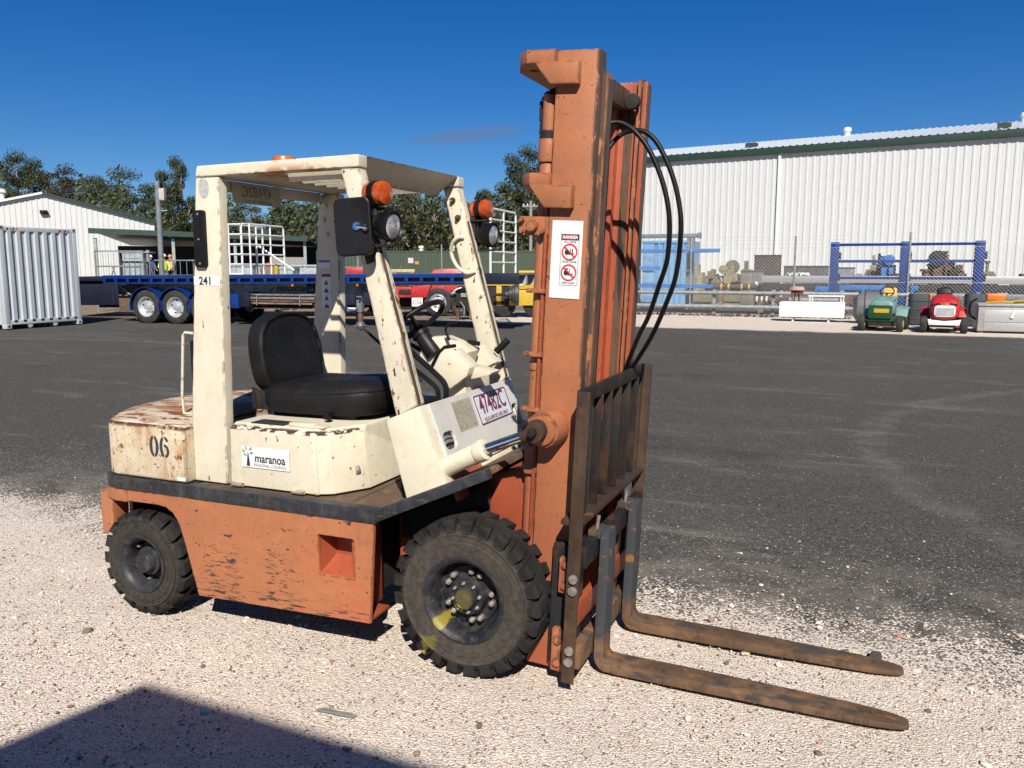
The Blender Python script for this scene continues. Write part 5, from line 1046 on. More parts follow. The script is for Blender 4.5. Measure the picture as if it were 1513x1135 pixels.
def road_wheel(par, x_, y_, r_, wd, s_=-1, alloy=True, name='wheel', hubm=None):
    """wheel with its outer face at y_ towards s_"""
    g = -s_; mb = MB(); mb.lathe([(r_ * .60, y_ + g * .015), (r_ * .66, y_), (r_ * .88, y_ + g * .01), (r_ * .985, y_ + g * .035), (r_, y_ + g * .06), (r_, y_ + g * (wd - .06)), (r_ * .9, y_ + g * wd), (r_ * .6, y_ + g * wd)], 40, 'y', (x_, 0, r_))
    w_ = mb.build(name, m_tyre, par, ang=40)
    mb = MB(); mb.lathe([(r_ * .61, y_ + g * .012), (r_ * .57, y_ + g * .02), (r_ * .54, y_ + g * .10), (r_ * .46, y_ + g * .13), (r_ * .30, y_ + g * .12), (r_ * .24, y_ + g * .06), (r_ * .20, y_ + g * .03), (0.001, y_ + g * .02)], 32, 'y', (x_, 0, r_)); rm = mb.build('rim', hubm or (m_alloy if alloy else m_gplas), w_, ang=40)
    for q in range(5):
        t = R(72 * q + 20); p = Vector((x_ + r_ * .40 * math.cos(t), y_ + g * .125, r_ + r_ * .40 * math.sin(t))); MB().cyl(p, p - Vector((0, g * .012, 0)), r_ * .055, 12).build('rim_hole', m_void, rm)
    return w_
RW = 0.52
for px in (214.5, 257.5, 300):
    x_ = tpx(px, 0.06); road_wheel(tr, x_, 0.03, RW, 0.30); road_wheel(tr, x_, 2.47, RW, 0.30, 1)
    MB().cyl((x_, 0.2, RW), (x_, 2.3, RW), 0.08, 12).build('axle', m_void, tr)
    for y0, y1 in ((-0.004, 0.40), (2.1, 2.504)):
        mb = MB(); Ro, Ri = RW + 0.085, RW + 0.068; n2 = 16; vs = []
        for i in range(n2 + 1):
            t = R(-12 + 204 * i / n2)
            for r_, y_ in ((Ro, y0), (Ro, y1), (Ri, y1), (Ri, y0)): vs.append((x_ + r_ * math.cos(t), y_, RW + r_ * math.sin(t)))
        mb.add(vs, [(i * 4 + a_, i * 4 + (a_ + 1) % 4, i * 4 + 4 + (a_ + 1) % 4, i * 4 + 4 + a_) for i in range(n2) for a_ in range(4)] + [(0, 3, 2, 1), tuple(n2 * 4 + i for i in range(4))])
        mb.build('mudguard', m_blue, tr)
x_ = tpx(172); tbox('spare_panel', x_ - .42, x_ + .42, 0.5, 0.54, -1.18, -0.32, simple('brown_mesh_panel', (0.15, 0.10, 0.065), 0.8)); rb = MB(); rb.tube([(x_ - .35, 0.46, zd(0) - .3), (x_ + .4, 0.46, zd(0) - .85)], 0.03, 6); rb.build('brace', m_chas, tr)
x_ = tpx(184); MB().cyl((x_, 0.5, 0.25), (x_, 0.5, zd(0) - .3), 0.07, 10).build('support_leg', m_rust2, tr)
MB().box((x_ - .05, 0.5, 0.12), (x_ + .35, 1.9, 0.24)).build('rear_bumper', m_rust2, tr, 0.01)
for q in (0.55,): MB().box((tpx(196), 0.05, 0.10), (tpx(196) + 0.03, 0.42, 0.62)).build('mud_flap', m_rust2, tr, 0.005)
x0, x1 = tpx(337), tpx(364); MB().box((x0, 0.06, 0.52), (x0 + (x1 - x0) * .45, 0.65, 0.95)).build('tool_box', m_blue, tr, 0.015); MB().box((x0 + (x1 - x0) * .46, 0.10, 0.56), (x1, 0.65, 1.0)).build('air_tank_box', m_navy, tr, 0.03)
x0, x1 = tpx(356), tpx(470); rack = tbox('load_rack', x0 + .2, x1 - .3, 0.30, 1.5, -1.02, -0.98, m_rust2)
rg = random.Random(11)
for q in range(16):
    r_ = rg.choice((0.025, 0.03, 0.04)); a_ = x0 + rg.uniform(0, .25); b_ = x1 - rg.uniform(0, .4); zz = 0.66 + (q % 4) * 0.085 + rg.uniform(0, .02); yy = 0.20 + (q // 4) * 0.09
    MB().box((a_, yy - r_, zz - r_ * .8), (b_, yy + r_, zz + r_ * .8)).build('stacked_bar', m_wood if q % 3 == 0 else (m_rust2 if q % 3 == 1 else m_gpost), tr, 0.004)
for px in (376, 440):
    x_ = tpx(px); MB().tube([(x_ + .12, 0.13, zd(5) - .60), (x_, 0.09, 0.95), (x_ - .02, 0.10, 0.62)], 0.016, 6).build('strap', m_galv, tr)
FR = basis((tpx(430, .75), 0.7455, zd(6) - .45), (1, 0, 0), (0, 0, 1)); text('FREIGHTER', 0.205, FR, m_ink, tr, thick=0.003, shear=0.25, bold=0.006)
link('lettering_swoosh', flat([(-0.80, -0.08), (-0.62, 0.05), (-0.50, 0.06), (-0.60, 0.02), (-0.72, -0.08)], (), 0.004, FR), m_ink, tr)
MB().box((tpx(455, .4), 0.3, zd(7) - .55), (tpx(466, .4), 0.6, zd(7) - .28)).build('air_tank_box', m_navy, tr, 0.03)
x_ = tpx(529, .5); lg = MB(); lg.box((x_ - .085, 0.52, 0.45), (x_ + .085, 0.69, zd(8) - .3)); ll = lg.build('landing_leg', m_gpost, tr, 0.01); MB().box((x_ - .06, 0.545, 0.06), (x_ + .06, 0.665, 0.47)).build('inner_leg', m_rust2, ll, 0.006); MB().box((x_ - .14, 0.48, 0.0), (x_ + .14, 0.73, 0.07)).build('foot', m_galv, ll, 0.02)
MB().tube(spline([(x_ - .4, 0.5, 0.95), (x_ - .38, 0.45, 0.6), (x_ - .2, .45, 0.48), (x_, .45, 0.5)], 4), 0.018, 6).build('air_line', m_blue, tr)
x_ = tpx(529, 1.9); MB().box((x_ - .085, 1.85, 0.0), (x_ + .085, 2.0, zd(8) - .3)).build('landing_leg', m_gpost, tr, 0.01)
MB().cyl((tpx(432), -0.012, zd(6) - .31), (tpx(432), 0.02, zd(6) - .31), 0.035, 12).build('marker_lamp', m_orange, tr); MB().cyl((tpx(528), -0.012, zd(8) - .31), (tpx(528), 0.02, zd(8) - .31), 0.035, 12).build('marker_lamp', m_orange, tr)
def gate(x_, wdt, hgt, nv, nh, nm, label_part=None, y0=0.15, lean=0.0):
    z_ = zd(x_); mb = MB(); P = lambda y_, h_: (x_ + lean * h_, y_, z_ + h_)
    yl, yr = y0, y0 + wdt
    mb.tube([P(yl, 0.0), P(yl, hgt - .10), P(yl + .03, hgt - .03), P(yl + .10, hgt), P(yr - .10, hgt), P(yr - .03, hgt - .03), P(yr, hgt - .10), P(yr, 0)], 0.032, 8)
    g_ = mb.build(nm, m_gwhite, tr)
    for q in range(1, nv): y_ = yl + wdt * q / nv; MB().cyl(P(y_, 0), P(y_, hgt), 0.028, 8).build('upright', m_gwhite, g_)
    for q in range(1, nh): MB().cyl(P(yl, hgt * q / nh), P(yr, hgt * q / nh), 0.026, 8).build('crossbar', m_gwhite, g_)
    return g_
gA = gate(tpx(322), 2.2, 1.52, 2, 5, 'tube_gate'); gate(tpx(355), 2.2, 1.50, 3, 5, 'tube_gate'); gate(tpx(722), 2.2, 1.72, 2, 6, 'tube_gate')
x_ = tpx(372, 1.2); MB().cyl((x_, 1.6, zd(5) + .9), (x_ + 1.3, 1.6, zd(5) + .12), 0.03, 8).build('stay', m_gwhite, tr)
for px in (337, 368):
    x_ = tpx(px); MB().cyl((x_ + .02, 0.10, zd(4)), (x_ + .02, 0.10, zd(4) + 1.49), 0.028, 8).build('upright', m_gwhite, tr)
for q in range(6): MB().cyl((tpx(322), 0.12, zd(4) + 0.02 + 1.47 * q / 5), (tpx(356), 0.12, zd(4) + 0.02 + 1.47 * q / 5), 0.026, 8).build('crossbar', m_gwhite, tr)

# ---- things beyond the trailer
D0 = 29.0; m0 = D0 / FPX; zt = hz(409, D0); W0 = (556 - 100) * m0
nv = empty('low_trailer', gnd(100, D0), VIEWZ, 'dark navy trailer behind the blue flatbed, stretched to darken the space under its deck', 'trailer')  # lengthened along the flatbed as a dark backdrop beneath its deck
MB().box((0, 0, zt - .16), (W0, 2.4, zt)).build('deck', m_navy, nv, 0.02); MB().box((.05, .12, .42), (W0 - .1, .2, zt - .161)).build('side_skirt', m_navy, nv, 0.01); MB().box((.05, 2.0, .25), (W0 - .1, 2.1, zt - .161)).build('side_skirt', m_navy, nv)
for q in range(9): MB().box((.3 + q * 1.2, .09, .45), (.36 + q * 1.2, .121, zt - .165)).build('rib', m_navy, nv)
for q in range(3): road_wheel(nv, 2.4 + q * 1.25, .25, .48, .28, -1, False); road_wheel(nv, 2.4 + q * 1.25, 2.2, .48, .28, 1, False)
MB().box((W0 - 1.5, .9, 0), (W0 - 1.35, 1.05, .42)).build('leg', m_gpost, nv)
slab = MB().box((0, 0, 0), (13.5, 14, .62)).build('pavement', m_conc); slab.location = gnd(150, 41.5); slab.rotation_euler = (0, 0, VIEWZ + R(14)); tag(slab, 'raised concrete apron in front of the open shed', kind='structure')
def frame_gate(px, d, wdt, hgt, label, n=3):
    o = empty('yard_gate', gnd(px, d), VIEWZ, label, 'gate')
    mb = MB(); mb.tube([(0, 0, 0), (0, 0, hgt), (wdt, 0, hgt), (wdt, 0, 0)], 0.04, 8); mb.build('frame', m_galv, o)
    for q in range(1, n + 1): MB().cyl((0, 0, hgt * q / (n + 1)), (wdt, 0, hgt * q / (n + 1)), 0.03, 6).build('rail', m_galv, o)
    MB().cyl((0.1, 0, 0.1), (wdt * .4, 0, hgt * .75), 0.03, 6).build('brace', m_galv, o); MB().cyl((wdt * .35, 0, hgt * .75), (wdt * .62, 0, 0.1), 0.03, 6).build('brace', m_galv, o)
    for q in range(9): MB().cyl((wdt * (q + .5) / 9, 0, hgt * .5), (wdt * (q + .5) / 9, 0, hgt * .98), 0.012, 5).build('picket', m_galv, o)
    return o
frame_gate(143, 33, 1.9, hz(371, 33), 'grey pipe gate panel just right of the grey container', 3)
frame_gate(215, 34, 2.4, hz(385, 34), 'low grey pipe gate beside the leaning pole', 2)
D4 = 33.5; lk = empty('steel_locker', gnd(183, D4), VIEWZ, 'pale grey ribbed steel locker standing behind the blue trailer', 'locker'); zt = hz(374, D4)
MB().box((0, 0, 0.05), (0.80, 0.6, zt)).build('body', simple('locker_paint', (0.34, 0.40, 0.42), 0.5), lk, 0.01)
for q in range(5): MB().prism([(0.06, zt - .18 - q * .36), (0.70, zt - .18 - q * .36), (0.78, zt - .24 - q * .36), (0.70, zt - .21 - q * .36), (0.06, zt - .21 - q * .36)], -0.02, 0.002, 'y').build('shelf_lip', bpy.data.materials['locker_paint'], lk)
MB().box((-.1, -0.02, zt), (1.1, 0.65, zt + .06)).build('top', m_galv, lk, 0.01); MB().cyl((1.0, .1, 0), (1.0, .1, zt + .12), 0.08, 10).build('post', m_galv, lk)
def person(px, d, shirt, trous, helmet, vest, label, lean=0.1, rz=0.0, arm=0.5):
    o = empty('person', gnd(px, d) + Vector((0, 0, .62)), VIEWZ + rz, label, 'person')
    V = [(0, 0, .95), (0, -lean * .4, 1.2), (0, -lean, 1.42), (0, -lean * 1.2, 1.52), (0, -lean * 1.5, 1.64), (-.10, 0, .92), (-.11, -.02, .5), (-.12, 0.02, .08), (-.12, -.12, .04), (.10, 0, .92), (.12, -.08, .5), (.13, .0, .08), (.13, -.14, .04),
         (-.20, -lean, 1.40), (-.27, -lean - .08, 1.13), (-.20, -lean - arm * .55, 1.02), (-.17, -lean - arm * .72, 1.00), (.20, -lean, 1.40), (.27, -lean - .06, 1.13), (.21, -lean - arm * .5, 1.00), (.18, -lean - arm * .68, .98), (0, -lean * 1.5 - .01, 1.74), (0, -lean * 1.5 - .10, 1.655)]
    E = [(0, 1), (1, 2), (2, 3), (3, 4), (4, 21), (4, 22), (0, 5), (5, 6), (6, 7), (7, 8), (0, 9), (9, 10), (10, 11), (11, 12), (2, 13), (13, 14), (14, 15), (15, 16), (2, 17), (17, 18), (18, 19), (19, 20)]
    rad = [.15, .15, .15, .06, .095, .10, .07, .05, .045, .10, .07, .05, .045, .065, .05, .04, .035, .065, .05, .04, .035, .085, .018]
    me = bpy.data.meshes.new('body'); me.from_pydata(V, E, [])
    k = N('worker_clothes'); z_ = k.xyz()[2]; y_ = k.xyz()[1]
    c = k.mix(k.math('GREATER_THAN', z_, 0.93), trous, shirt); c = k.mix(k.math('GREATER_THAN', z_, 1.50), c, (0.42, 0.24, 0.17)); c = k.mix(k.math('LESS_THAN', z_, 0.12), c, (0.03, 0.025, 0.02))
    k.i('Base Color', c); k.i('Roughness', 0.8)
    b = link('body', me, k.m, o); b.modifiers.new('skin', 'SKIN'); sv = me.skin_vertices[0].data
    for i, r_ in enumerate(rad): sv[i].radius = (r_, r_)
    sv[0].use_root = True; b.modifiers.new('sub', 'SUBSURF').render_levels = 1; b.modifiers['sub'].levels = 1
    hc = (0, -lean * 1.5, 1.70)
    h_ = MB(); h_.lathe([(0.145, 0.0), (0.125, 0.01), (0.12, 0.06), (0.09, 0.11), (0.04, 0.135), (0.001, 0.14)], 16, 'z', hc); h_.build('helmet', helmet, o)
    if vest: v_ = MB(); v_.lathe([(0.165, 0.98), (0.18, 1.1), (0.185, 1.3), (0.17, 1.42), (0.09, 1.47)], 14, 'z', (0, -lean * .7, 0)); v_.build('vest', vest, o)
    for q in (16, 20):
        hnd = MB(); p = Vector(V[q])
        for f_ in range(5): hnd.tube([p + Vector((-.03 + f_ * .015, 0, 0)), p + Vector((-.035 + f_ * .018, -.05, -.02)), p + Vector((-.035 + f_ * .018, -.07 + (.03 if f_ in (0, 4) else 0), -.045))], 0.009, 5)
        hnd.build('hand', simple('skin', (0.42, 0.24, 0.17), 0.7) if 'skin' not in bpy.data.materials else bpy.data.materials['skin'], o)
hv = simple('hi_vis_yellow', (0.55, 0.75, 0.05), 0.6)
hy = simple('hi_vis_orange', (0.75, 0.42, 0.12), 0.6)
person(243, 44, (0.55, 0.72, 0.10), (0.42, 0.38, 0.33), m_gwhite, hv, 'worker in a yellow-green vest and white helmet bending forward', 0.28, 0.5)
person(258, 46, (0.10, 0.11, 0.16), (0.05, 0.06, 0.10), simple('orange_helmet', (0.7, 0.25, 0.05), 0.5), hy, 'worker in dark trousers and pale yellow top near the open shed post', 0.12, -0.6)
person(223, 47, (0.05, 0.09, 0.20), (0.05, 0.08, 0.16), m_gwhite, None, 'worker in navy clothes and white helmet left of the leaning pole', 0.06, 0.9)
def bins(px, d, wdt, py, label, n, mat_, dep=1.0):
    o = empty('storage_bin', gnd(px, d), VIEWZ, label, 'bin'); h_ = hz(py, d)
    MB().box((0, 0.05, 0.1), (wdt, dep, h_)).build('body', mat_, o, 0.02); MB().box((-.03, 0.0, h_ - .06), (wdt + .03, dep + .05, h_ + .02)).build('rim', mat_, o, 0.01)
    for q in range(n): MB().box((wdt * q / n + .03, 0.0, 0.12), (wdt * q / n + .09, 0.06, h_ - .07)).build('rib', mat_, o, 0.005)
    for x_ in (0.1, wdt - .2): MB().box((x_, 0.1, 0), (x_ + .1, dep, 0.1)).build('runner', m_wood, o)
mgb = simple('pale_bin', (0.36, 0.42, 0.43), 0.55)
bins(331, 36, 1.25, 392, 'pale grey bin seen between the white gate tubes', 3, mgb); bins(371, 36.5, 1.0, 391, 'pale grey slatted bin near the end of the tube gates', 5, mgb); bins(413, 34, 0.55, 396, 'short ribbed grey bin beside the yellow bollard', 7, mgb); bins(429, 35, 1.15, 392, 'smooth pale grey bin next to the guard pillar', 2, mgb)
o = empty('carton', gnd(385, 33.5), VIEWZ, 'brown carton with a red jerry can on it behind the tube gate', 'carton'); MB().box((0, 0, 0.0), (0.55, .5, hz(394, 33.5))).build('box', m_wood, o, 0.01); MB().box((0.02, -.004, hz(398, 33.5)), (.53, 0.0, hz(397.2, 33.5))).build('tape', m_galv, o); b = MB().box((.12, .1, hz(394, 33.5)), (.40, .35, hz(389, 33.5))); b.cyl((.3, .2, hz(389, 33.5)), (.3, .2, hz(387.5, 33.5)), .04, 8); b.build('jerry_can', m_redp, o, 0.02)
def bollard(px, d, py, label):
    o = empty('bollard', gnd(px, d), VIEWZ, label, 'bollard', 'yellow bollards behind the trailer'); h_ = hz(py, d)
    MB().lathe([(0.09, 0), (0.09, h_ - .04), (0.06, h_), (0.001, h_ + .005)], 14).build('post', m_yellow, o); MB().lathe([(0.15, 0), (0.15, 0.02), (0.09, 0.025)], 14).build('base', m_galv, o)
bollard(409, 33, 393, 'yellow bollard right of the white tube gates'); bollard(545, 33, 393, 'yellow bollard left of the near front guard pillar')
o = empty('plastic_barrier', gnd(513, 35), VIEWZ, 'red and white plastic barrier behind the blue deck', 'barrier'); h_ = hz(396, 35)
MB().prism([(-.3, 0), (.3, 0), (.3, .25), (.12, .5), (.1, h_ - .25), (-.1, h_ - .25), (-.12, .5), (-.3, .25)], -0.0, 0.7, 'x').build('base', m_gwhite, o, 0.02); MB().prism([(-.1, h_ - .25), (.1, h_ - .25), (.08, h_), (-.08, h_)], 0.0, 0.7, 'x').build('top', m_redp, o, 0.02)
# small skeletal gates beyond the deck and the green fence
o = empty('mesh_cage', gnd(494, 36), VIEWZ, 'galvanised pipe cage right of the far rear pillar', 'cage'); h_ = hz(375, 36)
for a_ in (0.0, 1.05, 1.5): MB().cyl((a_, 0, 0), (a_, 0, h_), 0.035, 8).build('upright', m_galv, o)
for z_ in (h_ * .45, h_ * .75): MB().cyl((0, 0, z_), (1.5, 0, z_), 0.025, 6).build('rail', m_galv, o)
MB().cyl((0, 0, h_ * .75), (0.55, 0, h_ * .4), 0.025, 6).build('brace', m_galv, o); MB().cyl((1.05, 0, h_ * .75), (.6, 0, h_ * .4), 0.025, 6).build('brace', m_galv, o)
D5 = 48.0; gf = empty('green_fence', gnd(470, D5), VIEWZ, 'green ribbed sheet metal fence with small signs', 'fence'); L5 = 330 * D5 / FPX; h_ = hz(371, D5)
mgf = simple('fence_green', (0.050, 0.078, 0.046), 0.55, var=0.08)
for q in range(5): x0 = L5 * q / 5; corr(x0 + .02, x0 + L5 / 5 - .02, h_ - .03, 0, 0.2, 0.03, 0.55).build('sheet', mgf, gf, ang=10)
for q in range(6): MB().box((L5 * q / 5 - .04, -0.05, 0), (L5 * q / 5 + .04, 0.05, h_ + .02)).build('post', mgf, gf)
MB().box((0, -0.04, h_ - .05), (L5, 0.04, h_ + .01)).build('top_rail', mgf, gf)
a_ = (603 - 470) * D5 / FPX; MB().box((a_, -0.06, hz(389, D5)), (a_ + .30, -0.045, hz(381, D5))).build('notice', simple('pink_notice', (0.70, 0.50, 0.60), 0.5), gf); MB().box((a_ + .38, -0.06, hz(391, D5)), (a_ + .60, -0.045, hz(386, D5))).build('notice', simple('orange_notice', (0.55, 0.28, 0.06), 0.5), gf)
for i_, px in enumerate((623, 669)):
    o = empty('roof_vent_pipe', gnd(px, 50), 0, ['white capped vent pipe left of the far front pillar', 'white capped vent pipe seen through the grab handle'][i_], 'vent pipe'); z_ = hz(372, 50); b = MB(); b.cyl((0, 0, 0), (0, 0, z_ + .1), 0.10, 10); b.build('pipe', m_gwhite, o); b = MB(); b.lathe([(0.13, z_), (0.14, z_ + .18), (0.17, z_ + .22), (0.17, z_ + .34), (0.001, z_ + .36)], 14); b.build('cap', m_gwhite, o)
o = empty('steel_post', gnd(653, 33), 0, 'thin tall galvanised post between the two front pillars', 'post'); MB().cyl((0, 0, 0), (0, 0, hz(361, 33)), 0.03, 8).build('shaft', m_galv, o); MB().lathe([(0.12, 0), (0.12, .015), (.03, .02)], 12).build('base', m_galv, o)
o = empty('timber_stack', gnd(575, 36), VIEWZ, 'pale yellow beam lying on timber blocks behind the trailer deck', 'beam'); z_ = hz(399, 36); MB().box((0, 0, z_ - .10), (1.12, .2, z_ + .03)).build('beam', simple('pale_yellow', (0.55, 0.48, 0.25), 0.6), o, 0.02)
for x_ in (.1, .85): MB().box((x_, -.1, 0), (x_ + .25, .4, z_ - .10)).build('block', m_wood, o, 0.01)
MB().box((.5, .05, z_ + .03), (.56, .11, z_ + .18)).build('peg', m_rust2, o)
# red car, only its roof shows over the deck
o = empty('parked_car', gnd(672, 42), VIEWZ, 'red car whose roof shows just above the trailer deck', 'car'); z_ = hz(397, 42)
sec = []
for x_, zt, w_ in ((-2.1, .75, .75), (-1.9, .95, .85), (-.9, 1.0, .88), (1.2, 1.0, .88), (2.0, .95, .85), (2.15, .7, .78)): sec.append([(x_, -w_, .35), (x_, w_, .35), (x_, w_, zt), (x_, -w_, zt)])
loft(MB(), sec).build('body', m_redp, o, 0.05); sec = []
for x_, zt, w_ in ((-1.5, 1.0, .8), (-1.0, z_ - .05, .68), (-.2, z_, .66), (.6, z_ - .02, .66), (1.3, 1.02, .78)): sec.append([(x_, -w_, .95), (x_, w_, .95), (x_, w_ * .85, zt), (x_, -w_ * .85, zt)])
loft(MB(), sec).build('cabin', m_redp, o, 0.04)
for x_ in (-1.35, 1.35):
    for s in (-1, 1): road_wheel(o, x_, s * .88, 0.32, 0.2, s, True)
# ---- red truck chassis and black engine under the trailer
D6 = 29.5; mp6 = D6 / FPX
o = empty('red_truck', gnd(585, D6), VIEWZ, 'red truck chassis with mudguard and chrome wheel seen under the trailer', 'truck')
X6 = lambda px: (px - 585) * mp6
MB().box((X6(582), 0.2, hz(440, D6)), (X6(607), 1.9, hz(424, D6))).build('tail_panel', m_redp, o, 0.02); MB().prism([(X6(606), hz(439, D6)), (X6(609), hz(423, D6)), (X6(636), hz(421, D6)), (X6(630), hz(440, D6))], 0.0, 0.6, 'y').build('mudguard', m_redp, o, 0.02)
MB().box((X6(585), .3, hz(422, D6)), (X6(760), 2.1, hz(419, D6))).build('chassis_rail', m_rust2, o, 0.01); MB().box((X6(586), .62, hz(459, D6)), (X6(640), 1.8, hz(441, D6))).build('black_underside_fill', m_void, o, 0.01); MB().box((X6(588), 0.5, hz(436, D6)), (X6(606), 0.19, hz(428, D6))).build('lamp_bar', m_void, o, 0.01)  # black box added to hide the ground seen under the red truck
pt = MB().box((X6(608), -0.03, hz(453, D6)), (X6(624), -0.01, hz(440, D6))).build('number_plate', m_white, o, 0.003); text('C56', 0.20, basis((X6(616), -0.032, hz(447, D6)), (1, 0, 0), (0, 0, 1)), m_maroon, pt, thick=0.002)
road_wheel(o, X6(646), 0.05, 0.5, 0.3); road_wheel(o, X6(556), 0.6, 0.45, 0.3, -1, False); road_wheel(o, X6(680), 0.25, 0.46, 0.3, -1, False); road_wheel(o, X6(704), 0.05, 0.44, 0.3, -1, False)
o = empty('engine', gnd(662, 27.2), VIEWZ, 'black engine with pipes and pale hoses standing between truck and yellow machine', 'engine'); mp7 = 27.2 / FPX; X7 = lambda px: (px - 662) * mp7; Z7 = lambda py: hz(py, 27.2)
MB().box((X7(673), 0, Z7(452)), (X7(697), .6, Z7(428))).build('block', m_void, o, 0.02); MB().box((X7(676), -.05, Z7(432)), (X7(694), .5, Z7(423))).build('rocker_cover', m_black, o, 0.03); b = MB(); b.cyl((X7(664), .2, Z7(435)), (X7(674), .2, Z7(435)), .12, 14); b.build('filter', m_gplas, o, 0.01)
MB().box((X7(681), -.06, Z7(439)), (X7(689), -.05, Z7(433))).build('label_plate', m_galv, o); MB().tube(spline([(X7(668), -.05, Z7(434)), (X7(674), -.1, Z7(428)), (X7(682), -.08, Z7(425))], 4), 0.025, 6).build('hose', m_gwhite, o); MB().tube(spline([(X7(680), -.05, Z7(446)), (X7(686), -.12, Z7(455)), (X7(685), -.1, Z7(466))], 4), 0.025, 6).build('hose', m_galv, o)
for px in (675, 695): MB().box((X7(px) - .05, .1, 0), (X7(px) + .05, .5, Z7(451))).build('stand', m_rust2, o)
# ---- yellow machine
D8 = 28.5; mp8 = D8 / FPX; o = empty('yellow_machine', gnd(735, D8), VIEWZ, 'yellow road machine with a black stepped drum, just left of the mast', 'machine'); X8 = lambda px: (px - 735) * mp8; Z8 = lambda py: hz(py, D8)
MB().box((X8(766), .3, Z8(428)), (X8(800), 1.8, Z8(400))).build('bonnet', m_yellow, o, 0.03); MB().box((X8(752), .28, Z8(452)), (X8(802), 1.6, Z8(429))).build('side_case', m_yellow, o, 0.02); MB().box((X8(685), .5, Z8(423)), (X8(770), 1.5, Z8(414))).build('boom', m_yellow, o, 0.02); MB().box((X8(715), 0.55, Z8(452)), (X8(752), 1.4, Z8(422))).build('bay', m_void, o, 0.02)
MB().box((X8(733), .4, Z8(453)), (X8(741), .54, Z8(423))).build('strut', m_yellow, o, 0.01); MB().box((X8(768), .285, Z8(422)), (X8(772), .299, Z8(413))).build('sticker', m_white, o); MB().box((X8(777), .285, Z8(421)), (X8(784), .299, Z8(417))).build('sticker', m_ink, o)
b = MB(); b.lathe([(0.01, -.18), (0.10, -.18), (0.11, -.06), (0.22, -.04), (0.23, .05), (0.31, .07), (0.32, .14), (0.385, .16), (0.39, .28), (0.30, .30)], 36, 'x', (X8(754), 0.05, Z8(435))); b.build('drum', m_gplas, o, 0, ang=30)
b.v = []; b = MB(); b.cyl((X8(728), .05, Z8(436)), (X8(748), .05, Z8(435)), .05, 10); b.build('drum_shaft', m_void, o)
for px in (745, 790): b = MB(); b.cyl((X8(px), .4, .42), (X8(px), 1.4, .42), .40, 24); b.build('roller', m_void, o, 0.02)
# ---- far power pole
D9 = 75.0; o = empty('power_pole', gnd(784, D9), VIEWZ, 'distant timber power pole with crossarm left of the mast', 'power pole'); zt = hz(297, D9)
MB().tube([(0, 0, 0), (0, 0, zt)], [.18, .13], 10).build('shaft', m_conc, o); MB().box((-.75, -.08, zt - .55), (.75, .08, zt - .40)).build('crossarm', m_conc, o, 0.01)
for x_ in (-.65, -.3, .3, .65): MB().lathe([(.05, zt - .4), (.07, zt - .33), (.04, zt - .25), (.001, zt - .23)], 8, 'z', (x_, 0, 0)).build('insulator', m_gwhite, o)
MB().tube([(-.5, 0, zt - .5), (0, 0, zt - .95), (.5, 0, zt - .5)], .03, 6).build('brace', m_galv, o)

# ---- big white shed on the right
sA, sB = at(880, 420, 59.5), at(1640, 420, 42.2)
p1 = at(980, 238, 55.9); p2 = at(1513, 200, 45.1); dv = Vector((p2.x - p1.x, p2.y - p1.y, 0)).normalized(); o0 = Vector((p1.x, p1.y, 0)) - dv * 5.5; LS = 50.0; ZE = 9.0
bs = empty('warehouse', o0, math.atan2(dv.y, dv.x), 'large white ribbed warehouse with dark green gutter filling the right background', 'warehouse')
corr(0, LS, ZE - .25, 0, 0.40, 0.032, 0.6).build('wall', m_shed, bs, ang=10)
MB().box((0, .1, 0), (.2, 22, ZE)).build('end_wall', m_shed, bs)
MB().box((-.1, -.28, ZE - .38), (LS, -.06, ZE - .02)).build('gutter', m_dgreen, bs, 0.02)
rp_ = math.tan(R(10)); rib = corr(-.1, LS, 12.2, 0, 0.42, 0.05, 0.62)
rib.v = [(x_, -0.2 + z_, ZE + z_ * rp_ - y_ + .03) for x_, y_, z_ in rib.v]; rib.build('roof', m_roofw, bs, ang=10)
MB().hexa([(-.1, 12.0, ZE + 2.0), (LS, 12.0, ZE + 2.0), (LS, 24, ZE), (-.1, 24, ZE), (-.1, 12.0, ZE + 2.13), (LS, 12.0, ZE + 2.13), (LS, 24, ZE + .1), (-.1, 24, ZE + .1)]).build('roof', m_roofw, bs)
def bx_of(px):
    d0 = at(px, 300, 1.0) - CAM; n2 = Vector((-dv.y, dv.x, 0)); t = n2.dot(o0 - CAM) / n2.dot(d0); return (CAM + d0 * t - o0).dot(dv)
x_ = bx_of(1150); MB().box((x_ - .08, -.16, 0), (x_ + .08, -.058, ZE - .3)).build('downpipe', m_gwhite, bs, 0.02)
for px, up in ((1089, 1.5), (1462, 1.6)):
    x_ = bx_of(px) + 0.35; z_ = ZE + up * rp_ + .05; f_ = MB().hexa([(x_ - .33, up - .3, z_ - .05), (x_ + .33, up - .3, z_ - .05), (x_ + .33, up + .3, z_ + .10), (x_ - .33, up + .3, z_ + .10), (x_ - .33, up - .3, z_ + .30), (x_ + .33, up - .3, z_ + .30), (x_ + .33, up + .3, z_ + .32), (x_ - .33, up + .3, z_ + .32)]).build('roof_box', m_dgreen, bs, 0.02)
    MB().box((x_ - .28, up - .32, z_ + .0), (x_ + .28, up - .305, z_ + .26)).build('louvre', simple('dark_louvre', (0.04, .05, .05), .5) if 'dark_louvre' not in bpy.data.materials else bpy.data.materials['dark_louvre'], f_)
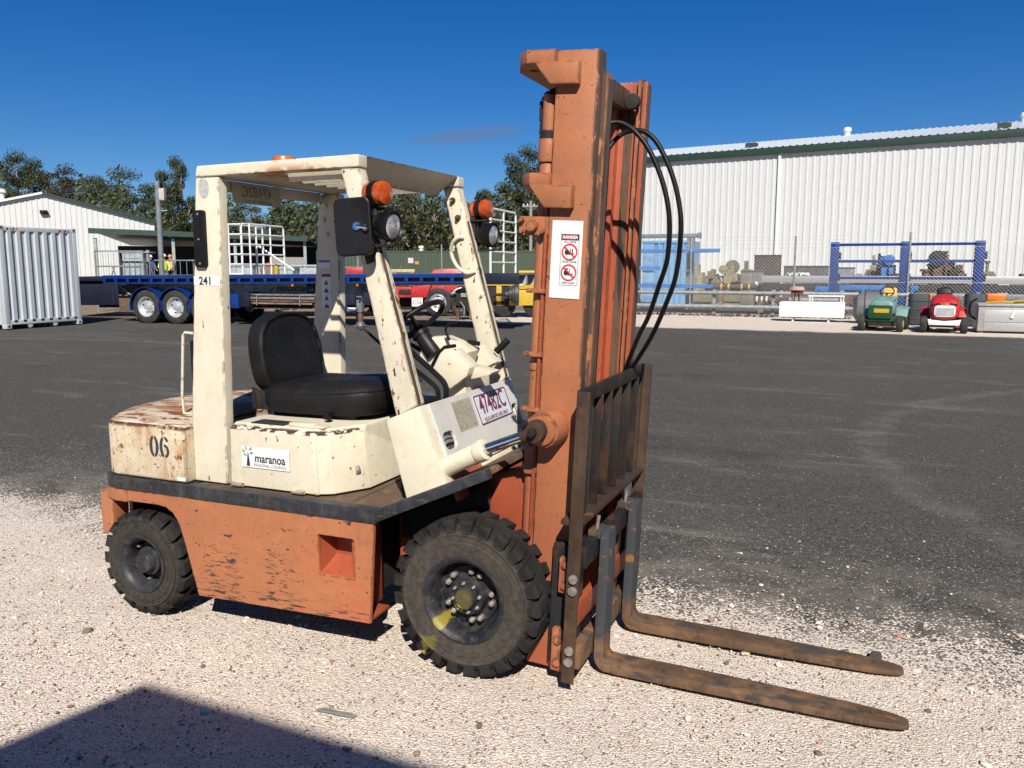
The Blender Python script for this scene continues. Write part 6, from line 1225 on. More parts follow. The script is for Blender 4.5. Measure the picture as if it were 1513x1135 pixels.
for px in (1123, 1405):
    x_ = bx_of(px) + 3.0; b = MB(); z_ = ZE + 10.5 * rp_
    b.lathe([(.20, z_ - .3), (.20, z_ + .26), (.25, z_ + .30), (.29, z_ + .44), (.26, z_ + .56), (.14, z_ + .62), (.001, z_ + .63)], 16, 'z', (x_, 10.3, 0)); b.build('roof_ventilator', m_gwhite, bs, ang=30)
MB().cyl((bx_of(1152), -.2, ZE - .4), (bx_of(1152), -.02, ZE - .4), .06, 8).build('downpipe_head', m_gwhite, bs)

# ---- fences along the gravel strip
YF = 28.4
xa, xb = atY(905, 420, YF).x, atY(1640, 420, YF).x; hF = atY(1173, 349, YF).z
cf = empty('chain_link_fence', (xa, YF, 0), 0, 'tall chain link fence with thin posts in front of the white warehouse', 'fence')
m_wire = simple('fence_wire', (0.30, 0.32, 0.33), 0.5, 0.4, var=0.1)
LF = xb - xa; mb = MB(); hm = hF - .42; sp_ = 0.125
def wire(p, q, r=0.0028):
    p = Vector(p); q = Vector(q); d_ = (q - p).normalized(); u_ = d_.cross(Vector((0, 1, 0))).normalized() * r; v_ = Vector((0, 1, 0)) * r
    mb.add([p + u_, p + v_, p - u_ - v_, q + u_, q + v_, q - u_ - v_], [(0, 1, 4, 3), (1, 2, 5, 4), (2, 0, 3, 5)])
x_ = -hm
while x_ < LF:
    for sgn in (0, 1):
        a0, a1 = x_, x_ + hm; z0, z1 = 0.03, hm
        lo_ = max(a0, 0); hi_ = min(a1, LF)
        if hi_ > lo_:
            f0, f1 = (lo_ - a0) / hm, (hi_ - a0) / hm; za, zb = z0 + (z1 - z0) * f0, z0 + (z1 - z0) * f1
            if sgn: za, zb = z1 - (z1 - z0) * f0, z1 - (z1 - z0) * f1
            wire((lo_, 0, za), (hi_, 0, zb))
    x_ += sp_
me_ = mb.mesh('mesh_wire'); o_ = link('mesh_wire', me_, m_wire, cf)
for z_ in (0.05, hm * .5, hm, hF - .28, hF - .14, hF - .02):
    mb = MB(); wire((0, 0, z_), (LF, 0, z_), 0.004); link('strand', mb.mesh('strand'), m_wire, cf)
for px in (940, 1020, 1173, 1341, 1520):
    x_ = atY(px, 420, YF).x - xa; MB().cyl((x_, -.03, 0), (x_, -.03, hF if px != 1341 else hF + .08), .038, 10).build('post', m_galv, cf)
YP = 27.6; xa, xb = atY(915, 420, YP).x, atY(1270, 420, YP).x
pf = empty('pipe_rail', (xa, YP, 0), 0, 'low grey double pipe rail along the gravel strip', 'rail')
z1, z2 = atY(1000, 432, YP).z, atY(1000, 452, YP).z
for z_, r_ in ((z1, .07), (z2, .08)): MB().cyl((0, 0, z_), (xb - xa, 0, z_), r_, 12).build('pipe', m_galv, pf, 0)
for px in (935, 1055, 1143, 1245): x_ = atY(px, 420, YP).x - xa; MB().box((x_ - .06, .09, 0), (x_ + .06, .2, z1 + .12)).build('post', m_galv, pf, 0.01)
xc = atY(1300, 420, YP).x; xd = atY(1560, 420, YP).x
pf2 = empty('pipe_rail', (xc, YP + .1, 0), 0, 'low grey pipe rail behind the mowers and toolbox', 'rail')
for z_, r_ in ((z1, .07), (z2, .08)): MB().cyl((0, 0, z_), (xd - xc, 0, z_), r_, 12).build('pipe', m_galv, pf2)
for x_ in (0.3, 3.0, 5.7): MB().box((x_ - .06, .09, 0), (x_ + .06, .2, z1 + .1)).build('post', m_galv, pf2, 0.01)

# ---- grey cantilever rack holding blue lengths, in front of a blue container
YR = 31.0; P_ = lambda px, py: atY(px, py, YR)
xr = P_(1018, 420).x; rk = empty('storage_rack', (xr, YR, 0), 0, 'grey cantilever rack with blue steel lengths right of the mast', 'rack')
zt = P_(1018, 351).z; xl = P_(860, 420).x - xr
MB().box((-.14, 0, 0), (.14, .25, zt)).build('column', m_gpost, rk, 0.01); MB().box((xl, 0, 0), (xl + .28, .25, zt)).build('column', m_gpost, rk, 0.01); xm = P_(940, 420).x - xr; MB().box((xm - .14, 0, 0), (xm + .14, .25, zt)).build('column', m_gpost, rk, 0.01)
MB().box((xl, -.02, zt), (.35, .27, zt + .16)).build('head_beam', m_gpost, rk, 0.01); MB().box((.3, -.06, zt - .04), (.40, .31, zt + .2)).build('beam_cap', m_gpost, rk, 0.01)
for i_, (py, x1) in enumerate(((372, 1066), (397, 980), (423, 1058))):
    z_ = P_(1000, py).z
    for c_ in (0, xm, xl + .14): MB().box((c_ - .05, -.9, z_ - .12), (c_ + .05, .0, z_ - .05)).build('arm', m_gpost, rk, 0.005)
    for q in range(3):
        MB().box((xl - .3, -.85 + q * .27, z_ - .05), (P_(x1, 420).x - xr - q * .25, -.62 + q * .27, z_ + .10)).build('steel_length', m_brightb if q < 2 else m_galv, rk, 0.01)
YC = 35.5; x0, x1 = atY(948, 420, YC).x, atY(1019, 420, YC).x; zt = atY(990, 356, YC).z
bc = empty('shipping_container', (x0, YC, 0), 0, 'light blue corrugated container behind the grey cantilever rack', 'container')
corr(0.62, x1 - x0, zt, 0, .27, .04, .35).build('side_wall', m_sky, bc, ang=10); MB().box((0, .06, 0), (x1 - x0, 2.4, zt)).build('body', m_sky, bc, 0.02)
for q in range(2):
    d_ = MB().box((0.02 , -.03, .1 + q * (zt / 2)), (.58, .058, zt / 2 - .05 + q * zt / 2)).build('door_panel', m_sky, bc, 0.01)
    for r_ in range(3): MB().box((.08, -.05, .3 + q * zt / 2 + r_ * .35), (.52, -.031, .5 + q * zt / 2 + r_ * .35)).build('door_rib', m_sky, d_, 0.008)
MB().box((0, -.05, zt - .12), (x1 - x0, .055, zt + .02)).build('top_rail', m_sky, bc, 0.01)

# ---- blue steel frame
YB = 29.6; xs = [atY(px, 420, YB).x for px in (1231, 1334, 1444)]; zt = atY(1337, 357, YB).z
fr = empty('blue_rack', (xs[0], YB, 0), 0, 'royal blue steel rack frame with three posts behind the mowers', 'rack')
for x_ in xs:
    MB().box((x_ - xs[0] - .15, -.16, 0), (x_ - xs[0] + .15, -.12, zt)).build('post', m_blue, fr, 0.008); MB().box((x_ - xs[0] - .15, .12, 0), (x_ - xs[0] + .15, .16, zt)).build('post', m_blue, fr, 0.008); MB().box((x_ - xs[0] - .02, -.1195, 0), (x_ - xs[0] + .02, .1195, zt - .004)).build('post_web', m_blue, fr)
    for z_ in (zt - .5, zt * .52): MB().box((x_ - xs[0] + .15, -.14, z_ - .13), (x_ - xs[0] + .23, .0, z_ + .13)).build('cleat', m_navy, fr, 0.005)
for py in (361, 386, 411):
    z_ = atY(1337, py, YB).z
    for a_, b_ in zip(xs[:-1], xs[1:]): MB().box((a_ - xs[0] + .155, -.05, z_ - .05), (b_ - xs[0] - .155, .03, z_ + .05)).build('crossbar', m_blue, fr, 0.006)

# ---- long silver beams on trestles beyond the fence
YL = 33.5; x0, x1 = atY(1125, 420, YL).x, atY(1640, 420, YL).x; z_ = atY(1300, 413, YL).z
lb = empty('steel_beam', (x0, YL, 0), 0, 'long silver steel beam lying on trestles behind the fence', 'beam')
MB().box((0, 0, z_ - .16), (x1 - x0, .35, z_ + .14)).build('beam', m_alloy if False else m_greyalu, lb, 0.04); MB().box((0, .05, z_ - .50), (x1 - x0, .30, z_ - .20)).build('lower_beam', m_dark, lb, 0.02)
for q in range(5): MB().box((.5 + q * 3.2, -.05, 0), (.7 + q * 3.2, .35, z_ - .50)).build('trestle', m_rust2, lb)
YL2 = 30.6; x0, x1 = atY(1265, 420, YL2).x, atY(1290, 420, YL2).x
for i_, (a, b_, py) in enumerate(((1205, 1226, 427), (1240, 1308, 425), (1346, 1357, 425))):
    xq, xw = atY(a, 420, YL2 + 1).x, atY(b_, 420, YL2 + 1).x; o = empty('pallet', (xq, YL2 + 1, 0), 0, ['short bright blue steel pallet left of the blue frame', 'long bright blue steel pallet inside the blue frame', 'bright blue pallet end between the two mowers'][i_], 'pallet', 'blue pallets behind the rail'); z_ = atY(1300, py, YL2 + 1).z
    for q in range(3): MB().box((0, q * .4, z_ - .1), (xw - xq, q * .4 + .3, z_ + .06)).build('top_board', m_brightb, o, 0.01)
    for x_ in (0.02, (xw - xq) * .5, xw - xq - .12): MB().box((x_, 0, 0), (x_ + .1, 1.1, z_ - .1)).build('leg', m_brightb, o)

# ---- old machines and boxes lined up in front of the warehouse
def machine(px0, px1, py_top, Y, label, seed, mats, style=0):
    rg = random.Random(seed); a_ = atY(px0, 420, Y); b_ = atY(px1, 420, Y); W_ = b_.x - a_.x; H_ = atY((px0 + px1) / 2, py_top, Y).z
    o = empty('old_machine', (a_.x, Y, 0), 0, label, 'machine', 'old machines by the warehouse'); pick = lambda: rg.choice(mats)
    MB().box((0, 0, .1), (W_, 1.2, H_ * .28)).build('base_frame', pick(), o, 0.02)
    for x_ in (.05, W_ - .2): MB().box((x_, .05, 0), (x_ + .15, 1.1, .1)).build('skid', m_wood, o)
    n_ = 9 + int(W_ * 2.5)
    for q in range(n_):
        x_ = W_ * (q + .5) / n_ + rg.uniform(-.1, .1); w_ = rg.uniform(.12, .32); h_ = H_ * rg.uniform(.45, 1.0) if style == 0 else H_ * (0.55 + .45 * math.sin(math.pi * (q + .5) / n_)) * rg.uniform(.8, 1.0); k_ = rg.random()
        if k_ < .62:
            b = MB().box((x_ - w_, .1, H_ * .26), (x_ + w_, .9, h_ * .8)); b.box((x_ - w_ * .5, .2, h_ * .8), (x_ + w_ * .4, .7, h_)); b.build('housing', pick(), o, 0.03)
        elif k_ < .74:
            b = MB(); r_ = rg.uniform(.18, .36); zc = min(h_, H_ - r_); zc = max(zc, H_ * .4); b.cyl((x_, -.02, zc), (x_, .2, zc), r_, 20); b.cyl((x_, -.08, zc), (x_, .6, zc), r_ * .25, 10); b.build('flywheel', pick(), o, 0.02)
        elif k_ < .85:
            b = MB(); b.cyl((x_, .4, H_ * .25), (x_, .4, h_), w_ * .5, 12); b.cyl((x_, .4, h_ - .1), (x_, .4, h_), w_ * .8, 12); b.build('cylinder', pick(), o, 0.01)
        else:
            b = MB(); b.tube([(x_ - w_ * 2, .3, H_ * .3), (x_ - w_, .25, h_ * .7), (x_ + w_, .3, h_ * .75), (x_ + w_ * 2, .3, H_ * .4)], .06, 8); b.build('linkage', pick(), o)
    b = MB().box((W_ * .08, .3, H_ * .5), (W_ * .92, .45, H_ * .58)); b.build('rail_bar', pick(), o, 0.01)
    return o
ol = [m_olive, m_olive, m_rust2, m_conc]; 
mud = simple('dusty_khaki', (0.27, 0.23, 0.14), .8, var=.25)
machine(985, 1058, 386, 36.5, 'olive machine with upright stacks behind the grey rack', 1, [m_olive, mud, m_olive])
machine(1040, 1100, 392, 37.5, 'low khaki machine with yellow guards left of the brown cabinet', 2, [m_olive, mud, m_rust2])
machine(1078, 1112, 384, 39, 'thin framed olive machine against the warehouse wall', 5, [m_olive, mud])
machine(1276, 1330, 367, 35.8, 'tall khaki machine with pale panel, framed by the left bay of the blue rack', 3, [mud, m_olive, m_void, m_brightb], 1)
machine(1360, 1432, 370, 35.8, 'brown and olive machine in the right bay of the blue rack', 4, [m_olive, m_rust2, m_void, mud], 1)
machine(1452, 1470, 381, 35.8, 'narrow khaki machine just right of the blue rack', 6, [mud, m_olive])
machine(1500, 1545, 388, 36, 'dark round machine cut by the right edge', 9, [m_void, mud, m_void], 1)
machine(1248, 1270, 396, 36.5, 'low grey junk pile left of the tall khaki machine', 12, [m_gpost, m_rust2, m_conc])
def cabinet(px0, px1, py, Y, mat_, label, name='cabinet', dep=.9, pan=2):
    a_ = atY(px0, 420, Y); b_ = atY(px1, 420, Y); W_ = b_.x - a_.x; H_ = atY(px0, py, Y).z
    o = empty(name, (a_.x, Y, 0), 0, label, name.replace('_', ' ')); MB().box((0, .03, .08), (W_, dep, H_)).build('body', mat_, o, 0.015)
    for q in range(pan): MB().box((W_ * q / pan + .03, 0, .14), (W_ * (q + 1) / pan - .03, .03, H_ - .06)).build('panel', mat_, o, 0.006)
    MB().box((-.03, -.02, H_), (W_ + .03, dep + .03, H_ + .04)).build('lid', mat_, o, 0.008)
    for x_ in (.04, W_ - .14): MB().box((x_, .1, 0), (x_ + .1, dep - .1, .08)).build('foot', m_wood, o)
    return o
cabinet(1113, 1150, 378, 36, m_brown, 'dark brown tall open crate standing among the machines', 'crate', 1.0, 1)
mgc = simple('grey_brown_cabinet', (0.17, 0.155, 0.14), .6, var=.15)
o = cabinet(1094, 1127, 401, 34.2, mgc, 'grey steel cabinet with white labels in front of the brown crate', 'cabinet'); 
for z0, z1_ in ((.95, 1.12), (.55, .85)): MB().box((.62, -.012, z0), (.74, -.001, z1_)).build('paper_label', m_white, o)
cabinet(1157, 1222, 394, 36, simple('dark_grey_crate', (0.085, 0.08, 0.08), .7, var=.2), 'long dark grey crate stack behind the thin fence post', 'crate', 1.2, 4)
cabinet(1158, 1200, 411, 34.8, m_wood, 'low timber pallet box under a white plastic sheet', 'pallet_box', .9, 3)
b = MB(); rg = random.Random(8); px_ = atY(1160, 420, 34.9); W_ = atY(1196, 420, 34.9).x - px_.x; zz = atY(1175, 411, 34.9).z
vs = []; nn = 12
for j in range(6):
    for i in range(nn): vs.append((W_ * i / (nn - 1), j * .15, zz + .06 + .22 * rg.random() * (1 if 0 < i < nn - 1 else .2)))
b.add(vs, [(j * nn + i, j * nn + i + 1, (j + 1) * nn + i + 1, (j + 1) * nn + i) for j in range(5) for i in range(nn - 1)]); o = b.build('plastic_sheet', m_gwhite, None, ang=70); o.location = (px_.x, 34.9, 0); md = o.modifiers.new('t', 'SOLIDIFY'); md.thickness = .02; tag(o, 'crumpled white plastic sheet on the low timber pallet box', 'sheet')
cabinet(1234, 1262, 396, 36.8, m_gpost, 'plain grey steel box left of the first blue post', 'cabinet')
o = empty('banded_pipe', (atY(1058, 420, 33).x, 33, 0), 0, 'dark pipe with yellow bands lying past the pipe rail', 'pipe'); LP = atY(1118, 420, 33).x - atY(1058, 420, 33).x; z_ = atY(1080, 424, 33).z
MB().cyl((0, 0, z_), (LP, 0, z_), .13, 14).build('pipe', m_brown, o)
for f_ in (.12, .3, .62, .8): MB().cyl((LP * f_, 0, z_), (LP * f_ + .08, 0, z_), .138, 14).build('band', m_yellow, o)
for f_ in (.1, .85): MB().box((LP * f_, -.2, 0), (LP * f_ + .15, .2, z_ - .12)).build('support', m_wood, o)
o = empty('log_pipe', (atY(1116, 420, 28.9).x, 28.9, 0), 0, 'rusty wrapped pipe lying behind the white planter', 'pipe'); LP = atY(1240, 420, 28.9).x - atY(1116, 420, 28.9).x; z_ = atY(1150, 443, 28.9).z
MB().cyl((0, 0, z_), (LP * .4, 0, z_), .12, 12).build('wrapped_end', m_rust2, o); MB().cyl((LP * .4, 0, z_), (LP, 0, z_), .10, 12).build('pipe', m_galv, o)
for f_ in (.05, .9): MB().box((LP * f_, -.2, 0), (LP * f_ + .2, .2, z_ - .09)).build('support', m_wood, o)
for f_ in (.02, .08, .14): MB().cyl((LP * f_, 0, z_), (LP * f_ + .06, 0, z_), .13, 12).build('band', m_gwhite, o)

# ---- row of things on the gravel strip
YG = 23.2
def gx(px, Y=YG): return atY(px, 420, Y).x
a_, b_ = gx(1153, 24.6), gx(1250, 24.6); zt = atY(1200, 447, 24.6).z; zb = atY(1200, 469, 24.6).z
o = empty('planter_box', (a_, 24.6, 0), 0, 'long white steel trough with a rail on top, left of the mowers', 'trough'); W_ = b_ - a_
MB().box((0, 0, zb), (W_, .04, zt)).build('front_panel', m_gwhite, o, 0.008); MB().box((0, .0405, zb), (.04, .7, zt)).build('end_panel', m_gwhite, o, 0.005); MB().box((W_ - .04, .0405, zb), (W_, .7, zt)).build('end_panel', m_gwhite, o, 0.005); MB().box((.041, .66, zb), (W_ - .041, .70, zt)).build('back_panel', m_gwhite, o); MB().box((.041, .041, zb), (W_ - .041, .659, zb + .03)).build('floor', m_gwhite, o)
zr_ = atY(1230, 439, 24.6).z
for x_ in (W_ * .46, W_ * .5, W_ * .93, W_ * .97): MB().box((x_, .05, zt - .002), (x_ + .03, .09, zr_)).build('upright', m_gwhite, o)
MB().box((W_ * .44, .04, zr_), (W_ * .99, .10, zr_ + .05)).build('rail', m_gwhite, o, 0.006)
for x_ in (W_ * .2, W_ * .75): MB().box((x_, .1, 0), (x_ + .06, .6, zb)).build('foot', m_gwhite, o)
# pink hose coil and its stand at the thin post
o = empty('hose_coil', (gx(1176, 26.8), 26.8, 0), 0, 'pale pink hose coil on a small rusty stand by the thin post', 'hose'); zc = atY(1176, 428, 26.8).z
for q in range(3): MB().tube([(.05 + (.24 - q * .02) * math.cos(t), (.2 - q * .02) * math.sin(t), zc + q * .04) for t in [2 * math.pi * i / 24 for i in range(24)]], .025, 6, True).build('coil', simple('pink_hose', (.62, .38, .36), .5) if q == 0 else bpy.data.materials['pink_hose'], o)
b = MB(); b.box((-.15, -.12, zc - .16), (.25, .12, zc - .03)); b.tube([(-.12, 0, 0), (0, 0, zc - .1)], .03, 6); b.tube([(.2, 0, 0), (.1, 0, zc - .1)], .03, 6); b.build('stand', m_rust2, o, 0.01)
# grey tank lying on its side
Yt = 24.2; o = empty('grey_tank', (gx(1262, Yt), Yt, 0), 0, 'grey barrel shaped tank lying behind the green mower', 'tank'); Lt = gx(1312, Yt) - gx(1262, Yt); r_ = atY(1280, 433, Yt).z / 2
prof = [(0.001, 0.0), (r_ * .55, .02), (r_ * .9, .12), (r_, .30), (r_, Lt), (r_ * .9, Lt + .1), (.001, Lt + .15)]
MB().lathe([(a1, h1) for a1, h1 in prof], 32, 'x', (0, .4, r_ + .01)).build('shell', simple('tank_grey', (0.15, .16, .16), .55), o, ang=40); MB().tube([(.34 + .0, .4 + (r_ + .008) * math.cos(t), r_ + .01 + (r_ + .008) * math.sin(t)) for t in [2 * math.pi * i / 32 for i in range(32)]], .018, 6, True).build('hoop', m_gplas, o)
for x_ in (.3, Lt - .2): MB().box((x_, .15, 0), (x_ + .1, .65, .06)).build('chock', m_wood, o)
# grey posts with orange beams
def barrier(px, pxb, label):
    Yb = 24.4; o = empty('crash_barrier', (gx(px, Yb), Yb, 0), 0, label, 'barrier', 'grey barrels with orange beams'); h_ = atY(px, 434, Yb).z; w_ = .58
    b = MB(); b.prism(rrect(0, -.28, w_, .28, .13, 5), 0.03, h_, 'z'); b.build('barrel', m_gplas, o, 0.03)
    for q in range(3): b = MB(); b.prism(rrect(-.012, -.292, w_ + .012, .292, .135, 5), h_ * (.2 + q * .28), h_ * (.2 + q * .28) + .05, 'z'); b.build('band', m_gplas, o, 0.01)
    L_ = gx(pxb, Yb) - gx(px, Yb); z_ = h_ - .10; b = MB(); b.prism(rrect(-.13, z_ - .12, .13, z_ + .12, .06, 4), w_ * .9 if L_ > w_ else 0.2, L_, 'x'); b.build('orange_beam', m_orange, o, 0.01); b = MB(); b.prism(rrect(-.10, z_ - .09, .10, z_ + .09, .04, 4), L_, L_ + .8, 'x'); b.build('grey_beam', m_gpost, o)
    MB().box((.05, -.2, 0), (w_ - .05, .2, .03)).build('base', m_black, o)
barrier(1344, 1378, 'grey barrel with orange beam end between the two mowers'); barrier(1427, 1487, 'grey barrel with long orange beam right of the red mower')
# aluminium toolbox
Yb = 21.6; a_ = gx(1449, Yb); b_ = gx(1545, Yb); zt = atY(1480, 453, Yb).z; W_ = b_ - a_
o = empty('tool_box', (a_, Yb, 0), 0, 'aluminium checker plate tool box at the right edge', 'tool box')
def checker():
    k = N('checker_plate'); x_, y_, z_ = k.xyz(); s1 = k.voro(34, rnd=0.0); c = k.mix(k.map(s1, .25, .5), (.52, .52, .50), (.36, .36, .35)); k.i('Base Color', c); k.i('Metallic', .4); k.i('Roughness', .42); k.bump(s1, .5, .01); return k.m
m_chk = checker()
MB().box((0, .012, .05), (W_, 1.0, zt)).build('body', m_greyalu, o, 0.012); dr = MB().box((.14, 0, .30), (W_ - .1, .012, zt - .10)).build('door', m_chk, o, 0.004); MB().box((.14, -.002, .07), (W_ - .1, .010, .28)).build('lower_panel', m_greyalu, o, 0.004)
lx = gx(1499, Yb) - a_; MB().prism([(lx - .05, .42), (lx + .02, .62), (lx + .05, .62), (lx + .04, .40)], -.04, -.001, 'y').build('latch', m_gwhite, dr, 0.004)
MB().box((-.02, -.02, zt), (W_ + .02, 1.02, zt + .07)).build('lid', m_greyalu, o, 0.012); MB().tube(spline([(.2, .3, zt + .09), (.6, .2, zt + .12), (.9, .4, zt + .1), (1.2, .25, zt + .16), (.8, .35, zt + .12)], 5), .03, 6).build('yellow_rope', m_yellow, o); 
for x_ in (.05, W_ - .15): MB().box((x_, .05, 0), (x_ + .1, .95, .05)).build('skid', m_wood, o)
MB().tube(spline([(-.02, .3, .9), (-.16, .25, .8), (-.18, .25, .5), (-.03, .3, .35)], 4), .03, 6).build('cable', m_black, o)

# ---- ride-on mowers facing the viewer
def mower(px, Y, rz, label, hoodm, frontm, grillm, seatm, hubm, red):
    o = empty('ride_on_mower', (gx(px, Y), Y, 0), VIEWZ + rz - math.atan((px - 756.5) / FPX), label, 'mower', 'ride-on mowers')
    def ell(y_, w_, z0, z1, pw=2.6, n=20):
        out = []
        for i in range(n):
            t = 2 * math.pi * i / n; c_, s_ = math.cos(t), math.sin(t); out.append((w_ * math.copysign(abs(c_) ** (2 / pw), c_), y_, (z0 + z1) / 2 + (z1 - z0) / 2 * math.copysign(abs(s_) ** (2 / pw), s_)))
        return out
    if red: S_ = [(-.92, .22, .42, .68), (-.88, .31, .36, .80), (-.75, .36, .34, .92), (-.45, .36, .34, 1.0), (-.15, .33, .36, 1.02), (-.05, .28, .40, .98)]
    else: S_ = [(-.90, .27, .44, .76), (-.86, .31, .40, .84), (-.6, .32, .38, .90), (-.3, .32, .38, .94), (-.12, .30, .40, .95), (-.05, .26, .42, .92)]
    loft(MB(), [ell(y_, w_, z0, z1, 3.2) for y_, w_, z0, z1 in S_]).build('hood', hoodm, o, ang=50)
    if red:
        g_ = MB().prism(rrect(-.25, .44, .25, .74, .09, 5), -.945, -.90, 'y').build('grille', grillm, o, 0.01); MB().tube([(-.30, -.80, .90), (-.31, -.45, .985), (-.29, -.12, 1.0)], .006, 5).build('hood_seam', m_void, o); MB().tube([(.30, -.80, .90), (.31, -.45, .985), (.29, -.12, 1.0)], .006, 5).build('hood_seam', m_void, o)
        for q in range(9): MB().box((-.22, -.95, .47 + q * .024), (.22, -.944, .48 + q * .024)).build('grille_slat', m_galv, g_)
        MB().prism([(-.36, .22), (.36, .22), (.40, .38), (.30, .36), (.0, .33), (-.30, .36), (-.40, .38)], -.96, -.86, 'y').build('bumper', grillm, o, 0.02)
        for s in (-1, 1): MB().prism([(s * .10, .76), (s * .28, .73), (s * .30, .78), (s * .12, .81)][::s], -.90, -.84, 'y').build('headlamp', m_void, o)
    else:
        g_ = MB().prism(rrect(-.30, .36, .30, .72, .05, 4), -.935, -.88, 'y').build('front_panel', frontm, o, 0.015); MB().box((-.16, -.945, .52), (.22, -.934, .63)).build('sticker', m_yellow, g_); text('LAWN', .075, basis((0.03, -.9465, .575), (1, 0, 0), (0, 0, 1)), m_ink, g_, thick=.001) if False else None
        loft(MB(), [ell(-.70, .30, .80, .93, 3), ell(-.45, .33, .82, .97, 3), ell(-.15, .30, .84, .96, 3)]).build('hood_cap', hoodm, o, ang=50)
        MB().tube([(-.40, -.84, .30), (.40, -.84, .30)], .03, 8).build('front_axle', m_void, o); MB().cyl((-.30, -.70, .15), (.34, -.70, .15), .03, 8).build('tie_rod', ys, o); MB().box((-.33, -.88, .28), (.33, -.2, .37)).build('frame_skirt', frontm, o, 0.02)
    MB().box((-.28, -.85, .16), (.28, .55, .34)).build('frame', m_void, o, 0.02)
    for s in (-1, 1):
        rwt = MB(); rwt.lathe([(.10, 0), (.12, -.01), (.20, 0.0), (.22, .03), (.22, .13), (.20, .16), (.10, .16)], 24, 'x', (s * .48 - .08, -.72, .22)); w_ = rwt.build('front_wheel', m_tyre, o, ang=40); rwt = MB(); rwt.cyl((s * .48 - .088, -.72, .22), (s * .48 + .088, -.72, .22), .10, 18); rwt.build('rim', hubm, w_)
        rwt = MB(); rwt.lathe([(.13, 0), (.16, -.01), (.26, 0.0), (.28, .04), (.28, .20), (.26, .24), (.13, .24)], 24, 'x', (s * .43 - .12, .42, .28)); w_ = rwt.build('rear_wheel', m_tyre, o, ang=40); rwt = MB(); rwt.cyl((s * .43 - .09, .42, .28), (s * .43 + .09, .42, .28), .14, 18); rwt.build('rim', hubm, w_)
        loft(MB(), [[(s * .26, y_, z_), (s * .56, y_, z_ - .04), (s * .56, y_, z_ - .08), (s * .26, y_, z_ - .05)] for y_, z_ in ((.0, .44), (.12, .60), (.40, .68), (.62, .64), (.75, .5))]).build('fender', hoodm, o, 0.01)
    b = MB(); b.prism(rrect(-.42, -.25, .42, .30, .12, 4), .12, .24, 'z'); b.build('mower_deck', frontm if not red else m_redp, o, 0.02)
    MB().box((-.20, .20, .70), (.20, .55, .80)).build('seat', seatm, o, 0.03); MB().hexa([(-.21, .50, .72), (.21, .50, .72), (.21, .60, .72), (-.21, .60, .72), (-.17, .60, 1.16), (.17, .60, 1.16), (.17, .68, 1.16), (-.17, .68, 1.16)]).build('seat_back', seatm, o, 0.03)
    b = MB(); c_ = Vector((0, .06, 1.06)); b.tube([c_ + Vector((.18 * math.cos(t), .10 * math.sin(t), .13 * math.sin(t))) for t in [2 * math.pi * i / 24 for i in range(24)]], .016, 6, True); sw_ = b.build('steering_wheel', m_black, o); MB().tube([(0, -.1, .85), (0, .06, 1.02)], .025, 8).build('column', m_black, sw_); MB().tube([(-.17, .06, 1.02), (.17, .06, 1.02)], .014, 6).build('spoke', m_black, sw_)
    MB().box((-.30, -.12, .78), (.30, -.02, .90)).build('dash', hoodm if not red else m_redp, o, 0.02)
    return o
fade = simple('faded_green', (0.17, .30, .28), .5, var=.12); dgm = simple('mower_green', (.012, .075, .030), .4, var=.1); ys = simple('mower_yellow', (.62, .42, .10), .5, var=.08)
mower(1311, 21.9, R(-8), 'green ride-on mower with yellow seat facing the yard', fade, dgm, m_black, ys, ys, False)
mower(1397, 21.9, R(2), 'red ride-on mower with white grille facing the yard', m_redp, m_redp, m_gwhite, m_black, m_gplas, True)
# dry weeds and litter line at the foot of the rail
mb = MB(); rg = random.Random(21)
for q in range(420):
    x_ = rg.uniform(gx(930, 26.9), gx(1260, 26.9)); y_ = 26.9 + rg.uniform(-.35, .5); h_ = rg.uniform(.02, .10); w_ = rg.uniform(.02, .10); t = rg.uniform(0, 3.14)
    mb.add([(x_ - w_ * math.cos(t), y_ - w_ * math.sin(t), 0), (x_ + w_ * math.cos(t), y_ + w_ * math.sin(t), 0), (x_ + rg.uniform(-.1, .1), y_ + rg.uniform(-.1, .1), h_), (x_, y_ + .05, .0)], [(0, 1, 2), (1, 3, 2), (3, 0, 2)])
tag(link('dry_weeds', mb.mesh('weeds'), simple('dead_weeds', (.12, .095, .07), .9, var=.4, sc=3)), 'dry weeds and litter along the foot of the pipe rail', 'weeds', kind='stuff')
tag(MB().prism([(0, 0), (.16, .012), (.17, .03), (.02, .022)], .004, .010, 'z').build('metal_scrap', m_galv), 'thin grey metal strip lying on the gravel in front', 'scrap').location = (-0.42, -1.02, 0)
o = MB().add([(0, 0, 0), (.05, 0, 0), (.06, .035, 0), (.01, .045, 0), (.008, .006, .03), (.042, .004, .036), (.05, .03, .028), (.015, .038, .024)], [(0, 3, 2, 1), (4, 5, 6, 7), (0, 1, 5, 4), (1, 2, 6, 5), (2, 3, 7, 6), (3, 0, 4, 7)]).build('loose_stone', simple('dark_stone', (.06, .058, .056), .9), None, .004); o.location = (1.58, .31, 0); tag(o, 'dark loose stone beside the far fork tip', 'stone')

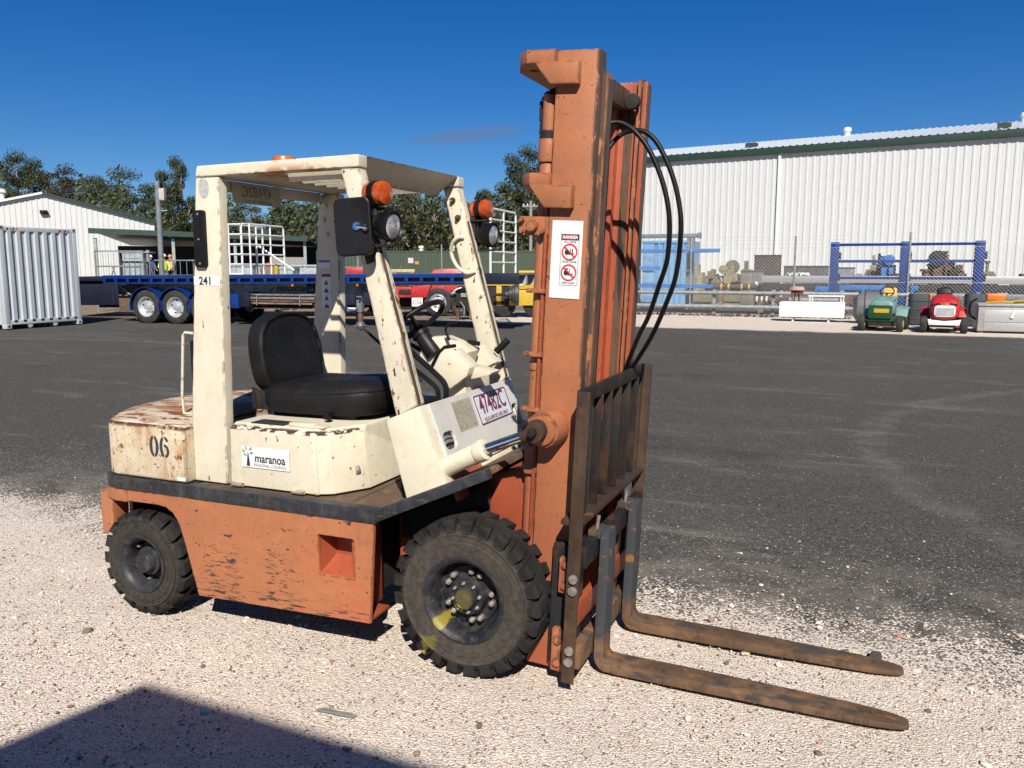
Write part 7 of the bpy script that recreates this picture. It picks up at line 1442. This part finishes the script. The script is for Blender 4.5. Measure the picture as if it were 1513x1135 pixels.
# ---- trees
def leaf_mat(name, c0, c1):
    k = N(name); gm = k.t.nodes.new('ShaderNodeNewGeometry'); k.i('Base Color', k.mix(gm.outputs['Random Per Island'], dim(c0), dim(c1))); k.i('Roughness', .6); k.i('Specular IOR Level', .3); return k.m
m_leafs = [leaf_mat('gum_leaves', (.020, .032, .011), (.085, .100, .042)), leaf_mat('olive_leaves', (.032, .038, .012), (.125, .115, .042)), leaf_mat('brown_green_leaves', (.030, .032, .014), (.080, .070, .034))]
m_bark = simple('gum_bark', (.36, .30, .25), .9, var=.3, sc=1)
def tree_meshes(seed, slim=1.0):
    rg = random.Random(seed); tb = MB(); V = []; F = []
    def leaf(p, s_):
        a_ = Vector((rg.uniform(-1, 1), rg.uniform(-1, 1), rg.uniform(-1, 1))).normalized(); b_ = a_.orthogonal().normalized(); b_.rotate(Matrix.Rotation(rg.uniform(0, 6.28), 3, a_)); c_ = a_.cross(b_)
        k0 = len(V); l_ = s_ * rg.uniform(.7, 1.4); w_ = s_ * rg.uniform(.3, .55)
        V.extend([p - b_ * l_, p + c_ * w_, p + b_ * l_, p - c_ * w_]); F.append((k0, k0 + 1, k0 + 2, k0 + 3))
    def clump(p, r_, n_):
        for _ in range(n_):
            d_ = Vector((rg.gauss(0, 1), rg.gauss(0, 1), rg.gauss(0, .75))); d_ = d_.normalized() * (rg.random() ** .45)
            leaf(p + Vector((d_.x * r_, d_.y * r_, d_.z * r_ * .75)), .0108)
    top = Vector((rg.uniform(-.04, .04), rg.uniform(-.04, .04), .55)); trunk = spline([(0, 0, 0), (rg.uniform(-.02, .02), 0, .2), (top.x * .6, top.y * .6, .38), tuple(top)], 4)
    tb.tube(trunk, [.022 - .012 * i / (len(trunk) - 1) for i in range(len(trunk))], 8)
    nb = 15
    for q in range(nb):
        t = rg.uniform(.35, 1.0); b0 = trunk[int(t * (len(trunk) - 1))]; an = 2.4 * q + rg.uniform(-.4, .4); zz = .26 + .70 * (q + rg.random()) / nb
        rad = slim * (.28 * math.sin(math.pi * min(1, max(.12, (1.06 - zz) / .95))) ** .7 + .02) * rg.uniform(.55, 1.1)
        e_ = Vector((rad * math.cos(an), rad * math.sin(an), zz)); md = b0.lerp(e_, .55) + Vector((0, 0, -.02)); br = spline([tuple(b0), tuple(md), tuple(e_)], 3)
        tb.tube(br, [.009 - .006 * i / (len(br) - 1) for i in range(len(br))], 5)
        clump(e_, rg.uniform(.07, .115), 360)
        for _ in range(4):
            s2 = md.lerp(e_, rg.uniform(.3, 1.1)) + Vector((rg.uniform(-.09, .09) * slim, rg.uniform(-.09, .09) * slim, rg.uniform(-.06, .08))); tb.tube([md, s2], [.004, .002], 4); clump(s2, rg.uniform(.04, .08), 160)
    lv = bpy.data.meshes.new('crown'); lv.from_pydata([tuple(v) for v in V], [], F)
    return tb.mesh('trunk', 0, ang=60), lv
protos = [tree_meshes(s_, sl) for s_, sl in ((1, 1.0), (2, 1.15), (3, .8), (4, 1.25), (5, .65))]
TREES = [ # px, top py, width px, distance, shape, leaf, label
 (-28, 262, 100, 100, 1, 0, 'leafy gum tree at the far left edge above the white shed roof'),
 (42, 224, 92, 96, 2, 0, 'tallest sparse gum tree at the far left'),
 (92, 240, 96, 104, 0, 2, 'brownish gum tree above the ridge of the white shed'),
 (140, 258, 96, 98, 1, 2, 'dull green tree behind the sloping shed roof'),
 (178, 251, 104, 92, 3, 0, 'broad dark tree above the low end of the white shed roof'),
 (218, 283, 84, 88, 1, 0, 'lower tree right behind the leaning pole'),
 (267, 232, 74, 92, 4, 0, 'tall slim gum tree between the leaning pole and the rear pillar'),
 (300, 300, 92, 98, 0, 2, 'tree partly hidden by the near rear pillar'),
 (348, 322, 84, 104, 3, 0, 'low tree beneath the hanging number plate'),
 (396, 306, 92, 98, 1, 0, 'dark tree right of the hanging number plate'),
 (444, 290, 88, 100, 0, 0, 'dark tree just left of the far rear pillar'),
 (492, 306, 88, 96, 3, 2, 'tree between the far rear pillar and the mirror'),
 (536, 300, 88, 104, 1, 0, 'tree hidden behind the mirror and lamp'),
 (584, 284, 92, 84, 3, 1, 'olive green tree beside the near headlamp'),
 (622, 279, 92, 80, 1, 1, 'sunny olive tree in the middle of the windscreen opening'),
 (664, 296, 84, 86, 0, 1, 'olive tree left of the far front pillar'),
 (700, 284, 84, 98, 3, 0, 'dark green tree behind the far lamps'),
 (738, 262, 78, 92, 0, 0, 'gum tree between the far lamps and the mast'),
 (776, 219, 96, 88, 2, 0, 'tall open gum tree directly left of the mast'),
 (822, 262, 96, 94, 1, 0, 'gum tree mostly hidden by the mast'),
 (868, 300, 90, 96, 3, 0, 'tree behind the mast at the end of the warehouse')]
for i_, (px, py, wpx, d_, sh, lf, lab) in enumerate(TREES):
    h_ = hz(py, d_); tm, lm_ = protos[sh]; wsc = wpx * d_ / FPX / 0.62
    o = empty('gum_tree', gnd(px, d_), random.uniform(0, 6.28), lab, 'tree', 'trees behind the yard')
    t_ = link('trunk', tm, None, o); c_ = link('crown', lm_, None, o)
    for ob, mt_ in ((t_, m_bark), (c_, m_leafs[lf])):
        if not ob.data.materials: ob.data.materials.append(mt_)
        ob.material_slots[0].link = 'OBJECT'; ob.material_slots[0].material = mt_; ob.scale = (wsc, wsc, h_)
# scrub that closes the view under the crowns
rg = random.Random(33); V = []; F = []
for q in range(48000):
    px = rg.uniform(-60, 905); d_ = rg.uniform(74, 118); p = gnd(px, d_); top_ = 4.2 + 4.2 * (0.5 + .5 * math.sin(px * .045 + 1.3 * math.sin(px * .017))) + 1.2 * math.sin(px * .11); p.z = top_ * rg.random() ** .8 * 1.15
    a_ = Vector((rg.uniform(-1, 1), rg.uniform(-1, 1), rg.uniform(-1, 1))).normalized(); b_ = a_.orthogonal().normalized(); c_ = a_.cross(b_); s_ = rg.uniform(.14, .30); k0 = len(V)
    V += [p - b_ * s_, p + c_ * s_ * .6, p + b_ * s_, p - c_ * s_ * .6]; F.append((k0, k0 + 1, k0 + 2, k0 + 3))
me = bpy.data.meshes.new('scrub'); me.from_pydata([tuple(v) for v in V], [], F); tag(link('scrub', me, m_leafs[0]), 'dark scrub filling the view under the far trees', 'scrub', kind='stuff')
# low wooded rise far behind
hb = MB(); vs = []; nn = 60
for i in range(nn):
    px = -700 + 3000 * i / (nn - 1); p = gnd(px, 170); q = gnd(px, 320); z_ = 5.0 + 1.2 * math.sin(i * .7) + .8 * math.sin(i * 1.9); vs += [(p.x, p.y, -.5), ((p.x + q.x) / 2, (p.y + q.y) / 2, z_), (q.x, q.y, z_ + 1)]
hb.add(vs, [(i * 3 + a_, i * 3 + 3 + a_, i * 3 + 4 + a_, i * 3 + 1 + a_) for i in range(nn - 1) for a_ in (0, 1)]); tag(hb.build('hills', simple('far_woods', (.030, .040, .018), .9, var=.5, sc=.6, bump=.6, bsc=.8)), 'low wooded rise on the horizon', kind='structure')
